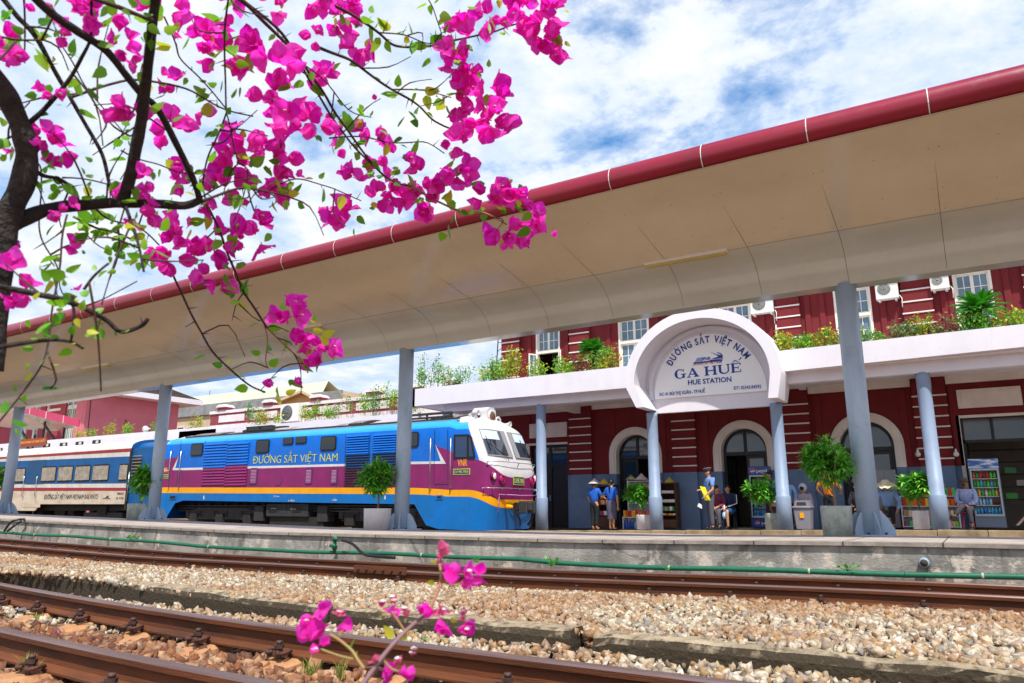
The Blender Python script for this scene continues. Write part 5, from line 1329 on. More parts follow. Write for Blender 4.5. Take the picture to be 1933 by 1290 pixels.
# ---- sign ----
M_sbl = mat('sign_blue', '#0d3396', rough=.45); M_snavy = mat('sign_navy', '#1b2d6b', rough=.45); M_sred = mat('sign_red', '#c8313a', rough=.45); M_sboard = mat('sign_board', '#fafafa', rough=.5)
sg = thing('station_sign', 'white half-round sign with blue GA HUẾ lettering inside the portal arch', 'sign', (pcx, 21.98, 3.3))
SY = 21.955
scx = pcx-.02
mb = MB(); mb.prism([(scx-1.70, 3.28)]+ell(scx, 1.70, 1.83, 3.34)+[(scx+1.70, 3.28)], SY, 21.999, M_sboard); mb.build('board', sg)
def tline(body, pa, pb, hpx, m, bold=.0, shear=0., nm='lettering'):
    a = AY(pa[0], pa[1], SY); b_ = AY(pb[0], pb[1], SY); h = abs(AY(pa[0], pa[1]-hpx, SY).z-a.z)
    mb = MB(); text_fit(mb, body, (a.x, a.z), (b_.x, b_.z), h, m, SY-.006, bold, shear); mb.build(nm, sg)
tline('HUE STATION', (1299, 727), (1381, 720.5), 9.5, M_sbl, .02)
tline('ĐC: 01 BÙI THỊ XUÂN - TP HUẾ', (1245, 748), (1331, 741), 6.2, M_sbl, .012)
tline('ĐT: 02343.84592', (1385, 736), (1437, 732.5), 6.2, M_sbl, .012)
# big slab-serif GA HUẾ drawn stroke by stroke
def slab(mb, ox, oz, h, glyphs, m, y, ang):
    ca, sa = math.cos(ang), math.sin(ang)
    def put(poly):
        q = [(ox+(px_*ca-pz_*sa)*h, oz+(px_*sa+pz_*ca)*h) for px_, pz_ in poly]; mb.prism(q, y-.006, y, m)
    T = .26; s_ = .09
    def rect(a, b_, c, d): put([(a, b_), (c, b_), (c, d), (a, d)])
    X = 0
    for gname, wd in glyphs:
        if gname == 'H':
            for a in (X+.12, X+wd-.12-T): rect(a, 0, a+T, 1)
            rect(X+.12+T, .44, X+wd-.12-T, .55)
            for a in (X, X+wd-T-.24):
                for z in (0, 1-s_): rect(a, z, a+T+.24, z+s_)
        if gname == 'U':
            rect(X+.1, .32, X+.1+T, 1); rect(X+wd-.1-.14, .32, X+wd-.1, 1)
            o = [(X+.1, .34)]+[(X+wd/2-(wd/2-.1)*math.cos(math.pi*k/10), .34-.37*math.sin(math.pi*k/10)) for k in range(11)]
            i_ = [(X+.1+T, .34)]+[(X+(wd+T-.14)/2-((wd-.2-T-.14)/2)*math.cos(math.pi*k/10), .34-.25*math.sin(math.pi*k/10)) for k in range(11)]
            for k in range(11): put([o[k], o[k+1], i_[k+1], i_[k]]) if k+1 < 12 and k+1 <= 11 and k < len(o)-1 else None
            rect(X, 1-s_, X+T+.2, 1); rect(X+wd-.34, 1-s_, X+wd, 1)
        if gname == 'E':
            rect(X+.1, 0, X+.1+T, 1); rect(X, 0, X+wd, s_); rect(X, 1-s_, X+wd, 1); rect(X+.1+T, .46, X+wd*.72, .55)
            rect(X+wd-.08, s_, X+wd, .30); rect(X+wd-.08, .72, X+wd, 1-s_); rect(X+wd*.72, .36, X+wd*.72+.06, .65)
            c = X+wd*.5; put([(c-.36, 1.1), (c-.24, 1.1), (c, 1.24), (c+.24, 1.1), (c+.36, 1.1), (c, 1.36)]); put([(c+.36, 1.26), (c+.60, 1.55), (c+.76, 1.55), (c+.48, 1.26)])
        if gname == 'A':
            put([(X+.14, s_), (X+.26, s_), (X+wd*.5, .86), (X+wd*.46, 1.0)]); put([(X+wd*.40, 1.0), (X+wd*.56, 1.0), (X+wd-.10, s_), (X+wd-.12-T-.06, s_)]); rect(X+.34, .28, X+wd*.62, .37)
            rect(X, 0, X+.44, s_); rect(X+wd-.58, 0, X+wd, s_)
        if gname == 'G':
            c = (X+wd*.46, .5); n = 22
            o = [(c[0]+wd*.46*math.cos(R(48+a)), c[1]+.53*math.sin(R(48+a))) for a in [285*k/n for k in range(n+1)]]
            i_ = [(c[0]+.03+(wd*.46-(T*.45+T*.62*abs(math.cos(R(48+a)))**1.2))*math.cos(R(48+a)), c[1]+.43*math.sin(R(48+a))) for a in [285*k/n for k in range(n+1)]]
            for k in range(n): put([o[k], o[k+1], i_[k+1], i_[k]])
            rect(X+wd*.72, .04, X+wd*.72+T*.8, .42); rect(X+wd*.58, .40, X+wd+.02, .40+s_); rect(X+wd*.78, .72, X+wd*.78+.07, 1.02)
        X += wd+.10 if gname != ' ' else wd
    return X
a = AY(1274, 716, SY); b_ = AY(1401, 702, SY); ang = math.atan2(b_.z-a.z, b_.x-a.x); h = .245
gl = [('G', 1.28), ('A', 1.36), (' ', .50), ('H', 1.38), ('U', 1.28), ('E', 1.05)]
tot = sum(w_ for _, w_ in gl)+.10*5; h = min(.30, math.hypot(b_.x-a.x, b_.z-a.z)/tot)
mb = MB(); slab(mb, a.x, a.z, h, gl, M_sbl, SY-.001, ang); mb.build('lettering', sg)
# arched line
mb = MB(); txt = 'ĐƯỜNG SẮT VIỆT NAM'; arcp = [(1269, 690), (1274, 679), (1282, 668), (1292, 661), (1303, 656), (1320, 650), (1331, 647), (1346, 645), (1360, 646), (1371, 651), (1383, 657), (1395, 664), (1405, 674)]
ap = catmull([AY(p[0], p[1], SY) for p in [(1267, 693), (1280, 673), (1298, 659), (1325, 649), (1352, 646.5), (1378, 655), (1396, 666), (1408, 679)]], 20)
cum = [0]
for i in range(1, len(ap)): cum.append(cum[-1]+(ap[i]-ap[i-1]).length)
def at(sv):
    for i in range(1, len(ap)):
        if cum[i] >= sv: t = (sv-cum[i-1])/(cum[i]-cum[i-1]); return ap[i-1].lerp(ap[i], t), (ap[i]-ap[i-1]).normalized()
    return ap[-1], (ap[-1]-ap[-2]).normalized()
wds = []
for ch in txt:
    if ch == ' ': wds.append(.42); continue
    v_, _ = text_verts(ch, 1, 1, .03); xs = [q.x for q in v_]; wds.append(max(xs)-min(xs)+.12)
tot = sum(wds); k_ = cum[-1]/tot; s_ = 0; H_t = .21
for ch, wv in zip(txt, wds):
    if ch != ' ':
        v_, f_ = text_verts(ch, 1, 1, .03); x0_ = min(q.x for q in v_); p, d = at((s_+wv/2)*k_); u_ = Vector((-d.z, 0, d.x)); hw = (max(q.x for q in v_)-x0_)/2
        mb.add([Vector((p.x, SY-.006, p.z))+d*((q.x-x0_-hw)*k_)+u_*(q.y*H_t/.73)+Vector((0, -q.z, 0)) for q in v_], f_, M_sbl)
    s_ += wv
mb.build('lettering', sg)
# logo: stylised train
mb = MB(); 
def lp(pts, m): mb.prism([(AY(p[0], p[1], SY).x, AY(p[0], p[1], SY).z) for p in pts], SY-.005, SY-.001, m)
lp([(1310, 684), (1364, 679), (1363, 682), (1309, 687)], M_sbl); lp([(1339, 664), (1352, 669), (1363, 671), (1365, 676), (1341, 679), (1356, 673)], M_sbl)
lp([(1312, 683), (1316, 676), (1330, 674.5), (1326, 682)], mat('pale_sign_blue', '#8fa3d4', rough=.5)); lp([(1340, 680), (1364, 677), (1364, 678.4), (1340, 681.6)], M_sbl)
lp([(1354, 665), (1361, 667), (1365, 672), (1364, 673), (1359, 668.5), (1353, 666.5)], M_sbl); mb.build('logo', sg)
tline('VNR', (1326, 681), (1341, 679.5), 6, M_sbl, .02, .3, 'logo_lettering'); tline('ĐƯỜNG SẮT VIỆT NAM', (1309, 690), (1363, 685), 3.4, M_sred, .012, .3, 'logo_lettering')

# ---- equipment on the upper wall ----
M_ac = mat('ac_white', '#dcdcd6', rough=.5)
def ac_unit(px0, py0, px1, py1, y, lab, group='air conditioners on the station wall'):
    a = AY(px0, py0, y); b_ = AY(px1, py1, y); x0, x1, z0_, z1_ = a.x, b_.x, b_.z, a.z
    t = thing('air_conditioner', lab, 'air conditioner', ((x0+x1)/2, y, z0_), group)
    mb = MB(); mb.box(x0, y, z0_, x1, y+.26, z1_, M_ac); mb.box(x0+.05, y+.02, z0_-.05, x0+.12, y+.3, z0_-.001, M_ac); mb.box(x1-.12, y+.02, z0_-.05, x1-.05, y+.3, z0_-.001, M_ac); mb.build('casing', t, bevel=.012)
    r = min((x1-x0)*.3, (z1_-z0_)*.44); cx, cz_ = x0+(x1-x0)*.38, (z0_+z1_)/2
    mb = MB(); mb.lathe((cx, y-.004, cz_), [(r, 0), (r, .004)], M_under2, 22, 'y')
    for k in range(5): mb.add([(cx+r*(.2+.18*k)*math.cos(t_), y-.008, cz_+r*(.2+.18*k)*math.sin(t_)) for t_ in np.linspace(0, 6.28, 20)]+[(cx+(r*(.2+.18*k)+.008)*math.cos(t_), y-.008, cz_+(r*(.2+.18*k)+.008)*math.sin(t_)) for t_ in np.linspace(0, 6.28, 20)], [(i, i+1, 21+i, 20+i) for i in range(19)], M_ac)
    mb.build('fan_grille', t)
    mb = MB(); mb.tube([(x1+.01, y+.15, z0_+.1), (x1+.07, y+.1, z0_-.02), (x1+.06, y+.1, z0_-.3)], .014, M_ac, 6); mb.build('pipe', t)
ac_unit(1650, 531, 1697, 561, 24.7, 'white air conditioner right of the tall window behind the big column')
ac_unit(1753, 516, 1793, 543, 24.7, 'white air conditioner left of the window with the sago palm')
ac_unit(1415, 560, 1460, 588, 24.7, 'white air conditioner above the right shoulder of the white arch')
ac_unit(530, 764, 562, 795, 26.6, 'old white air conditioner on the terrace parapet above the locomotive', 'air conditioners on the terrace')
eb = AY(1463, 613, 24.85); eb2 = AY(1476, 633, 24.85)
t = thing('meter_box', 'small white meter box with a dark window beside the upper pilaster', 'meter box', (eb.x, 24.85, eb2.z))
mb = MB(); mb.box(eb.x, 24.85, eb2.z, eb2.x, 24.99, eb.z, M_ac); mb.build('casing', t, bevel=.01); mb = MB(); mb.box(eb.x+.05, 24.843, eb.z-.18, eb2.x-.05, 24.849, eb.z-.06, M_black); mb.build('window', t)
for (px, py, lab) in ((1733, 858, 'white bulb lamp on the left of the pilaster near the bins'), (1805, 858, 'white bulb lamp hanging beside the shop opening')):
    c = AY(px, py, 24.7); t = thing('bulb_lamp', lab, 'lamp', tuple(c)); mb = MB(); mb.ball(c, .075, M_ac, sq=(1, 1, 1)); mb.build('bulb', t); mb = MB(); mb.lathe(c, [(.05, .05), (.03, .1), (.02, .16)], M_ac, 10); mb.tube([c+Vector((0, 0, .14)), c+Vector((.0, .12, .3)), Vector((c.x, 24.8, c.z+.4))], .008, M_under, 5); mb.build('socket', t)

# ================= NEIGHBOURING BUILDINGS =================
# parapet terrace left of the station
TYp = 26.9
tb_ = thing('terrace_parapet', 'red and white banded terrace parapet with capped posts above the train', 'parapet', (-24, TYp, 2))
M_pred = mat('parapet_red', '#92424a', '#84363e', rough=.8, ns=2); M_pwh = mat('parapet_white', '#e6dcdc', '#d5c8c8', rough=.8, ns=2)
a = AY(398, 783, TYp); b_ = AY(790, 736, TYp); x0, x1 = a.x, b_.x; zt = (a.z+b_.z)/2
mb = MB(); mb.box(x0, TYp, -.7, x1+2, TYp+.3, zt-.75, M_pwh); mb.box(x0, TYp, zt-.75, x1+2, TYp+.3, zt-.12, M_pred); mb.box(x0-.05, TYp-.06, zt-.12, x1+2, TYp+.36, zt+.04, M_pwh)
x = x0+.75
while x < x1+1: mb.box(x, TYp-.03, zt-.62, x+2.1, TYp-.001, zt-.24, M_pwh); x += 2.55
mb.build('wall', tb_)
for px in (410, 498, 590, 697, 782):
    x = XY(px, TYp); mb = MB(); mb.box(x-.34, TYp-.1, zt+.041, x+.34, TYp+.4, zt+.22, M_pred); mb.prism([(x-.42, zt+.22), (x+.42, zt+.22), (x+.40, zt+.28), (x+.2, zt+.38), (x-.2, zt+.38), (x-.40, zt+.28)], TYp-.16, TYp+.46, M_pwh); mb.build('post_cap', tb_)
# white wall strip / low roof of the left platform shed (the long white parapet behind the coach roof)
wl = thing('shed_parapet', 'long white shed parapet with dark slots behind the coach roof', 'parapet', (-38, 21.6, 2))
a = AY(150, 829, 21.6); b_ = AY(330, 808, 21.6); zt = (a.z+b_.z)/2
mb = MB(); mb.box(-75, 21.6, 2.0, XY(400, 21.6), 21.9, zt, M_pw); mb.box(-75, 21.6, 1.7, XY(790, 21.6), 24.5, 1.99, M_pw); mb.box(XY(330, 21.6), 21.6, 2.0, XY(785, 21.6), 21.8, zt-.12, M_pw); mb.build('wall', wl)
mb = MB()
for (px, py) in ((28, 847), (56, 844), (87, 841.5), (119, 840), (149, 838), (181, 835), (-2, 850)):
    c = AY(px, py, 21.6); mb.prism(rrect(c.x-.30, c.z-.10, c.x+.42, c.z+.11, .05), 21.585, 21.599, M_black); mb.box(c.x+.02, 21.575, c.z-.05, c.x+.25, 21.584, c.z+.08, M_trim)
mb.build('slot_vents', wl)
sb0 = AY(18, 837, 21.5); sb1 = AY(86, 833, 21.5)
t = thing('banner', 'brown banner with yellow letters on the white shed parapet', 'banner', (sb0.x, 21.5, sb0.z)); mb = MB(); mb.box(sb0.x, 21.52, sb0.z-.28, sb1.x, 21.56, sb0.z+.16, mat('banner_brown', '#93442f', rough=.7)); mb.build('board', t)
mb = MB(); text_fit(mb, 'SẢN XUẤT KINH DOANH LÀ THEN CHỐT', (sb0.x+.1, sb0.z-.10), (sb1.x-.1, sb0.z-.08), .13, M_orl, 21.515, bold=.01); mb.build('lettering', t)
M_horn = M_lwh
t = thing('loudspeaker', 'white horn loudspeaker above the shed parapet by the grey column', 'loudspeaker', tuple(AY(280, 810, 22.0))); c = AY(280, 810, 22.0)
mb = MB(); mb.lathe(c, [(.17, -.24), (.07, -.06), (.04, .06), (.04, .14)], M_horn, 16, 'x'); mb.build('horn', t); mb = MB(); mb.box(c.x+.1, 21.97, c.z-.4, c.x+.15, 22.03, c.z, M_under2); mb.build('bracket', t)
# pink building
M_pink = mat('pink_render', '#cf7480', '#c46a76', rough=.85, ns=.8, lo=.35, hi=.7, bump=.1)
M_pinkd = mat('dark_pink_render', '#a03c4a', '#943643', rough=.85, ns=1)
pk = thing('pink_building', 'pink-red building with arched windows and white eaves at the left', 'building', (-50, 26, -.7))
PXc = -46.9; py1_ = 32.4; pzt = 7.05
mb = MB(); mb.box(-80, 26, -.7, PXc-.2, py1_, pzt, M_pinkd); mb.box(PXc-.2, 25.9, -.7, PXc, py1_, pzt, M_pink); mb.box(PXc-1.0, 25.88, -.7, PXc-.201, 25.999, pzt, M_pink)
mb.build('wall', pk)
mb = MB(); mb.box(-80, 25.0, pzt, PXc+1.0, py1_+1.2, pzt+.35, M_pw); mb.build('eave', pk)
mb = MB(); mb.prism([(25.0, pzt+.35), (py1_+1.2, pzt+.35), ((25+py1_)/2+.6, pzt+1.2)], -80, PXc+.9, mat('weathered_tile', '#5d4840', '#433732', rough=.9, ns=6), 'x'); mb.build('roof', pk)
for px in (82, 139, 45):
    a = AY(px, 775, 26); z = a.z+.3; r = .62
    mb = MB(); ring_solid(mb, [(a.x-r, z-3)]+arcpts(a.x, r, z)+[(a.x+r, z-3)], [(a.x-r-.18, z-3)]+arcpts(a.x, r+.18, z)+[(a.x+r+.18, z-3)], 25.9, 25.999, M_trim); f = mb.build('window', pk); WLOC[f.name] = WLOC[pk.name]
    mb = MB(); mb.prism([(a.x-r, z-3)]+arcpts(a.x, r, z)+[(a.x+r, z-3)], 25.96, 25.99, mat('pale_glass', '#6f8379', rough=.15)); mb.box(a.x-.03, 25.93, z-3, a.x+.03, 25.959, z+r, M_winw); mb.box(a.x-r, 25.93, z-.05, a.x+r, 25.959, z+.04, M_winw)
    for k in range(1, 6):
        if k != 3: mb.box(a.x-r+k*r/3-.012, 25.94, z-3, a.x-r+k*r/3+.012, 25.959, z-.05, M_winw)
    mb.build('pane', f)
mb = MB(); z = AY(160, 768, 26).z; mb.box(-80, 25.93, z-.06, PXc-1.0, 25.999, z+.10, M_pwh)
for px in (108, 70): mb.box(XY(px, 26)-.3, 25.8, -.7, XY(px, 26)+.3, 25.92, pzt, M_pinkd)
mb.build('string_course', pk)
mb = MB(); q = Vector((PXc+.06, 28.2, 3.2)); mb.tube([(PXc+.05, 28.6, 5.6), (PXc+.05, 28.6, 2)], .05, M_pinkd, 6); mb.tube([(PXc+.02, 26.15, 7), (PXc+.02, 26.3, 2)], .02, M_under, 5); mb.build('downpipe', pk)
# magenta canopy
mg = thing('magenta_canopy', 'sloping canopy with a magenta-red edge beyond the coach roof', 'canopy', (-44, 23, 3))
A0 = AY(-30, 760, 24.0); A1 = AY(148, 806, 23.0)
M_mag = mat('magenta_edge', '#c81f55', '#bb1c4e', rough=.4, ns=1)
mb = MB(); d = (A1-A0); nseg = 5
vs_ = [A0, A1, A1+Vector((0, 0, .42)), A0+Vector((0, 0, .42))]; bkv = Vector((-.05, .08, 0)); mb.add([*vs_, *[v+bkv for v in vs_]], [(0, 1, 2, 3), (7, 6, 5, 4), (0, 4, 5, 1), (3, 2, 6, 7), (1, 5, 6, 2)], M_mag); mb.build('edge', mg)
mb = MB()
for k in range(1, 6):
    p = A0.lerp(A1, k/6+.03); mb.bar(p+Vector((.0, -.03, 0)), p+Vector((0, -.03, .42)), .03, .02, M_white)
mb.build('edge_joint', mg)
mb = MB(); lowx = Vector((1.2, 5, -1.2)); B0 = AY(-40, 822, 27.0); B1 = AY(113, 813, 25.8); A1b = A1+Vector((-.05, .1, .02)); A0b = A0+Vector((0, .1, .02))
mid0 = A0.lerp(B0, .5)+Vector((0, 0, -.35)); mb.add([A0b, A1b, B1, B0], [(0, 1, 2, 3)], M_soffit); mb.build('soffit', mg)
for k, (px, py) in enumerate(((65, 830), (85, 800), (122, 805), (45, 830))):
    c = AY(px, py, 24.5); mb = MB(); mb.tube([(c.x, 24.5, -.6), (c.x, 24.5, c.z+.3)], .06, M_under2, 8); mb.build('post', mg)
for (p, q) in (((40, 812), (56, 838)), ((83, 800), (104, 832))):
    mb = MB(); mb.bar(AY(*p, 24.3), AY(*q, 24.3), .10, .10, M_under2); mb.build('strut', mg)
# beige hall with long pale roof, far behind
bg = thing('beige_hall', 'pale building with a long greenish-yellow roof and orange gable far behind', 'building', (-45, 45, 0))
M_bei = mat('beige_wall', '#d6bd9d', '#c7ab8a', rough=.85, ns=1); M_grc = mat('grey_concrete_band', '#9a9a9a', '#7d7c7b', rough=.9, ns=2); M_rf = mat('pale_green_roof', '#b9bba4', '#adb096', rough=.6, ns=.5)
g0 = AY(325, 797, 45); g1 = AY(640, 755, 45); zc0 = AY(330, 785, 45).z
ztop = AY(560, 743, 48).z; 
mb = MB(); mb.box(g0.x-4, 45, -1, XY(478, 45), 52, zc0-.25, M_bei); mb.box(g0.x-4, 44.8, zc0-.25, XY(640, 45), 45-.001, zc0+.75, M_grc); mb.box(g0.x-4, 45, zc0-.249, XY(640, 45), 52, zc0+.7, M_bei); mb.build('wall', bg)
mb = MB(); mb.add([(g0.x-4, 45, zc0+.72), (XY(600, 45), 45, zc0+.72), (XY(610, 49), 49, zc0+2.6), (g0.x-6, 49, zc0+2.6)], [(0, 1, 2, 3)], M_rf)
mb.add([(g0.x-6, 49, zc0+2.6), (XY(610, 49), 49, zc0+2.6), (XY(610, 49), 53, zc0+.72), (g0.x-6, 53, zc0+.72)], [(0, 1, 2, 3)], M_rf); mb.build('roof', bg)
mb = MB(); 
gA = AY(505, 772, 43); gB = AY(575, 743, 43); gC = AY(600, 756, 43); mb.prism([(gA.x, gA.z-3), (gC.x, gC.z-3), (gC.x, gC.z), (gB.x, gB.z), (gA.x, gA.z)], 43, 43.3, mat('orange_gable', '#d9a96a', '#cf9c5c', rough=.8, ns=1)); mb.build('gable', bg)
mb = MB(); mb.bar(gA+Vector((0, -.2, .1)), gB+Vector((0, -.2, .12)), .5, .2, M_bei); mb.bar(gB+Vector((0, -.2, .12)), gC+Vector((.4, -.2, -.05)), .5, .2, M_bei); mb.build('gable_trim', bg)
for px in (342, 358):
    a = AY(px-6, 806, 44.99); b_ = AY(px+6, 815, 44.99); mb = MB(); mb.box(a.x, 44.93, b_.z-.6, b_.x, 44.99, a.z, M_winw); mb.box(a.x+.12, 44.90, b_.z-.5, b_.x-.12, 44.93, a.z-.12, M_dkgl); mb.build('window', bg)
for px, h_ in ((394, 14), (459, 14), (556, 12)):
    c = AY(px, 766 if px < 420 else (760 if px < 500 else 742), 49); mb = MB(); mb.tube([c-Vector((0, 0, .6)), c+Vector((0, 0, 1.6))], .03, M_under, 5); mb.build('roof_rod', bg)
# lattice mast
ma0 = AY(932, 662, 27.5)
t = thing('lattice_mast', 'thin steel lattice mast rising behind the left corner of the station', 'mast', (ma0.x, 27.5, 4)); mb = MB()
for (dx, dy) in ((0, 0), (.34, 0), (.17, .3)): mb.bar((ma0.x+dx, 27.5+dy, 4), (ma0.x+dx*.8+.25, 27.5+dy, 7.6), .035, .035, M_under2)
for k in range(9):
    z = 4+k*.4; o_ = .25*k*.4/3.6; mb.bar((ma0.x+o_, 27.5, z), (ma0.x+.34+o_, 27.5, z+(.2 if k % 2 else -.0)), .02, .02, M_under2)
mb.build('frame', t)
# ================= PEOPLE =================
M_skin = mat('skin', '#c48f6c', '#b98262', rough=.6, ns=8)
M_hairb = mat('black_hair', '#15110f', rough=.5)
def skin_obj(name, parent, chains, m, sub=1, M=None):
    """chains: list of lists of (key or None, (x,y,z), (rx,ry)); points with the same key are one vertex"""
    vs_, es, rad, idx = [], [], [], {}
    for ch in chains:
        prev = None
        for key, co, r in ch:
            if key is not None and key in idx: i = idx[key]
            else:
                i = len(vs_); p = Vector(co); p = (M @ p) if M is not None else p
                base = WLOC[parent.name]; vs_.append(tuple(p-base)); rad.append(r if isinstance(r, tuple) else (r, r))
                if key is not None: idx[key] = i
            if prev is not None and prev != i: es.append((prev, i))
            prev = i
    me = bpy.data.meshes.new(name); me.from_pydata(vs_, es, []); me.materials.append(m)
    o = bpy.data.objects.new(name, me); COL.objects.link(o); o.parent = parent; WLOC[o.name] = WLOC[parent.name]
    sk = o.modifiers.new('skin', 'SKIN'); sk.use_smooth_shade = True
    for i, r in enumerate(rad): me.skin_vertices[0].data[i].radius = r
    me.skin_vertices[0].data[0].use_root = True
    if sub: sb = o.modifiers.new('sub', 'SUBSURF'); sb.levels = sub; sb.render_levels = sub
    return o
def V3(*a): return Vector(a)
def person(lab, loc, face, J, top, bottom, topm, botm, hair=None, long_sleeve=False, scale=1., group=None, skirt=False, shoes=None, skinm=None, hairlen=0, barefoot=False):
    """J: joints in local metres: x right, y forward, z up, origin between the feet"""
    skinm = skinm or M_skin
    t = thing('person', lab, 'person', loc, group)
    M = Matrix.Translation(Vector(loc)) @ Matrix.Rotation(R(face), 4, 'Z') @ Matrix.Scale(scale, 4)
    g = {k: Vector(v) for k, v in J.items()}
    s = scale
    def hand(side):
        w_, e = g['wr'+side], g['el'+side]; d = (w_-e).normalized(); lat = d.cross(Vector((0, 0, 1))); lat = lat.normalized() if lat.length > .1 else Vector((1, 0, 0)); dn = lat.cross(d).normalized()
        ch = []; palm = w_+d*.055
        ch.append([('wr'+side, w_, (.024*s, .020*s)), ('pm'+side, palm, (.034*s, .017*s))])
        for k, (o_, l) in enumerate(((-.030, .062), (-.010, .072), (.011, .068), (.030, .052))):
            b_ = palm+d*.035+lat*o_; m1 = b_+d*l*.5-dn*.004; m2 = m1+(d*.8-dn*.5).normalized()*l*.5
            ch.append([('pm'+side, palm, .02), (None, b_, (.010*s, .010*s)), (None, m1, (.009*s, .009*s)), (None, m2, (.007*s, .007*s))])
        th = palm+lat*(-.030)+d*-.01; ch.append([('pm'+side, palm, .02), (None, th-lat*.018+d*.02-dn*.01, (.011*s, .011*s)), (None, th-lat*.022+d*.052-dn*.02, (.008*s, .008*s))])
        return ch
    hd = g['head']; nk = g['neck']; f = g.get('look', Vector((0, 1, 0))).normalized(); side_ = f.cross(Vector((0, 0, 1))).normalized()
    ch = [[('pel', g['pel'], (.12*s, .08*s)), ('wst', g['wst'], (.10*s, .07*s)), ('che', g['che'], (.12*s, .072*s)), ('nkb', nk-Vector((0, 0, .05)), (.07*s, .06*s)), ('nk', nk+Vector((0, 0, .02)), (.052*s, .052*s)), ('jaw', hd+Vector((0, 0, -.055))+f*.018, (.062*s, .070*s)), ('hd', hd+Vector((0, 0, .02)), (.078*s, .092*s)), (None, hd+Vector((0, 0, .085))-f*.01, (.055*s, .062*s))],
          [('hd', hd, .07), (None, hd+f*.095+Vector((0, 0, -.005)), (.013*s, .016*s)), (None, hd+f*.108+Vector((0, 0, -.022)), (.012*s, .010*s))],
          [('hd', hd, .07), (None, hd+side_*.082+Vector((0, 0, -.01)), (.012*s, .022*s))], [('hd', hd, .07), (None, hd-side_*.082+Vector((0, 0, -.01)), (.012*s, .022*s))]]
    for sd in 'LR':
        ch.append([('che', g['che'], .1), ('sh'+sd, g['sh'+sd], (.060*s, .060*s)), (None, g['sh'+sd].lerp(g['el'+sd], .45), (.048*s, .048*s)), ('el'+sd, g['el'+sd], (.040*s, .040*s)), (None, g['el'+sd].lerp(g['wr'+sd], .35), (.038*s, .038*s)), ('wr'+sd, g['wr'+sd], (.026*s, .026*s))])
        ch += hand(sd)
        ch.append([('pel', g['pel'], .1), ('hp'+sd, g['hp'+sd], (.085*s, .085*s)), (None, g['hp'+sd].lerp(g['kn'+sd], .5), (.075*s, .075*s)), ('kn'+sd, g['kn'+sd], (.055*s, .055*s)), (None, g['kn'+sd].lerp(g['an'+sd], .35), (.052*s, .052*s)), ('an'+sd, g['an'+sd], (.034*s, .034*s)), (None, g['an'+sd]+Vector((0, .02, -.035)), (.036*s, .036*s)), (None, g['to'+sd], (.032*s, .026*s))])
    skin_obj('body', t, ch, skinm, 1, M)
    # upper garment
    q = .018
    zc = g['pel']+Vector((0, 0, -.035))
    ch = [[('a', zc, (.168*s, .125*s)), ('b', g['wst'], (.148*s, .112*s)), ('che', g['che'], (.180*s, .122*s)), ('n', nk-Vector((0, 0, .045)), (.088*s, .078*s))]]
    for sd in 'LR':
        c = [('che', g['che'], .1), ('sh'+sd, g['sh'+sd], (.078*s, .078*s)), (None, g['sh'+sd].lerp(g['el'+sd], .5), (.068*s, .068*s))]
        if long_sleeve: c += [('el'+sd, g['el'+sd], (.060*s, .060*s)), (None, g['el'+sd].lerp(g['wr'+sd], .88), (.042*s, .042*s))]
        else: c += [(None, g['sh'+sd].lerp(g['el'+sd], .8), (.070*s, .070*s))]
        ch.append(c)
    skin_obj(top, t, ch, topm, 1, M)
    if skirt:
        mb = MB(); mb.M = M; kz = (g['knL']+g['knR'])/2; pz_ = g['pel']+Vector((0, 0, .06)); lowz = skirt
        n = 18; rings = []
        for k, (tt, rx, ry) in enumerate(((0, .145, .115), (.15, .175, .15), (.35, .185, .16), (.7, .165, .14), (1, .155, .13))):
            c = pz_.lerp(Vector((kz.x, kz.y-.02, lowz)), tt); rings += [c+Vector((rx*math.cos(6.283*a/n), ry*math.sin(6.283*a/n), 0)) for a in range(n)]
        mb.add(rings, [(i*n+k, i*n+(k+1) % n, (i+1)*n+(k+1) % n, (i+1)*n+k) for i in range(4) for k in range(n)], botm, True); mb.build(bottom, t)
    else:
        ch = [[('p', g['pel']+Vector((0, 0, .10)), (.150*s, .112*s)), ('p2', g['pel'], (.160*s, .125*s))]]
        for sd in 'LR':
            c = [('p2', g['pel'], .1), ('hp'+sd, g['hp'+sd], (.102*s, .102*s)), (None, g['hp'+sd].lerp(g['kn'+sd], .5), (.094*s, .094*s)), ('kn'+sd, g['kn'+sd], (.076*s, .076*s))]
            if bottom != 'shorts': c += [(None, g['kn'+sd].lerp(g['an'+sd], .5), (.068*s, .068*s)), (None, g['kn'+sd].lerp(g['an'+sd], .95), (.058*s, .058*s))]
            ch.append(c)
        skin_obj(bottom, t, ch, botm, 1, M)
    if shoes is not None:
        for sd in 'LR':
            skin_obj('shoe', t, [[(None, g['an'+sd]+Vector((0, -.035, -.045)), (.064*s, .060*s)), (None, g['an'+sd]+Vector((0, .03, -.045)), (.064*s, .058*s)), (None, g['to'+sd]+Vector((0, .02, .005)), (.062*s, .044*s))]], shoes, 1, M)
    if hair is not None:
        mb = MB(); mb.M = M; c = hd+Vector((0, 0, .035))-f*.018
        mb.ball(c, .098, hair, 14, 9, (.93, 1.0, .92))
        if hairlen: 
            b0_ = hd-f*.09; mb.tube([b0_, b0_-f*.03+Vector((0, 0, -.12)), b0_-f*.03+Vector((0, 0, -hairlen))], [.035, .032, .012], hair, 8)
        mb.build('hair', t)
    mb = MB(); mb.M = M
    for sg_ in (-1, 1): mb.ball(hd+f*.083+side_*.030*sg_+Vector((0, 0, .008)), .010, M_hairb, 8, 6)
    mb.build('eyes', t)
    return t, M, g, f, side_
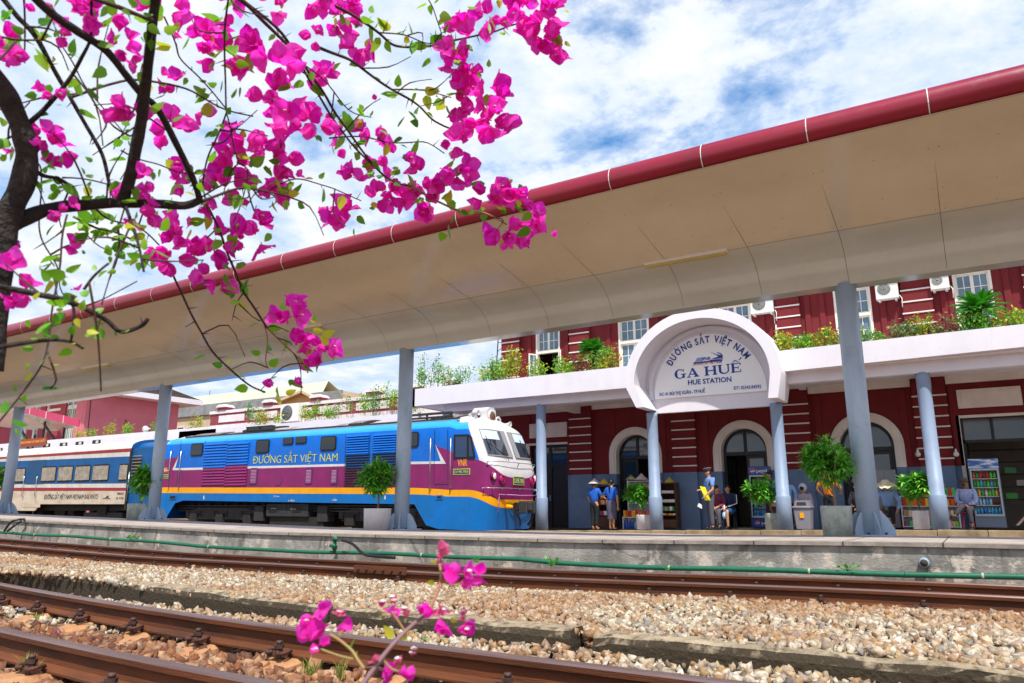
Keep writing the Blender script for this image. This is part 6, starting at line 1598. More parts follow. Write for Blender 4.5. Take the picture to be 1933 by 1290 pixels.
def stand(h=1.66, sp=.11, lean=0):
    k = h/1.70
    j = dict(pel=(0, 0, .93), wst=(0, .01, 1.08), che=(0, .0, 1.32), neck=(0, .0, 1.47), head=(0, .03, 1.595), shL=(-.185, 0, 1.385), shR=(.185, 0, 1.385), elL=(-.25, -.03, 1.10), elR=(.25, -.03, 1.10), wrL=(-.24, .08, .86), wrR=(.24, .08, .86),
             hpL=(-.09, 0, .88), hpR=(.09, 0, .88), knL=(-sp, .02, .48), knR=(sp, .02, .48), anL=(-sp, -.02, .085), anR=(sp, -.02, .085), toL=(-sp-.02, .13, .03), toR=(sp+.02, .13, .03))
    return {a: tuple(v*k for v in b_) for a, b_ in j.items()}
def sit(seat=.42, h=1.0):
    return dict(pel=(0, 0, seat+.10), wst=(0, -.02, seat+.26), che=(0, .03, seat+.48), neck=(0, .06, seat+.62), head=(0, .10, seat+.745), shL=(-.185, .04, seat+.54), shR=(.185, .04, seat+.54), elL=(-.24, .12, seat+.28), elR=(.24, .12, seat+.28), wrL=(-.08, .32, seat+.2), wrR=(.08, .32, seat+.22),
                hpL=(-.10, .03, seat+.07), hpR=(.10, .03, seat+.07), knL=(-.13, .44, seat+.08), knR=(.13, .44, seat+.08), anL=(-.13, .42, .085), anR=(.13, .42, .085), toL=(-.14, .56, .03), toR=(.14, .56, .03))
def fabric(nm, c, c2=None): return mat(nm, c, c2 or c, rough=.85, ns=6, bump=.15, bs=18)
def gp(px, y): x = XY(px, y); return (x, y, flz(x))
# guard: faces left in the picture (towards -x, slightly to us)
J = stand(1.76, .10); J['elR'] = (.27, .03, 1.16); J['wrR'] = (.08, .26, 1.14); J['elL'] = (-.26, 0, 1.15); J['wrL'] = (-.20, .20, .98); J['knL'] = (-.12, .03, .50); J['anL'] = (-.15, .02, .085); J['toL'] = (-.2, .16, .03); J['look'] = (-.35, 1, 0)
t, M, g, f, sd_ = person('railway guard standing in blue shirt and peaked cap holding a yellow flag', gp(1338, 22.0), 128, J, 'shirt', 'trousers', fabric('guard_blue', '#6f92cf', '#6385c2'), fabric('grey_trousers', '#4d4c58'), M_hairb, shoes=mat('black_shoe', '#131316', rough=.35))
mb = MB(); mb.M = M; c = g['head']+Vector((0, 0, .055)); mgy = fabric('cap_grey', '#55535f')
mb.M = M @ Matrix.Translation(c) @ Matrix.Rotation(R(-8), 4, 'X')
mb.lathe((0, 0, 0), [(.098, -.02), (.100, .02), (.130, .055), (.132, .065), (.09, .078), (.02, .082)], mgy, 22); mb.prism([(.09*math.cos(R(a))*1.0, .09*math.sin(R(a))+.0) for a in range(20, 161, 20)]+[(-.10, .10), (-.05, .155), (.05, .155), (.10, .10)], -.025, -.015, M_black, 'z'); mb.build('peaked_cap', t)
mb = MB(); mb.M = M; hr = Vector(J['wrR'])+Vector((-.06, .04, -.02)); fv = []
P0 = AY(1321, 919, 21.75); 
mb.M = None; q = [(1321, 918), (1331, 920), (1336, 930), (1341, 945), (1330, 944.5), (1326, 930)]
pts = [AY(a, b_, 21.72+.03*math.sin(i*2)) for i, (a, b_) in enumerate(q)]
mb.add(pts+[p+Vector((0, .012, 0)) for p in pts], [(0, 1, 2, 3, 4, 5)[::-1], (6, 7, 8, 9, 10, 11)]+[(i, (i+1) % 6, 6+(i+1) % 6, 6+i) for i in range(6)], fabric('flag_yellow', '#f4e713', '#eadb0c')); o = mb.build('signal_flag', loc=P0); tag(o, 'bright yellow signal flag held by the railway guard', 'flag')
mb = MB(); q = [AY(a, b_, 21.74) for a, b_ in ((1319, 950), (1325, 953), (1325, 961), (1316, 956))]; mb.add(q+[p+Vector((0, .01, 0)) for p in q], [(3, 2, 1, 0), (4, 5, 6, 7)]+[(i, (i+1) % 4, 4+(i+1) % 4, 4+i) for i in range(4)], M_white); tag(mb.build('papers', loc=q[0]), 'white folded papers in the lower hand of the guard', 'papers')
mb = MB(); mb.M = M; 
for s_ in (-1, 1): mb.box(.11*s_-.0 if s_ > 0 else -.18, -.04, 1.455, .18 if s_ > 0 else -.11, .03, 1.47, M_yel)
mb.build('shoulder_boards', t)
# women at the stall, backs to us
J = stand(1.55, .08); J['elL'] = (-.25, .02, 1.0); J['wrL'] = (-.20, .16, .84); J['elR'] = (.24, .08, 1.02); J['wrR'] = (.12, .26, 1.0)
t, M, g, f, sd_ = person('woman in blue blouse and black trousers wearing a conical leaf hat', gp(1121, 22.9), -8, J, 'blouse', 'trousers', fabric('blouse_blue', '#1d62c9', '#1a58b8'), fabric('black_cloth', '#15161c'), M_hairb, barefoot=True)
mb = MB(); mb.M = M; c = g['head']; mb.lathe((c.x, c.y, c.z), [(.215, .015), (.21, .03), (.10, .115), (.012, .20)], mat('leaf_hat', '#cfc0c6', '#bfae9e', rough=.6, ns=6), 26); mb.build('conical_hat', t)
J = stand(1.56, .07); J['elL'] = (-.30, -.02, 1.02); J['wrL'] = (-.14, .06, .92); J['elR'] = (.25, -.04, 1.0); J['wrR'] = (.24, .0, .74)
person('woman in blue blouse and grey skirt with ponytail, hand on hip', gp(1153, 22.8), -10, J, 'blouse', 'skirt', fabric('blouse_blue', '#1d62c9'), fabric('grey_skirt', '#5b586c', '#504d60'), M_hairb, skirt=.32, hairlen=.33)
# seated/standing men near the guard
J = sit(.45); J['neck'] = (0, .08, 1.07); J['head'] = (-.02, .14, 1.19); J['look'] = (-.5, 1, 0); J['knR'] = (.22, .42, .53); J['anR'] = (.24, .34, .085); J['toR'] = (.26, .48, .03); J['wrL'] = (-.03, .36, .62); J['wrR'] = (.03, .36, .62)
t, M, g, f, sd_ = person('man in navy track jacket and blue shorts leaning forward on a chair', gp(1375, 23.3), 165, J, 'jacket', 'shorts', fabric('navy_jacket', '#131f3c', '#172548'), fabric('blue_shorts', '#1d4a80'), M_hairb, long_sleeve=True, shoes=M_black)
mb = MB(); mb.M = M
for sd in 'LR':
    a, b_, c = g['sh'+sd], g['el'+sd], g['wr'+sd]; o_ = Vector((.062 if sd == 'R' else -.062, 0, .02)); mb.tube([a+o_, a.lerp(b_, .5)+o_, b_+o_*.95, b_.lerp(c, .8)+o_*.7], .014, M_white, 6)
mb.build('sleeve_stripes', t)
J = sit(.45); J['look'] = (-1, .3, 0)
person('person in maroon vest and grey jacket sitting half behind the guard', gp(1353, 23.3), 178, J, 'vest', 'trousers', fabric('maroon_vest', '#8b1f3c', '#5d2b45'), fabric('grey_trousers', '#4d4c58'), M_hairb, long_sleeve=True, shoes=M_black)
# behind the tree near the fridge
J = stand(1.66, .1); person('man in light blue shirt with luggage behind the planted pot and fridge', gp(1452, 23.6), 150, J, 'shirt', 'trousers', fabric('light_blue_shirt', '#86a5d6', '#7895c6'), fabric('maroon_trousers', '#4a1c2a'), M_hairb, long_sleeve=True, shoes=M_black)
J = stand(1.60, .1); J['elL'] = (-.28, .04, 1.1); person('person in blue shirt leaning behind the porch column right of the fridge', gp(1484, 23.4), 175, J, 'shirt', 'trousers', fabric('pale_blue_shirt', '#8fb2e2', '#7fa2d2'), fabric('dark_trousers', '#1c2536'), M_hairb, long_sleeve=True, shoes=M_black, scale=.92)
# hooded person behind the bin
J = sit(.40); J['wrL'] = (-.16, .3, .5)
t, M, g, f, sd_ = person('seated person in pale hooded jacket and dark mask behind the grey bin', gp(1515, 23.4), 172, J, 'jacket', 'trousers', fabric('pale_jacket', '#b3aab8', '#a29aa8'), fabric('grey_purple', '#8a8090'), None, long_sleeve=True, shoes=M_black)
mb = MB(); mb.M = M; mb.ball(g['head']+Vector((0, -.03, .02)), .125, fabric('pale_hood', '#cfc9d2'), 14, 9, (.95, 1, 1.05)); mb.build('hood', t)
mb = MB(); mb.M = M; mb.ball(g['head']+Vector((0, .035, .0)), .085, fabric('dark_mask', '#1d2c3a'), 12, 8, (.9, 1, .8)); mb.build('face_mask', t)
# orange shirt man behind the big concrete planter (back to us)
J = stand(1.64, .12); J['elL'] = (-.33, .0, 1.12); J['wrL'] = (-.22, .10, .93); J['elR'] = (.3, .1, 1.12); J['wrR'] = (.22, .3, 1.02); J['head'] = (.02, .06, 1.56)
t, M, g, f, sd_ = person('man in orange shirt with black shoulder strap behind the big concrete planter', gp(1562, 22.9), -12, J, 'shirt', 'trousers', fabric('orange_shirt', '#f5921a', '#ee8610'), fabric('black_cloth', '#15161c'), M_hairb, shoes=M_black)
mb = MB(); mb.M = M; mb.tube([(-.13, -.10, 1.44), (-.02, -.15, 1.25), (.12, -.14, 1.02), (.15, -.08, .92)], .016, M_black, 6); mb.build('shoulder_strap', t)
# person with mask at the column
J = sit(.42); J['wrL'] = (-.1, .3, .58)
t, M, g, f, sd_ = person('seated person in grey sweater and white face mask left of the big column', gp(1618, 23.6), 160, J, 'sweater', 'trousers', fabric('grey_sweater', '#6c6a78', '#5f5d6b'), fabric('dark_navy', '#20222e'), M_hairb, long_sleeve=True, shoes=M_black)
mb = MB(); mb.M = M; mb.ball(g['head']+Vector((0, .045, -.02)), .062, M_white, 10, 7, (.9, 1, .8)); mb.build('face_mask', t)
# lady with floppy hat
J = sit(.42); J['knR'] = (.02, .46, .56); J['anR'] = (-.06, .50, .25); J['toR'] = (-.08, .62, .16); J['wrL'] = (-.22, .22, .48); J['elL'] = (-.30, .06, .68); J['elR'] = (.32, .06, .68); J['wrR'] = (.24, .22, .50); J['head'] = (0, .16, 1.14)
t, M, g, f, sd_ = person('seated woman in light blue shirt and wavy cream sun hat', gp(1672, 23.3), 176, J, 'shirt', 'trousers', fabric('light_blue_shirt', '#86a5d6'), fabric('black_cloth', '#15161c'), M_hairb, long_sleeve=True, shoes=mat('brown_sandal', '#6a4a2a', rough=.6))
mb = MB(); mb.M = M @ Matrix.Translation(g['head']+Vector((0, .02, .04))) @ Matrix.Rotation(R(-22), 4, 'X'); n = 30; mh_ = fabric('cream_hat', '#e0d2b4', '#d2c2a0'); rings = []
for (r_, z_, wv) in ((.235, -.02, .022), (.17, .01, .012), (.115, .03, 0), (.105, .09, 0), (.07, .125, 0), (.01, .135, 0)):
    rings += [(r_*(1+.0)*math.cos(6.283*k/n), r_*math.sin(6.283*k/n), z_+wv*math.sin(k*6.283*9/n)) for k in range(n)]
mb.add(rings, [(i*n+k, i*n+(k+1) % n, (i+1)*n+(k+1) % n, (i+1)*n+k) for i in range(5) for k in range(n)], mh_, True); mb.build('sun_hat', t)
# old man with cap on red stool
J = sit(.42); J['knR'] = (.05, .44, .56); J['anR'] = (.20, .62, .32); J['toR'] = (.26, .74, .30); J['wrL'] = (-.02, .26, .58); J['wrR'] = (.02, .28, .60); J['knL'] = (-.10, .42, .48); J['look'] = (.1, 1, .05)
t, M, g, f, sd_ = person('old man in cap and pale checked shirt sitting cross-legged on red stool', gp(1820, 23.5), 168, J, 'shirt', 'trousers', mat('checked_shirt', '#b3bde0', '#8b98c8', rough=.85, ns=28, lo=.45, hi=.55), fabric('dark_grey_trousers', '#37353f'), M_hairb, long_sleeve=True, shoes=mat('black_sandal', '#201a1c', rough=.5), skinm=mat('tanned_skin', '#8f5a3e', '#84523a', rough=.6, ns=8))
mb = MB(); mb.M = M @ Matrix.Translation(g['head']+Vector((0, 0, .05))); mc_ = fabric('cap_olive', '#5c574c'); mb.lathe((0, 0, 0), [(.102, -.01), (.104, .03), (.085, .075), (.04, .09), (.005, .095)], mc_, 18); mb.prism([(-.075, .06), (-.06, .17), (.06, .17), (.075, .06)], -.005, .008, mc_, 'z'); mb.build('cap', t)

# ================= STOOLS, CHAIRS, STALLS =================
def stool(loc, m, lab, h=.42, r=.16):
    x, y, z = loc; t = thing('stool', lab, 'stool', loc); mb = MB(); mb.lathe((x, y, z), [(r, h-.03), (r, h), (r-.02, h+.008)], m, 18); mb.build('seat', t)
    for a in (45, 135, 225, 315):
        c, s = math.cos(R(a)), math.sin(R(a)); mb = MB(); mb.tube([(x+c*r*.8, y+s*r*.8, z+h-.03), (x+c*r*1.05, y+s*r*1.05, z)], .022, m, 6); mb.build('leg', t)
M_redp = mat('red_plastic', '#a01a35', rough=.4); M_blkp = mat('black_plastic', '#1b1b20', rough=.4)
stool(gp(1817, 23.5), M_redp, 'red plastic stool under the old man in a cap'); stool(gp(1668, 23.3), M_redp, 'red plastic stool under the woman in the sun hat')
stool(gp(1376, 23.25), M_blkp, 'black stool under the man in the navy jacket', .45); stool(gp(1354, 23.3), M_blkp, 'black stool behind the guard, under the maroon vest', .45); stool(gp(1514, 23.4), M_blkp, 'dark stool behind the grey bin', .40); stool(gp(1616, 23.6), M_blkp, 'dark stool left of the big canopy column')
# suitcase
c = gp(1460, 23.0); t = thing('suitcase', 'dark red suitcase on wheels with raised handle behind the planted pot', 'suitcase', c); mb = MB(); mb.box(c[0]-.16, 23.0, c[2]+.05, c[0]+.16, 23.22, c[2]+.62, mat('dark_red_case', '#5c1626', rough=.5)); mb.build('shell', t, bevel=.03)
mb = MB(); mb.tube([(c[0]-.1, 23.15, c[2]+.62), (c[0]-.1, 23.15, c[2]+1.0), (c[0]+.1, 23.15, c[2]+1.0), (c[0]+.1, 23.15, c[2]+.62)], .012, M_black, 6); mb.build('handle', t)
mb = MB(); mb.lathe((c[0]-.12, 23.1, c[2]+.03), [(.03, -.015), (.03, .015)], M_black, 10, 'y'); mb.lathe((c[0]+.12, 23.1, c[2]+.03), [(.03, -.015), (.03, .015)], M_black, 10, 'y'); mb.build('wheels', t)
mb = MB(); mb.ball((c[0]-.02, 22.9, c[2]+.72), .15, mat('cream_bag', '#cdbcb0', '#b8a59a', rough=.7, ns=8), 12, 8, (1.1, .7, .6)); tag(mb.build('bag', loc=(c[0], 22.9, c[2]+.7)), 'cream bag with red print resting on the dark red suitcase', 'bag')
c = AY(1368, 973, 22.9); mb = MB(); mb.ball(c, .10, mat('blue_bag', '#58b4d8', '#cfe6ef', rough=.4, ns=10), 12, 8, (.8, .7, 1.1)); mb.tube([c+V3(0, 0, .1), c+V3(0, .02, .3)], .02, M_white, 6); tag(mb.build('plastic_bag', loc=c), 'light blue plastic bag hanging between the knees of the track-jacket man', 'bag')

def boxrow(mb, x0, x1, y0, y1, z, h, cols, wmin=.05, wmax=.09, kind='box'):
    x = x0
    while x < x1-.04:
        wd = rnd.uniform(wmin, wmax); hh = h*rnd.uniform(.85, 1.0); m = rnd.choice(cols)
        if kind == 'box': mb.box(x+.003, y0, z, min(x+wd-.003, x1), y1, z+hh, m)
        else:
            r = wd*.42; mb.lathe((x+wd/2, y0+r, z), [(r, 0), (r, hh*.62), (r*.45, hh*.82), (r*.4, hh)], m, 9)
        x += wd
def pc(nm, c): return mat(nm, c, rough=.4)
PK_warm = [pc('pack_red', '#c52f1b'), pc('pack_orange', '#e06a1e'), pc('pack_yellow', '#e8b32a'), pc('pack_dark_red', '#8d1f1f'), pc('pack_cream', '#e3d3b8')]
PK_mix = [pc('pack_pink', '#d98aa8'), pc('pack_white', '#e6e3df'), pc('pack_blue', '#2d5fb0'), pc('pack_green', '#3c9a4a'), pc('pack_red', '#c52f1b'), pc('pack_yellow', '#e8b32a')]
PK_blue = [mat('water_bottle', '#2f67c8', rough=.15), mat('clear_bottle', '#9cc2e6', rough=.12), mat('blue_bottle', '#1d4ea8', rough=.15)]
PK_grn = [pc('pack_green', '#3c9a4a'), mat('lime_pack', '#52c83c', rough=.4)]
M_brown = mat('brown_wood', '#5b3722', '#47291a', rough=.6, ns=4, stretch=(1, 1, .2)); M_shelfw = mat('white_shelf', '#d9d5d8', rough=.5)
def rack(px0, px1, pytop, y, lab, shelves, m, depth=.35, door=0, back=True):
    x0, x1 = XY(px0, y), XY(px1, y); zb = flz((x0+x1)/2); zt = AY((px0+px1)/2, pytop, y).z; H = zt-zb
    t = thing('shelf_rack', lab, 'shelf', ((x0+x1)/2, y, zb))
    mb = MB(); mb.box(x0, y, zb, x0+.03, y+depth, zt, m); mb.box(x1-.03, y, zb, x1, y+depth, zt, m)
    if back: mb.box(x0+.03, y+depth-.02, zb, x1-.03, y+depth, zt, m)
    mb.build('frame', t)
    fr = [0]+[s[0] for s in shelves]
    for k, (f_, kind, pal, hh) in enumerate(shelves):
        z = zb+H*f_; mb = MB(); mb.box(x0+.03, y+.005, z-.02, x1-.03, y+depth-.02, z, m); mb.build('shelf', t)
        if kind:
            nm, kd, wm = {'box': ('packet_row', 'box', (.05, .10)), 'bot': ('bottle_row', 'bottle', (.07, .075)), 'can': ('can_row', 'bottle', (.06, .062))}[kind]
            mb = MB(); boxrow(mb, x0+.05, x1-.05, y+.03, y+.16, z+.001, hh, pal, wm[0], wm[1], 'box' if kd == 'box' else 'bottle'); o = mb.build(nm, loc=((x0+x1)/2, y, z))
            tag(o, None, {'box': 'packets', 'bot': 'bottles', 'can': 'cans'}[kind]); ROWS.append((o, lab, k, len(shelves), kind))
    if door: mb = MB(); mb.box(x0+.03, y-.005, zb+.02, (x0+x1)/2-.005, y+.01, zb+H*door-.02, m); mb.box((x0+x1)/2+.005, y-.005, zb+.02, x1-.03, y+.01, zb+H*door-.02, m); mb.build('door', t)
    return t, x0, x1, zb, zt
ROWS = []
rack(1127, 1158, 916, 24.2, 'narrow brown wooden rack behind the two women in blue', [(.30, 'box', PK_mix, .16), (.55, 'box', PK_warm, .16), (.75, 'box', PK_mix, .12), (.98, None, None, 0)], M_brown, .4, .28)
rack(1183, 1240, 907, 24.0, 'wide white rack of snacks in front of the first arched door', [(.04, None, None, 0), (.34, None, None, 0), (.52, 'box', PK_mix, .2), (.78, 'can', PK_warm, .22), (.99, None, None, 0)], M_shelfw, .45)
rack(1244, 1274, 911, 24.2, 'brown wooden rack right of the white snack rack', [(.28, 'box', PK_warm, .06), (.38, 'box', PK_mix, .14), (.56, 'box', [M_trim], .10), (.76, 'box', [M_trim], .10), (.98, None, None, 0)], M_brown, .4, .2)
rack(1694, 1803, 936, 24.0, 'low white rack of packets behind the white planter and column', [(.04, 'box', PK_mix+PK_grn, .16), (.36, 'box', [pc('biscuit_tin', '#b98d6a'), pc('pack_cream', '#e3d3b8')], .16), (.68, 'box', PK_warm[:3], .22), (.99, 'box', PK_grn+PK_warm[:2], .22)], M_shelfw, .4)
# low tables with bottles in front of the snack rack
x0, x1 = XY(1174, 23.5), XY(1232, 23.5); zb = flz(x0)
t = thing('display_table', 'low white display table with bottles below, in front of the snack rack', 'table', ((x0+x1)/2, 23.5, zb)); mb = MB(); mb.box(x0, 23.4, zb+.36, x1, 23.85, zb+.385, M_shelfw); mb.build('top', t)
for xx in (x0+.02, x1-.02):
    mb = MB(); mb.box(xx-.015, 23.42, zb, xx+.015, 23.8, zb+.36, M_shelfw); mb.build('leg', t)
mb = MB(); boxrow(mb, x0+.04, x1-.04, 23.42, 23.6, zb+.386, .22, PK_warm[:2]+PK_warm[:2]+[PK_warm[2]], .06, .09); o = mb.build('packet_row', loc=(x0, 23.45, zb+.4)); tag(o, 'row of red and orange packets on the low white table', 'packets')
mb = MB(); boxrow(mb, x0+.04, x1-.04, 23.42, 23.6, zb+.002, .30, PK_blue, .07, .075, 'bottle'); boxrow(mb, x0+.06, x1-.06, 23.62, 23.75, zb+.002, .30, PK_blue, .07, .075, 'bottle'); o = mb.build('bottle_row', loc=(x0, 23.45, zb)); tag(o, 'rows of blue water bottles under the low white table', 'bottles')
# conical hats and fruit on the racks
for (px, py, y, m, lab, s) in ((1140, 914, 24.3, PK_warm[2], 'yellow-green conical hat on the rack behind the women', 1), (1211, 906, 24.1, mat('leaf_hat', '#d9cdb0', rough=.6), 'cream conical leaf hat on top of the snack rack', 1.15), (1264, 911, 24.3, mat('lime_hat', '#b7b530', '#c8a02c', rough=.6, ns=9), 'green and yellow conical hat on the right wooden rack', .9), (1246, 911, 24.3, PK_mix[0], 'small pink hat on the left end of the right rack', .55), (1191, 906, 24.1, mat('green_hat', '#5a6a3a', '#c6b890', rough=.6, ns=8), 'dark green and cream conical hat at the left of the snack rack', .95)):
    c = AY(px, py, y); mb = MB(); mb.lathe(c, [(.20*s, 0), (.19*s, .02), (.09*s, .10*s), (.01, .19*s)], m, 20); tag(mb.build('conical_hat', loc=c), lab, 'hat')
words = {'box': 'packets', 'bot': 'bottles', 'can': 'cans'}
for (o, lab, k, n, kind) in ROWS:
    pos = ['lowest', 'second lowest', 'middle', 'second highest', 'top'][k] if k < 5 else 'top'
    short = lab.split(' behind')[0].split(' in front')[0].split(' right of')[0]
    o['label'] = f"{pos} row of {words[kind]} on the {short}"[:110]
# fridges
def fridge(px0, px1, pytop, y, lab, body, hdr, tilt=0):
    x0, x1 = XY(px0, y), XY(px1, y); zb = flz((x0+x1)/2); zt = AY(px0, pytop, y).z; t = thing('drinks_fridge', lab, 'fridge', ((x0+x1)/2, y, zb))
    zh = zt-(zt-zb)*.14; zl_ = zb+(zt-zb)*.16
    mb = MB(); mb.box(x0, y+.03, zb, x1, y+.6, zl_, body); mb.box(x0, y+.55, zl_, x1, y+.6, zh, M_white); mb.box(x0, y+.03, zl_, x0+.03, y+.55, zh, body); mb.box(x1-.03, y+.03, zl_, x1, y+.55, zh, body); mb.box(x0, y, zh, x1, y+.6, zt, hdr); mb.build('cabinet', t, bevel=.01)
    mb = MB(); fr = mat('fridge_frame', '#a9b2b8', rough=.35, metal=.3)
    mb.box(x0+.02, y-.02, zl_, x0+.06, y+.03, zh-.01, fr); mb.box(x1-.06, y-.02, zl_, x1-.02, y+.03, zh-.01, fr); mb.box(x0+.06, y-.02, zl_, x1-.06, y+.03, zl_+.05, fr); mb.box(x0+.06, y-.02, zh-.06, x1-.06, y+.03, zh-.01, fr); f = mb.build('door', t); WLOC[f.name] = WLOC[t.name]
    mb = MB(); mb.box(x0+.025, y-.05, (zl_+zh)/2-.15, x0+.04, y-.021, (zl_+zh)/2+.15, M_chrome); mb.build('handle', f)
    nsh = 5
    for k in range(nsh):
        z = zl_+.06+k*(zh-zl_-.1)/nsh; mb = MB(); mb.box(x0+.035, y+.08, z-.012, x1-.035, y+.5, z, M_white); mb.build('shelf', t)
        pal = [[mat('cyan_bottle', '#35a9d6', rough=.2), mat('blue_bottle2', '#2a6fd0', rough=.2)], [mat('cyan_bottle', '#35a9d6', rough=.2), mat('clear_bottle', '#9cc2e6', rough=.12), pc('cola', '#5c2320')], PK_grn+[pc('pack_yellow', '#e8b32a'), pc('pack_cream', '#e3d3b8')], PK_grn+[pc('pack_orange', '#e06a1e'), mat('cyan_bottle', '#35a9d6', rough=.2)], PK_warm+PK_grn][k]
        mb = MB(); boxrow(mb, x0+.06, x1-.05, y+.1, y+.2, z+.001, (zh-zl_)/nsh*.78, pal, .078, .086, 'bottle'); o = mb.build('bottle_row', t)
    return t, x0, x1, zb, zt, zh, zl_
M_pblue = mat('cola_blue', '#0f2f8c', '#0c2878', rough=.3, ns=1, coat=.3)
t, x0, x1, zb, zt, zh, zl_ = fridge(1413, 1452, 881, 24.55, 'deep blue pepsi drinks fridge in front of the middle arched door', M_pblue, M_pblue)
mb = MB(); text_fit(mb, 'pepsi', (x0+.26, zt-.20), (x1-.05, zt-.18), .11, M_white, 24.543, bold=.01); mb.build('lettering', t); mb = MB(); text_fit(mb, 'pepsi', (x0+.30, zb+.10), (x1-.06, zb+.11), .09, M_white, 24.573, bold=.01); mb.build('lettering', t)
mb = MB()
for (cx, cz_, r, yy) in ((x0+.14, zt-.15, .085, 24.546), (x0+.17, zb+.14, .075, 24.576)):
    mb.lathe((cx, yy, cz_), [(r, -.002), (r, 0)], M_white, 24, 'y'); up_ = [(cx+r*.95*math.cos(R(a)), cz_+r*.95*math.sin(R(a))) for a in range(20, 181, 10)]+[(cx-r*.3, cz_+r*.12), (cx+r*.3, cz_+r*.28)]; mb.prism(up_, yy-.006, yy-.003, pc('emblem_red', '#d8232f')); dn_ = [(cx+r*.95*math.cos(R(a)), cz_+r*.95*math.sin(R(a))) for a in range(200, 351, 10)]+[(cx+r*.4, cz_-r*.1), (cx-r*.3, cz_-r*.35)]; mb.prism(dn_, yy-.006, yy-.003, pc('emblem_blue', '#2a62c8'))
mb.build('emblem', t)
t, x0, x1, zb, zt, zh, zl_ = fridge(1830, 1888, 867, 24.3, 'tall glass-door drinks fridge full of bottles beside the old man', mat('fridge_grey', '#6b7688', rough=.4), mat('fridge_header', '#2f63b4', '#cfdbe8', rough=.4, ns=3.5, lo=.45, hi=.55, stretch=(.6, 1, 2)))
# cabinet
x0, x1 = XY(1650, 24.5), XY(1691, 24.5); zb = flz(x0); zt = AY(1670, 887, 24.5).z; M_cab = mat('steel_cabinet', '#85858b', '#7a7a80', rough=.45, ns=1)
t = thing('steel_cabinet', 'tall grey two-door steel cabinet in the third arched doorway', 'cabinet', ((x0+x1)/2, 24.5, zb)); mb = MB(); mb.box(x0, 24.52, zb, x1, 24.95, zt, M_cab); mb.build('case', t, bevel=.01)
xm = (x0+x1)/2+.0
for a, b_ in ((x0+.01, xm-.004), (xm+.004, x1-.01)):
    mb = MB(); mb.box(a, 24.50, zb+.05, b_, 24.519, zt-.03, M_cab); f = mb.build('door', t); WLOC[f.name] = WLOC[t.name]; mb = MB(); hx_ = (b_-.05) if b_ < xm else (a+.03); mb.box(hx_, 24.48, zb+1.0, hx_+.03, 24.499, zb+1.22, M_black); mb.build('handle', f)
# pots & clutter inside the shop
x0, x1 = .95, 1.62; zb = -.5
t = thing('kitchen_shelves', 'dark shelves with pots in the shop behind the glass fridge', 'shelf', (1.3, 26.2, zb)); mb = MB()
for k in range(5): mb.box(.2, 26.2, .2+k*.36, 1.9, 26.6, .22+k*.36, M_under2)
mb.box(.2, 26.2, zb, .24, 26.6, 1.9, M_under2); mb.box(1.86, 26.2, zb, 1.9, 26.6, 1.9, M_under2); mb.build('frame', t)
for k, (cx, cz_, r, m, lab) in enumerate(((1.15, .23, .09, PK_grn[1], 'green lit box on the lowest dark shop shelf'), (1.45, .6, .08, M_trim, 'pale pot on the middle dark shop shelf'), (1.2, .96, .08, PK_grn[0], 'green carton on the upper dark shop shelf'))):
    mb = MB(); mb.box(cx-.14, 26.22, cz_, cx+.14, 26.4, cz_+.16, m); tag(mb.build('carton', loc=(cx, 26.3, cz_)), lab, 'carton')
c = AY(1933, 965, 23.6); mb = MB(); t = thing('folding_board', 'pale wooden folding board leaning at the right edge of the platform', 'board', (c.x, 23.6, flz(c.x))); q = AY(1918, 992, 23.6)
mb.prism([(q.x, q.z), (q.x+.06, q.z), (c.x+.4, c.z+.25), (c.x+.36, c.z+.28)], 23.5, 23.9, mat('pale_wood', '#b09282', rough=.6)); mb.build('panel', t)
mb = MB(); mb.bar((q.x+.7, 23.5, q.z), (c.x+.38, 23.6, c.z+.25), .04, .04, M_brown); mb.build('leg', t)

# ================= PLANTERS AND BIN =================
M_potc = mat('pot_concrete', '#b4bab2', '#9aa097', rough=.8, ns=7, lo=.4, hi=.6, bump=.15, bs=40, grime=.5); M_potw = mat('pot_white', '#dcd5d8', '#cdc5c6', rough=.7, ns=3, bump=.08, bs=30, grime=.35); M_soil = mat('soil', '#3c2b1f', rough=1)
M_bark = mat('plant_bark', '#8f7a5e', '#71604a', rough=.85, ns=20)
M_ros = mat('rosette_leaf', '#2c7a1c', rough=.4, trans=.25, island=['#368a24', '#6cc438', '#44a02e', '#9ade50', '#358528', '#b0e464'])
def rosette_leaf(mb, c, d, L_, wd, m, droop=.35):
    d = d.normalized(); side_ = d.cross(Vector((0, 0, 1)))
    if side_.length < .1: side_ = Vector((1, 0, 0))
    side_.normalize(); nn = side_.cross(d)
    p0 = c; p1 = c+d*L_*.45+Vector((0, 0, -.03*droop*L_)); p2 = c+d*L_*.8+Vector((0, 0, -.22*droop*L_*1.5)); p3 = c+d*L_+Vector((0, 0, -.5*droop*L_))
    mb.add([p0, p1-side_*wd+nn*wd*.3, p1, p1+side_*wd+nn*wd*.3, p2-side_*wd*.8, p2, p2+side_*wd*.8, p3], [(0, 1, 2), (0, 2, 3), (1, 4, 5, 2), (2, 5, 6, 3), (4, 7, 5), (5, 7, 6)], m)
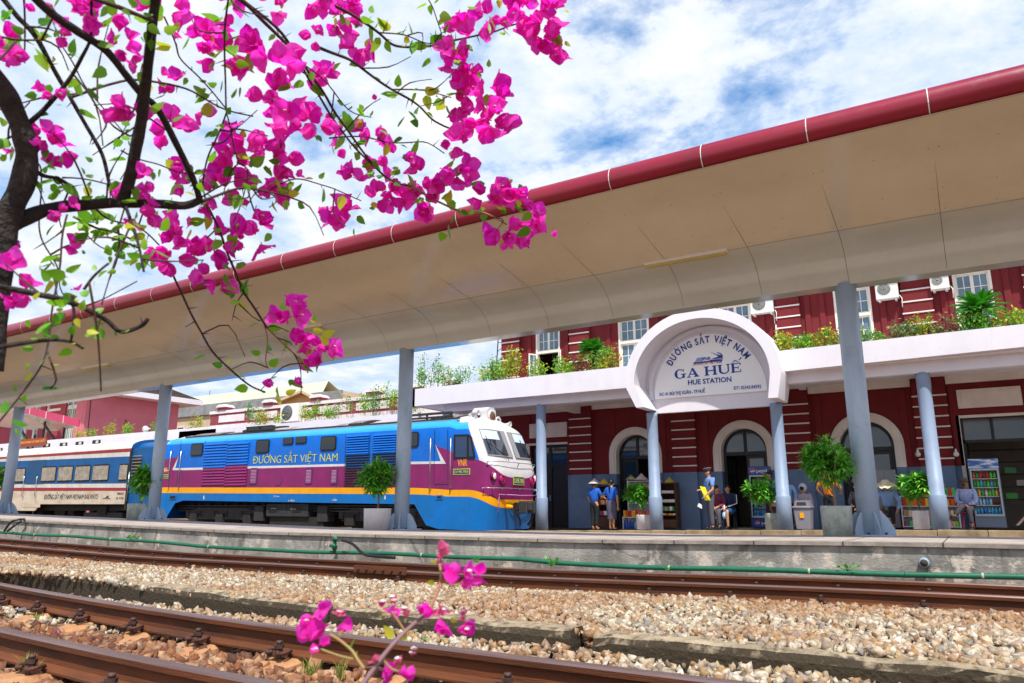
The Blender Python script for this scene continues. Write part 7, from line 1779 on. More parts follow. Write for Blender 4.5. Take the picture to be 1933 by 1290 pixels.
def potted(px0, px1, pytop, pybot, y, zb, lab, potm, crown, square=False, nros=46, leafl=.20, group=None, pottag='pot'):
    """crown: (px centre, py centre, px half width, py half height)"""
    x0, x1 = XY(px0, y), XY(px1, y); cx = (x0+x1)/2; zt = AY((px0+px1)/2, pytop, y).z; r = (x1-x0)/2
    pl = thing('planter', lab.split('|')[0], 'planter', (cx, y, zb), 'planters on the platforms')
    mb = MB()
    if square: mb.box(cx-r, y-r, zb, cx+r, y+r, zt, potm)
    else: mb.lathe((cx, y, 0), [(r*.96, zb), (r, zt-.02), (r, zt), (r*.9, zt), (r*.9, zt-.05)], potm, 32)
    mb.build('pot', pl, bevel=.012 if square else 0)
    mb = MB(); (mb.lathe((cx, y, 0), [(r*.88, zt-.06), (r*.88, zt-.04)], M_soil, 20)); mb.build('soil', pl)
    c = AY(crown[0], crown[1], y); nros = int(nros*1.3); leafl *= 1.35; rx = crown[2]/1395*math.dist((0, 0, 0), tuple(c))*.98*(math.cos(math.atan((crown[0]-966)/1395))); rz = crown[3]/1395*math.dist((0, 0, 0), tuple(c))*.98*math.cos(math.atan((crown[0]-966)/1395))
    tr = thing('small_tree', lab.split('|')[1], 'tree', (cx, y, zt-.05), 'small rosette trees in the planters')
    mb = MB(); fork = Vector((cx+(c.x-cx)*.4, y, zt+(c.z-rz*.55-zt)*.8)); mb.tube(catmull([(cx, y, zt-.06), (cx+rnd.uniform(-.02, .02), y, (zt+fork.z)/2), fork], 4), .022, M_bark, 8)
    tips = []
    for k in range(nros):
        u = rnd.random()*2-1; a = rnd.uniform(0, 6.283); rr = (rnd.uniform(.45, .92) if k % 4 else rnd.uniform(.1, .5))*(1+.22*math.sin(a*2+nros)+.18*math.sin(a*5+u*4)); q = math.sqrt(1-u*u); p = Vector((c.x+rx*rr*q*math.cos(a), c.y+rx*rr*q*math.sin(a), c.z+rz*rr*u*(.8 if u < 0 else .9))); tips.append(p)
    for p in tips[::3]: mb.tube(catmull([fork, fork.lerp(p, .5)+Vector((rnd.uniform(-.03, .03), 0, -.03)), p], 3), [.014, .013, .012, .010, .009, .008, .006][:7], M_bark, 5)
    mb.build('trunk', tr)
    mb = MB()
    for p in tips:
        od = (p-c); od.z += rz*.25
        for k in range(24):
            a = rnd.uniform(0, 6.283); el = rnd.uniform(-.45, 1.1); d = Vector((math.cos(a)*math.cos(el), math.sin(a)*math.cos(el), math.sin(el)))+od.normalized()*.55; rosette_leaf(mb, p, d, leafl*rnd.uniform(.6, 1.1), leafl*.085, M_ros, rnd.uniform(.1, .8))
    mb.build('crown', tr)
PZB = lambda x: -.424+rise(x)
potted(1543, 1602, 955, 1010, 12.6, PZB(-1.6), 'big grey concrete planter left of the canopy column base|bushy green tree in the big concrete planter by the column', M_potc, (1560, 873, 53, 44), False, 90, .15)
potted(696, 735, 960, 1000, 12.6, PZB(-11), 'white cylindrical planter just left of the column before the locomotive|round green tree in the white planter before the louvres', M_potw, (713, 902, 36, 33), False, 60, .19)
potted(258, 286, 951, 983, 12.9, PZB(-20), 'weathered planter left of the column at the coach end|round dark green tree before the end of the coach', M_potc, (272, 908, 26, 26), False, 50, .22)
potted(-20, 6, 945, 975, 13.0, PZB(-27), 'planter cut off at the left picture edge|green tree cut off at the left picture edge', M_potc, (-4, 905, 24, 24), False, 40, .22)
potted(1199, 1225, 972, 997, 22.6, flz(-8.8), 'small pale planter before the snack rack|small bright green plant before the snack rack', M_potw, (1206, 933, 23, 17), False, 34, .24)
potted(1438, 1466, 969, 997, 22.5, flz(-5), 'small grey planter before the blue fridge|wide green plant before the blue fridge', M_potc, (1440, 929, 28, 26), False, 34, .24)
potted(1713, 1745, 964, 993, 22.5, flz(-1.2), 'smooth white planter before the low white rack|wide flat-topped green plant before the low white rack', M_potw, (1731, 919, 38, 24), False, 40, .24)
# bin
x0, x1 = XY(1495, 22.6), XY(1527, 22.6); zb = flz(x0); M_bin = mat('bin_grey', '#8d8992', '#827e88', rough=.5, ns=3); zt = AY(1510, 960, 22.6).z
t = thing('litter_bin', 'grey plastic litter bin with swing lid and yellow sticker', 'bin', ((x0+x1)/2, 22.6, zb)); cx = (x0+x1)/2; hw = (x1-x0)/2
mb = MB(); b0_ = [(cx-hw*.8, 22.4, zb), (cx+hw*.8, 22.4, zb), (cx+hw*.8, 22.85, zb), (cx-hw*.8, 22.85, zb)]; t0_ = [(cx-hw, 22.35, zt), (cx+hw, 22.35, zt), (cx+hw, 22.9, zt), (cx-hw, 22.9, zt)]; mb.add(b0_+t0_, [(3, 2, 1, 0), (4, 5, 6, 7), (0, 1, 5, 4), (1, 2, 6, 5), (2, 3, 7, 6), (3, 0, 4, 7)], M_bin); mb.build('body', t, bevel=.02)
mb = MB(); mb.box(cx-hw*1.08, 22.32, zt+.001, cx+hw*1.08, 22.93, zt+.06, M_bin); mb.prism([(cx-hw*.9, zt+.06), (cx+hw*.9, zt+.06), (cx+hw*.75, zt+.22), (cx-hw*.75, zt+.22)], 22.4, 22.85, M_bin); mb.build('lid', t, bevel=.015)
mb = MB(); mb.prism([(cx-hw*.55, zt+.09), (cx+hw*.55, zt+.09), (cx+hw*.5, zt+.17), (cx-hw*.5, zt+.17)], 22.39, 22.399, M_under2); mb.build('flap', t)
mb = MB(); mb.box(cx-.06, 22.348, zt-.26, cx+.05, 22.36, zt-.12, M_yel); mb.build('sticker', t)
# little green sticker on planter
# ================= LEDGE PLANTS =================
def leafmat(nm, cols, tr=.35): return mat(nm, cols[0], rough=.5, trans=tr, island=cols)
LM = {'green': leafmat('leaf_green', ['#4a9a28', '#7cc434', '#3a8422', '#9cd444']), 'yellow': leafmat('leaf_yellow', ['#b9cf2a', '#7cb82c', '#dcd43a', '#57a028', '#4c9a28']), 'orange': leafmat('leaf_orange', ['#d98a22', '#b9b82a', '#a8681c', '#6fa028', '#e0c030', '#4a9a28']), 'dark': leafmat('leaf_dark', ['#2b5f22', '#4a8a34', '#7fa85a', '#3b7030']), 'red': leafmat('leaf_maroon', ['#5c2a26', '#7a3a30', '#8a5a4a', '#4a3a28']), 'var': leafmat('leaf_pale', ['#8a9a5a', '#b8b88a', '#6f8a4a', '#a85a4a'])}
M_twig = mat('twig', '#6b5238', rough=.9)
def rleaf(mb, p, s, m):
    d = Vector((rnd.gauss(0, 1), rnd.gauss(0, 1), rnd.gauss(.2, .8))).normalized(); a = d.orthogonal().normalized(); a.rotate(Matrix.Rotation(rnd.uniform(0, 6.28), 3, d)); n_ = d.cross(a)
    mb.add([p, p+d*s*.5+a*s*.27+n_*s*.06, p+d*s, p+d*s*.5-a*s*.27+n_*s*.06], [(0, 1, 2, 3)], m)
def ledge_plant(px, pyb, pw, ph, cols, lab, y=21.95, dens=1., spiky=0., leaf=.075, grp='plants on the porch roof'):
    """px centre, pyb base pixel, pw width, ph height in pixels"""
    b_ = AY(px, pyb, y); dist = math.dist((0, 0, 0), tuple(b_))/1395*math.cos(math.atan((px-966)/1395)); W = pw*dist; H = ph*dist; ms = [LM[c] for c in cols]
    zb = b_.z-.12
    t = thing('shrub', lab, 'shrub', (b_.x, y, zb), grp)
    mbs = MB(); mbf = MB(); ns = max(6, int(W*17*dens))
    for k in range(ns):
        bx = b_.x+rnd.uniform(-.5, .5)*W*.75; by = y+rnd.uniform(-.22, .25); hh = (H+.12)*rnd.uniform(.45, 1.0)*(1-.45*abs((bx-b_.x)/(W*.5+.01))**2); top = Vector((bx+rnd.uniform(-.18, .18)*W, by+rnd.uniform(-.12, .12), zb+hh)); P = catmull([(bx, by, zb), (bx+rnd.uniform(-.05, .05), by, zb+hh*.5), top], 4); mbs.tube(P, .008, M_twig, 4)
        nl = int((24+rnd.randint(0, 26))*max(.8, dens)*max(1, H*1.2)); m = rnd.choice(ms)
        for j in range(nl):
            q = P[rnd.randint(2 if H < .8 else 3, len(P)-1)]+Vector((rnd.gauss(0, .085), rnd.gauss(0, .08), rnd.gauss(0, .07))); rleaf(mbf, q, leaf*rnd.uniform(.8, 1.6), m if rnd.random() < .75 else rnd.choice(ms))
    mbs.build('stem', t); mbf.build('foliage', t)
LP = [
 (808, 734, 60, 72, ['green', 'dark', 'yellow'], 'tall sparse green shrub at the left end of the white porch roof', .55),
 (838, 730, 34, 46, ['yellow', 'green'], 'yellow-green shrub second from the left end of the porch roof', .8),
 (876, 726, 34, 42, ['dark', 'green'], 'small green upright shrub in the middle of the left ledge plants', .8),
 (856, 728, 22, 10, ['red', 'var'], 'low pinkish groundcover between two green shrubs on the ledge', 1.2),
 (930, 720, 56, 44, ['yellow', 'green'], 'dense yellow-green bush left of the upper pilaster', 1.2),
 (966, 716, 50, 62, ['orange', 'yellow'], 'orange and yellow bush in front of the left upper pilaster', 1.0),
 (1012, 710, 34, 36, ['yellow', 'green'], 'yellow-green shrub below the open window shutters', 1.1),
 (1062, 706, 46, 34, ['green', 'yellow'], 'broad green shrub right of the open window', 1.2),
 (1100, 700, 36, 30, ['red', 'orange'], 'maroon-leaved shrub left of the first sago palm', 1.1),
 (1137, 697, 50, 44, ['yellow', 'green'], 'bright yellow-green bush right of the first sago palm', 1.2),
 (1158, 694, 28, 26, ['red', 'orange'], 'small reddish shrub beside the left shoulder of the arch', 1.0),
 (1478, 660, 44, 32, ['yellow', 'orange'], 'yellow flowering shrub by the right shoulder of the arch', 1.2),
 (1520, 655, 50, 26, ['green', 'yellow'], 'low green and yellow shrub below the banded pilaster', 1.2),
 (1562, 650, 48, 34, ['orange', 'yellow'], 'orange-yellow shrub left of the big column', 1.2),
 (1592, 647, 24, 22, ['yellow', 'var'], 'yellow shrub touching the left of the big column', 1.2),
 (1630, 643, 30, 28, ['dark', 'yellow'], 'small green shrub right of the big column', .8),
 (1658, 641, 22, 18, ['green', 'var'], 'tiny pale shrub standing alone below an air conditioner', .9),
 (1706, 636, 46, 30, ['var', 'dark'], 'grey-green shrub left of the yellow one under the pilaster', 1.2),
 (1742, 632, 48, 38, ['yellow', 'orange'], 'yellow-orange shrub in front of the right banded pilaster', 1.1),
 (1782, 628, 46, 30, ['var', 'red'], 'brownish-green shrub left of the second sago palm', 1.2),
 (1838, 624, 66, 44, ['green', 'green'], 'lush bright green shrub under the second sago palm', 1.3),
 (1886, 617, 34, 22, ['orange', 'green'], 'orange-green shrub right of the second sago palm', 1.1),
 (1920, 612, 36, 30, ['yellow', 'green'], 'shrub at the right picture edge on the porch roof', 1.0)]
for (px, py, pw, ph, cols, lab, dn) in LP: ledge_plant(px, py, pw, ph, cols, lab, dens=dn)
TP = [(472, 795, 26, 36, ['dark', 'green'], 'small round topiary-like tree on the left of the terrace plants', 1.2), (494, 797, 34, 28, ['yellow', 'orange'], 'yellow bush beside the small tree before the terrace parapet', 1.5), (524, 794, 16, 16, ['yellow', 'var'], 'tiny yellow plant left of the terrace air conditioner', 1.0),
      (575, 790, 30, 30, ['orange', 'yellow'], 'orange-yellow bush right of the terrace air conditioner', 1.2), (598, 789, 26, 32, ['yellow', 'green'], 'tall yellow-green bush in the middle of the terrace', 1.2), (622, 786, 34, 20, ['green', 'yellow'], 'low green bush before the terrace parapet, right of the middle', 1.2),
      (645, 783, 46, 48, ['green', 'var'], 'sparse spreading shrub on the terrace parapet', .5), (688, 780, 20, 44, ['yellow', 'green'], 'thin upright yellow-green shrub before the red panel post', .7), (710, 778, 34, 52, ['dark', 'green'], 'tall dark green shrub left of the column on the terrace', .9), (742, 775, 42, 60, ['green', 'yellow'], 'large green shrub half behind the column on the terrace', .9), (785, 772, 24, 22, ['dark', 'yellow'], 'small bush between the column and the porch roof', .9),
      (372, 806, 36, 22, ['yellow', 'orange'], 'yellow plant before the beige wall near the left column', .8)]
for (px, py, pw, ph, cols, lab, dn) in TP: ledge_plant(px, py, pw, ph, cols, lab, y=26.3, dens=dn*.62, leaf=.085, grp='plants on the terrace')
for (px, py, pw, ph, cols, lab) in ((150, 822, 14, 10, ['yellow', 'orange'], 'tiny yellow plant on the shed parapet, leftmost'), (168, 822, 18, 16, ['green', 'yellow'], 'small green plant on the shed parapet before the pink wall'), (208, 819, 18, 22, ['yellow', 'orange'], 'spindly yellow plant before the pink wall'), (237, 817, 26, 22, ['green', 'yellow'], 'green plant before the downpipe of the pink wall'), (296, 811, 16, 20, ['dark', 'green'], 'dark green plant beside the white loudspeaker'), (46, 835, 14, 8, ['green', 'yellow'], 'little green plant above the brown banner')):
    ledge_plant(px, py, pw, ph, cols, lab, y=22.2, dens=.9, leaf=.07, grp='plants on the shed parapet')
# sago palms
M_frond = mat('sago_frond', '#3f8f22', rough=.45, trans=.3, island=['#3a9024', '#5ab52e', '#2c7a1c', '#49a028']); M_fdry = mat('sago_old_frond', '#9a8a2a', rough=.6, trans=.3, island=['#a8862a', '#7d8a2a', '#b8782a'])
def sago(px, py, pr, y, lab, ztr):
    c = AY(px, py, y); dist = math.dist((0, 0, 0), tuple(c))/1395*math.cos(math.atan((px-966)/1395)); Rr = pr*dist
    t = thing('sago_palm', lab, 'palm', (c.x, y, ztr), 'sago palms on the porch roof'); mb = MB(); P = [(c.x, y, ztr-.1), (c.x, y, c.z-Rr*.1)]; mb.tube(P, .07, mat('palm_trunk', '#4a3626', '#33241a', rough=.95, ns=20, bump=.8, bs=30), 10); mb.build('trunk', t)
    mb = MB(); c = Vector((c.x, y, c.z-Rr*.1))
    for k in range(60):
        a = rnd.uniform(0, 6.28); el = rnd.uniform(-.2, 1.3); L_ = Rr*rnd.uniform(.85, 1.1); old = el < .0 and rnd.random() < .6; m = M_fdry if old else M_frond
        h_ = Vector((math.cos(a), math.sin(a), 0)); pts = []
        for j in range(9):
            s = j/8; pts.append(c+h_*(L_*s*math.cos(el)+L_*.25*s*s*(math.sin(el)))+Vector((0, 0, L_*(s*math.sin(el)-.42*s*s*(.5+.3*math.cos(el))))))
        mb.tube(pts, .006, m, 4)
        for j in range(1, 9):
            for q in (0, .33, .66):
                s0 = pts[j-1].lerp(pts[j], q); d = (pts[j]-pts[j-1]).normalized(); sdv = d.cross(Vector((0, 0, 1))); sdv = sdv.normalized() if sdv.length > .05 else Vector((-h_.y, h_.x, 0)); ll = Rr*.30*math.sin(math.pi*min(.95, .15+(j-1+q)/9))
                for sg_ in (-1, 1):
                    tip = s0+sdv*sg_*ll*.85+d*ll*.5+Vector((0, 0, .03)); mb.add([s0, s0+d*.05, tip], [(0, 1, 2)], m)
    mb.build('crown', t)
sago(1121, 660, 33, 22.3, 'sago palm with arching fronds left of the white arch', 4.3); sago(1847, 580, 48, 22.3, 'big sago palm in front of the tall window at the right', 4.3)

# ================= BOUGAINVILLEA =================
M_bbark = mat('bougainvillea_bark', '#1d1613', '#352a25', rough=.9, ns=14, lo=.4, hi=.7, bump=.7, bs=60)
M_btrunk = mat('old_bark', '#3e3835', '#1f1b19', rough=.95, ns=18, bump=.9, bs=70)
M_btwig = mat('bougainvillea_twig', '#33201a', '#4a2e24', rough=.8, ns=20)
M_young = mat('young_stem', '#8f8a4a', '#a0604a', rough=.6, ns=20)
def petal_mat(nm, c1, c2, c3):
    m = mat(nm, c1, '#ff5ad2', ns=70, lo=.45, hi=.75, rough=.6, trans=.62, island=[c1, c2, c3, c1, c3]); return m
M_bract = petal_mat('magenta_bract', '#fa12cc', '#d806b4', '#ff6ae4')
M_bract2 = petal_mat('pink_bract', '#ee7fa2', '#f08ab0', '#e85fa0')
M_bleaf = mat('bougainvillea_leaf', '#5ba01e', rough=.45, trans=.5, island=['#569e1c', '#86c626', '#458c18', '#a4d43a'])
M_bleafy = mat('young_leaf', '#b8b82a', rough=.45, trans=.5, island=['#b5c82a', '#d2c83a', '#a8c030'])
def D(px, py, d): return AD(px, py, d)
def cth(px, py): return math.cos(math.atan(math.hypot(px-966.5, py-645)/FPX))**1.7
bt = thing('bougainvillea_tree', 'magenta bougainvillea with dark branches hanging over the upper left', 'tree', tuple(AD(10, 560, 1.3)))
def branch(pts, r0, r1, d0, d1, m, nm='branch', k=5, wob=.004, parent=bt, thorns=True):
    n = len(pts); P = catmull([D(p[0], p[1], d0+(d1-d0)*i/(n-1)) for i, p in enumerate(pts)], k)
    q_ = pts[n//2]; r0 *= cth(*q_); r1 *= cth(*q_)
    N_ = len(P); P = [p+Vector(noise.noise_vector(p*14))*wob for p in P]; rr = [(r0+(r1-r0)*i/(N_-1))*(1+.14*noise.noise(P[i]*40)) for i in range(N_)]
    mb = MB(); mb.tube(P, rr, m, 10 if r0 > .004 else 6)
    if thorns:
        L_ = 0
        for i in range(1, N_-1):
            L_ += (P[i]-P[i-1]).length
            if L_ > .05 and rnd.random() < .8:
                L_ = 0; d = (P[i+1]-P[i-1]).normalized(); s = d.orthogonal().normalized(); s.rotate(Matrix.Rotation(rnd.uniform(0, 6.28), 3, d)); tl = rnd.uniform(.010, .022) if r0 < .006 else rnd.uniform(.006, .012)
                mb.tube([P[i], P[i]+(s+d*.3).normalized()*(rr[i]+tl)], [.0009+rr[i]*.15, .0003], m, 4)
    o = mb.build(nm, parent); return P
px2m = lambda px, d: px/1395*d
BR = []
def B(pts, w0, w1, d0, d1, m=None, nm='branch', **k): # widths in photo pixels
    P = branch(pts, px2m(w0, d0)/2, px2m(w1, d1)/2, d0, d1, m or (M_bbark if w0 > 9 else M_btwig), nm, **k); BR.append(P); return P
B([(-40, 120), (0, 168), (22, 210), (44, 255), (52, 300), (40, 352), (18, 400), (4, 460), (-4, 560), (-20, 700)], 42, 54, 1.25, 1.25, M_btrunk, 'trunk', thorns=False)
B([(12, 432), (50, 412), (100, 394), (160, 386), (230, 382), (300, 388), (345, 391), (374, 378)], 30, 15, 1.25, 1.30)
B([(228, 388), (240, 350), (254, 290), (264, 232), (270, 190), (278, 150), (283, 90), (288, 30), (298, -25)], 26, 19, 1.26, 1.2)
B([(374, 380), (362, 335), (322, 252), (292, 202), (270, 184), (238, 145), (200, 98), (150, 66), (100, 28), (55, -15)], 14, 17, 1.30, 1.15)
B([(0, -10), (30, 30), (60, 62), (92, 112), (125, 168), (160, 232), (192, 292), (206, 345), (216, 372)], 11, 7, 1.35, 1.3)
B([(40, 240), (76, 214), (100, 188), (130, 148), (150, 112), (165, 78), (170, 40), (175, -10)], 12, 5, 1.25, 1.2)
B([(374, 380), (420, 362), (460, 356), (505, 362), (560, 378)], 7, 2.5, 1.3, 1.45)
B([(150, -15), (190, 3), (232, 16), (272, 30), (286, 34)], 9, 10, 1.15, 1.2)
B([(425, -15), (470, 12), (510, 52), (560, 105), (600, 160), (640, 222), (690, 292), (735, 338), (775, 352)], 8, 4, 1.5, 1.7)
B([(440, -15), (520, 50), (566, 118), (600, 178), (640, 240), (680, 290), (728, 334)], 7, 3.5, 1.55, 1.7)
B([(560, -20), (632, 10), (680, 38), (715, 62), (748, 88), (800, 88), (860, 76), (910, 67), (950, 54), (985, 44)], 7, 3, 1.6, 1.8)
B([(715, 62), (760, 66), (800, 80), (828, 82)], 3, 2, 1.65, 1.72)
B([(590, 84), (650, 108), (682, 130), (740, 168), (790, 200), (822, 230), (862, 246), (880, 232)], 6, 3, 1.6, 1.75)
B([(742, 168), (800, 172), (850, 184)], 3, 2, 1.68, 1.75)
B([(775, 350), (800, 366), (850, 392), (880, 402), (915, 403), (955, 425)], 5, 3, 1.7, 1.75, M_young)
B([(-10, 545), (40, 552), (90, 560), (130, 566), (172, 586), (200, 604), (226, 626), (262, 618), (276, 604)], 13, 9, .95, .95, M_bbark)
B([(-10, 655), (45, 646), (100, 642), (132, 646), (155, 658)], 11, 6, .95, .95, M_bbark)
B([(140, 556), (140, 600), (131, 645)], 8, 6, .95, .95, M_bbark)
B([(162, 545), (180, 520), (196, 504), (208, 494)], 6, 4, .95, .95, M_bbark)
B([(130, 405), (116, 455), (114, 520), (100, 590), (92, 640), (76, 690), (44, 740), (-5, 805)], 5, 4, 1.2, 1.1)
B([(74, 400), (80, 450), (105, 500), (114, 545), (140, 580)], 4, 2.5, 1.3, 1.25)
B([(312, 480), (330, 530), (352, 572), (378, 622), (402, 662), (432, 696), (468, 726), (502, 742)], 4.5, 3.5, 1.5, 1.55)
B([(392, 384), (412, 430), (432, 482), (456, 542), (482, 582), (505, 618)], 5, 4.5, 1.5, 1.55)
B([(505, 618), (540, 652), (572, 684), (580, 702)], 4, 3, 1.55, 1.55, M_young)
B([(500, 610), (505, 640), (500, 680), (507, 698)], 3, 2, 1.55, 1.55, M_young)
B([(462, 552), (446, 575), (436, 604)], 3, 1.2, 1.52, 1.5)
B([(234, 392), (248, 430), (262, 470), (272, 510)], 8, 5, 1.2, 1.1, M_bbark)
B([(138, 410), (180, 430), (215, 438), (246, 452)], 5, 4, 1.4, 1.4)
B([(56, 314), (80, 330), (110, 336), (135, 356), (150, 382)], 10, 6, 1.25, 1.27)
B([(120, 336), (180, 342), (240, 355), (290, 372)], 3.5, 2, 1.35, 1.35)
B([(228, 285), (262, 302), (300, 312), (345, 328), (400, 322)], 3.5, 2, 1.4, 1.45)
B([(258, 235), (238, 255), (170, 175), (140, 120), (120, 90)], 3, 3, 1.35, 1.35)
B([(135, 185), (200, 160), (270, 152), (350, 168), (420, 205), (480, 222)], 6, 3, 1.35, 1.5)
B([(310, 30), (330, 80), (340, 110), (380, 150), (430, 208)], 4, 3, 1.4, 1.5)
B([(0, 70), (40, 78), (85, 80)], 5, 4, 1.2, 1.2); B([(45, -10), (46, 60), (50, 120)], 5, 3, 1.3, 1.3)
B([(430, 210), (412, 255), (392, 300), (384, 345), (392, 384)], 3.5, 3.5, 1.45, 1.5); B([(430, -10), (424, 60), (426, 130), (428, 210)], 4, 3.5, 1.4, 1.45)
B([(428, 212), (450, 300), (470, 330), (440, 420), (425, 440)], 3, 2, 1.45, 1.5)
B([(566, 118), (610, 150), (660, 210), (700, 222)], 3, 2, 1.6, 1.6)
B([(620, 262), (680, 258), (735, 270), (800, 268), (840, 292)], 3, 2, 1.7, 1.7); B([(500, 362), (560, 340), (620, 352), (680, 380)], 3, 2, 1.5, 1.6)
B([(808, 0), (820, 20), (832, 60), (838, 84)], 2.4, 2, 1.7, 1.7); B([(70, 240), (66, 300), (76, 320), (74, 400)], 4, 3.5, 1.3, 1.3)
B([(160, 440), (200, 470), (240, 462), (300, 470)], 2.6, 1.8, 1.4, 1.45); B([(-5, 280), (22, 258), (36, 268)], 6, 4, 1.3, 1.3); B([(170, 384), (200, 410), (260, 430), (300, 462)], 4, 3, 1.35, 1.4)
# fine random twigs
for _ in range(70):
    P = rnd.choice(BR[1:]); p = P[rnd.randint(1, len(P)-2)]; d = Vector((rnd.gauss(0, 1), rnd.gauss(0, .6), rnd.gauss(-.1, 1))).normalized(); L_ = rnd.uniform(.04, .13); q = [p, p+d*L_*.5+Vector((rnd.gauss(0, .01), 0, rnd.gauss(0, .01))), p+d*L_+Vector((rnd.gauss(0, .02), 0, rnd.gauss(0, .02)))]
    mb = MB(); mb.tube(catmull(q, 3), [.0015]*4+[.0009]*3, M_btwig, 5); mb.build('twig', bt)
def bract(mb, c, d, n_, L_, m):
    """one papery heart-shaped bract growing along d, cupped around n_"""
    d = d.normalized(); s = d.cross(n_).normalized(); n2 = s.cross(d); W = L_*.82
    rows = [(0, .10), (.14, .62), (.32, .94), (.52, 1.0), (.70, .84), (.86, .50), (1.0, .04)]; vs_ = []; cup = rnd.uniform(.2, .5); curl = rnd.uniform(-.25, .3); ph = rnd.uniform(0, 6)
    for i, (t, wd) in enumerate(rows):
        for k in (-2, -1, 0, 1, 2):
            u = k/2; x = u*wd*W*.56; z = cup*L_*(1.1*abs(u)**1.6*wd*.55)+curl*L_*t*t+.06*L_*math.sin(ph+t*9+u*6)*(abs(u)+.2)
            vs_.append(c+d*(t*L_)+s*x+n2*z)
    fs = [(i*5+k, i*5+k+1, (i+1)*5+k+1, (i+1)*5+k) for i in range(len(rows)-1) for k in range(4)]
    mb.add(vs_, fs, m, True)
def flower(mb, c, ax, L_, m, m2=None):
    ax = ax.normalized(); a = ax.orthogonal().normalized(); a0 = rnd.uniform(0, 6.28); open_ = rnd.uniform(.35, 1.1)
    for k in range(3):
        r = a.copy(); r.rotate(Matrix.Rotation(a0+k*2.094+rnd.uniform(-.2, .2), 3, ax)); d = (ax*math.cos(open_)+r*math.sin(open_)); bract(mb, c, d, (ax-r*.4), L_*rnd.uniform(.85, 1.1), m)
    if rnd.random() < .5:
        mb.tube([c, c+ax*L_*.5], .0016, M_bract2, 5); mb.lathe(c+ax*L_*.5, [(.003, 0), (.0035, .001), (.001, .002)], M_white, 6)
FL = [(15,95,40),(100,8,22),(150,12,40),(190,22,42),(305,14,42),(120,62,28),(240,90,32),(272,122,24),(234,200,40),(286,216,26),(325,240,42),(366,214,30),(305,140,22),(332,168,28),(15,290,18),(96,248,40),(112,280,32),(98,180,26),(398,80,36),(420,98,42),(486,106,46),(524,108,44),(590,8,38),(598,62,28),(600,150,34),(645,45,34),(668,92,38),(706,178,16),(520,192,40),(558,212,44),(592,238,40),(622,224,22),(446,270,38),(430,318,34),(470,262,30),(500,300,36),(542,296,34),(345,322,30),(245,352,32),(265,398,34),(122,390,28),(430,352,38),(474,346,34),(402,378,30),(520,380,32),(354,345,26),(335,436,32),(320,478,36),(345,462,28),(396,462,40),(482,440,40),(440,440,26),(145,452,24),(404,528,34),(148,548,20),(20,498,44),(52,556,34),(652,418,40),(640,272,28),(695,262,32),(742,288,28),(684,342,42),(728,372,34),(702,372,30),(620,398,26),(738,326,28),(800,340,36),(784,376,36),(822,382,38),(848,104,34),(882,66,42),(892,134,40),(868,130,30),(924,40,34),(860,186,34),(908,176,50),(938,210,46),(925,238,42),(860,262,34),(864,312,40),(968,12,42),(1002,30,44),(1040,34,50),(1058,72,38),(1030,60,36),(928,372,38),(965,368,36),(986,384,28),(958,430,42),(998,420,36),(1042,444,18),(944,462,24),(545,602,34),(566,588,28),(574,630,30),(606,672,38),(620,652,24),(514,724,20),(555,720,20),(60,20,20),(440,12,30),(520,10,30),(640,8,34),(330,60,18),(560,330,22),(770,300,24),(270,330,24),(368,420,22),(30,440,24)]
for (px, py, s) in FL:
    d = 1.25 if px < 300 else (1.5 if px < 600 else 1.7)
    if py > 480 and px < 80: d = 1.05
    if px > 500 and py > 560: d = 1.55
    d *= rnd.uniform(.96, 1.04); c = AD(px, py, d); L_ = px2m(s, d)*(.98 if px < 600 else .88)*cth(px, py); mb = MB(); nf = 5 if s > 30 else (3 if s > 22 else 1)
    for k in range(nf):
        o_ = Vector((rnd.gauss(0, 1), rnd.gauss(0, 1), rnd.gauss(0, 1))).normalized()*L_*(.62 if k else .1); ax = (o_.normalized() if k else Vector((rnd.gauss(0, 1), rnd.gauss(-.3, 1), rnd.gauss(0, 1)))); flower(mb, c+o_, ax, L_*rnd.uniform(.8, 1.05), M_bract)
    if len([1 for o in bt.children]) < 1e9: mb.build('flower_cluster', bt)
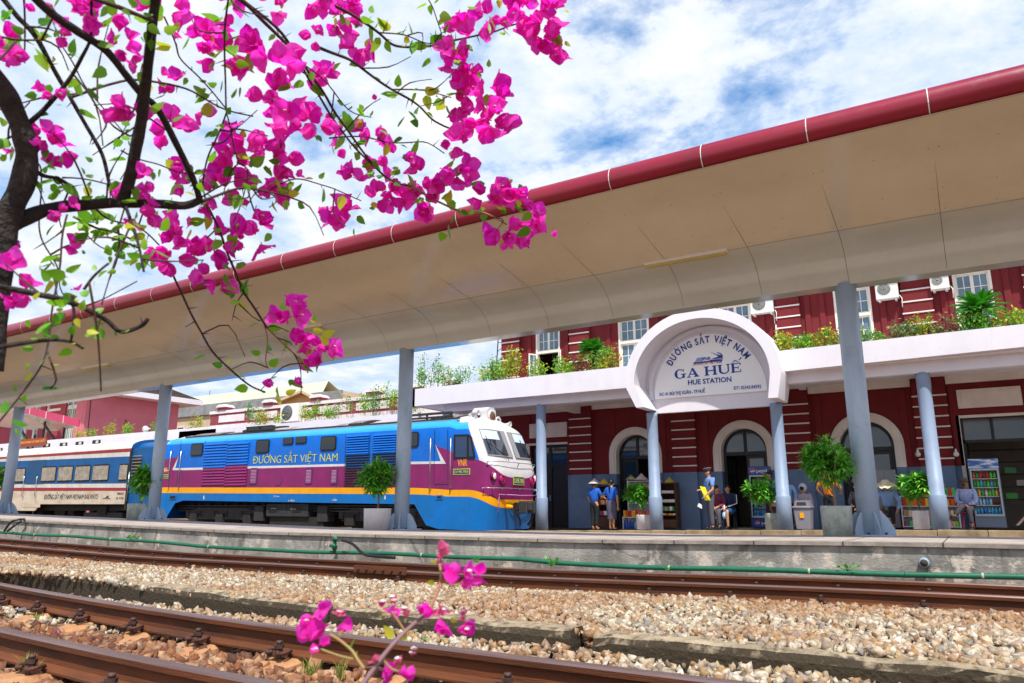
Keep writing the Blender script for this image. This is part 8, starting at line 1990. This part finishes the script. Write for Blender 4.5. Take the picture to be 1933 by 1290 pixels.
# leaves
def bleaf(mb, c, d, L_, m):
    d = d.normalized(); s = d.orthogonal().normalized(); s.rotate(Matrix.Rotation(rnd.uniform(0, 6.28), 3, d)); n_ = s.cross(d); fold = rnd.uniform(.05, .3); cv = rnd.uniform(-.2, .3); rows = [(0, .04), (.15, .55), (.35, .62), (.6, .5), (.82, .25), (1.0, .02)]; vs_ = []
    for t, wd in rows:
        for u in (-1, 0, 1): vs_.append(c+d*(t*L_)+s*(u*wd*L_*.52)+n_*(abs(u)*fold*wd*L_*.6+cv*t*t*L_))
    mb.add(vs_, [(i*3+k, i*3+k+1, (i+1)*3+k+1, (i+1)*3+k) for i in range(5) for k in range(2)], m, True)
mb = MB(); n_l = 0
big = [(448,68,34),(165,170,26),(210,30,30),(133,100,18),(70,180,22),(95,160,26),(125,165,26),(75,215,20),(225,65,22),(265,70,12),(86,280,20),(92,310,18),(118,300,16),(80,360,26),(90,375,26),(145,150,24),(355,70,14),(410,190,20),(455,165,18),(390,155,14),(300,320,16),(600,268,18),(640,60,18),(680,15,22),(700,25,16),(760,85,12),(812,65,14),(812,110,20),(880,85,16),(870,95,16),(912,55,20),(950,40,14),(772,210,24),(750,240,22),(760,260,18),(790,235,20),(815,175,14),(700,220,12),(665,200,12),(680,300,20),(700,310,18),(846,425,26),(838,440,22),(870,400,16),(897,380,18),(912,405,18),(980,395,16),(195,640,30),(215,630,26),(25,800,34),(10,780,28),(45,760,16),(55,688,14),(50,605,14),(370,500,16),(385,490,14),(320,400,16),(300,440,14),(520,755,28),(540,745,18),(590,625,16),(570,650,18),(590,655,18),(435,684,12),(60,535,12),(75,500,12),(160,480,8)]
for (px, py, s) in big:
    d = 1.25 if px < 300 else (1.5 if px < 600 else 1.7)
    if px < 60 and py > 740: d = .9
    c = AD(px, py, d); bleaf(mb, c-Vector((0, 0, 0)), Vector((rnd.gauss(0, 1), rnd.gauss(0, .4), rnd.gauss(-.4, 1))), px2m(s, d)*1.25*cth(px, py), M_bleaf if py < 600 or px < 300 else M_bleafy)
for _ in range(400):
    P = rnd.choice(BR[1:]); p = P[rnd.randint(1, len(P)-2)]; o_ = Vector((rnd.gauss(0, .008), rnd.gauss(0, .008), rnd.gauss(0, .008))); bleaf(mb, p+o_, o_ if o_.length > .003 else Vector((1, 0, 0)), px2m(rnd.uniform(16, 44), p.length)*.72, M_bleaf if rnd.random() < .85 else M_bleafy)
for (px, py, s) in FL:
    if rnd.random() < .75:
        d = 1.25 if px < 300 else (1.5 if px < 600 else 1.7); 
        if px > 500 and py > 560: d = 1.55
        for k in range(2): c = AD(px+rnd.uniform(-s, s)*.8, py+rnd.uniform(-s, s)*.8, d); bleaf(mb, c, Vector((rnd.gauss(0, 1), rnd.gauss(0, .5), rnd.gauss(0, 1))), px2m(rnd.uniform(14, 34), d)*cth(px, py), M_bleaf if rnd.random() < .7 else M_bleafy)
mb.build('leaves', bt)['kind'] = 'stuff'
# sprig at the bottom
sp_ = thing('bougainvillea_sprig', 'blurred bougainvillea sprig with pale pink flowers rising from the bottom edge', 'flowering sprig', tuple(AD(690, 1300, .72)))
M_greyst = mat('grey_stem', '#8a6a6c', '#75585c', rough=.7, ns=30)
def Bs(pts, w0, w1, d0, d1, m): return branch(pts, px2m(w0, d0)/2, px2m(w1, d1)/2, d0, d1, m, 'stem', 5, .001, sp_, False)
Bs([(660, 1330), (690, 1285), (722, 1240), (752, 1206), (780, 1180), (806, 1160)], 11, 7, .70, .72, M_greyst)
Bs([(688, 1262), (676, 1246), (664, 1228), (640, 1208), (622, 1198)], 7, 5, .70, .72, M_young); Bs([(676, 1246), (640, 1238), (606, 1226)], 5, 4, .71, .72, M_young); Bs([(765, 1192), (752, 1172), (740, 1155)], 5, 4, .72, .72, M_young)
Bs([(806, 1160), (826, 1120), (832, 1085), (828, 1060)], 5, 5, .72, .74, M_young); Bs([(832, 1092), (850, 1105), (880, 1100)], 4, 3, .73, .74, M_young); Bs([(720, 1240), (740, 1262), (765, 1268)], 5, 4, .71, .71, M_young)
for (px, py, s, m) in ((592, 1160, 30, 0), (608, 1152, 24, 0), (584, 1202, 46, 0), (600, 1218, 24, 0), (640, 1165, 26, 1), (655, 1180, 22, 0), (832, 1040, 34, 1), (826, 1062, 22, 1), (850, 1078, 30, 0), (872, 1092, 30, 0), (902, 1082, 26, 0), (722, 1142, 20, 1), (738, 1152, 22, 0), (748, 1132, 18, 1), (762, 1160, 20, 1), (812, 1144, 26, 0), (836, 1158, 30, 1), (840, 1180, 28, 0), (866, 1170, 24, 1), (882, 1182, 28, 0), (735, 1262, 28, 0), (752, 1252, 22, 1), (768, 1275, 20, 0), (702, 1248, 20, 1), (778, 1234, 16, 1)):
    d = .72*rnd.uniform(.98, 1.03); c = AD(px, py, d); mb = MB(); mm_ = [M_bract, M_bract2][m]
    for k in range(2): flower(mb, c+Vector((rnd.gauss(0, .002), 0, rnd.gauss(0, .003))), Vector((rnd.gauss(0, .6), rnd.gauss(0, .4), 1)) if m else Vector((rnd.gauss(0, 1), rnd.gauss(0, 1), rnd.gauss(0, 1))), px2m(s, d)*.95*cth(px, py)*(.75 if m else 1), mm_)
    mb.build('flower_cluster', sp_)
mb = MB()
for (px, py, s) in ((658, 1222, 24), (668, 1240, 12), (742, 1204, 26), (760, 1208, 18), (820, 1100, 16), (846, 1106, 18), (872, 1108, 16), (606, 1190, 14), (825, 1060, 16), (850, 1170, 16), (730, 1160, 14), (640, 1200, 12), (800, 1200, 14)):
    bleaf(mb, AD(px, py, .72), Vector((rnd.gauss(0, 1), 0, rnd.gauss(.3, .6))), px2m(s, .72), M_bleafy if rnd.random() < .7 else M_bleaf)
mb.build('leaves', sp_)
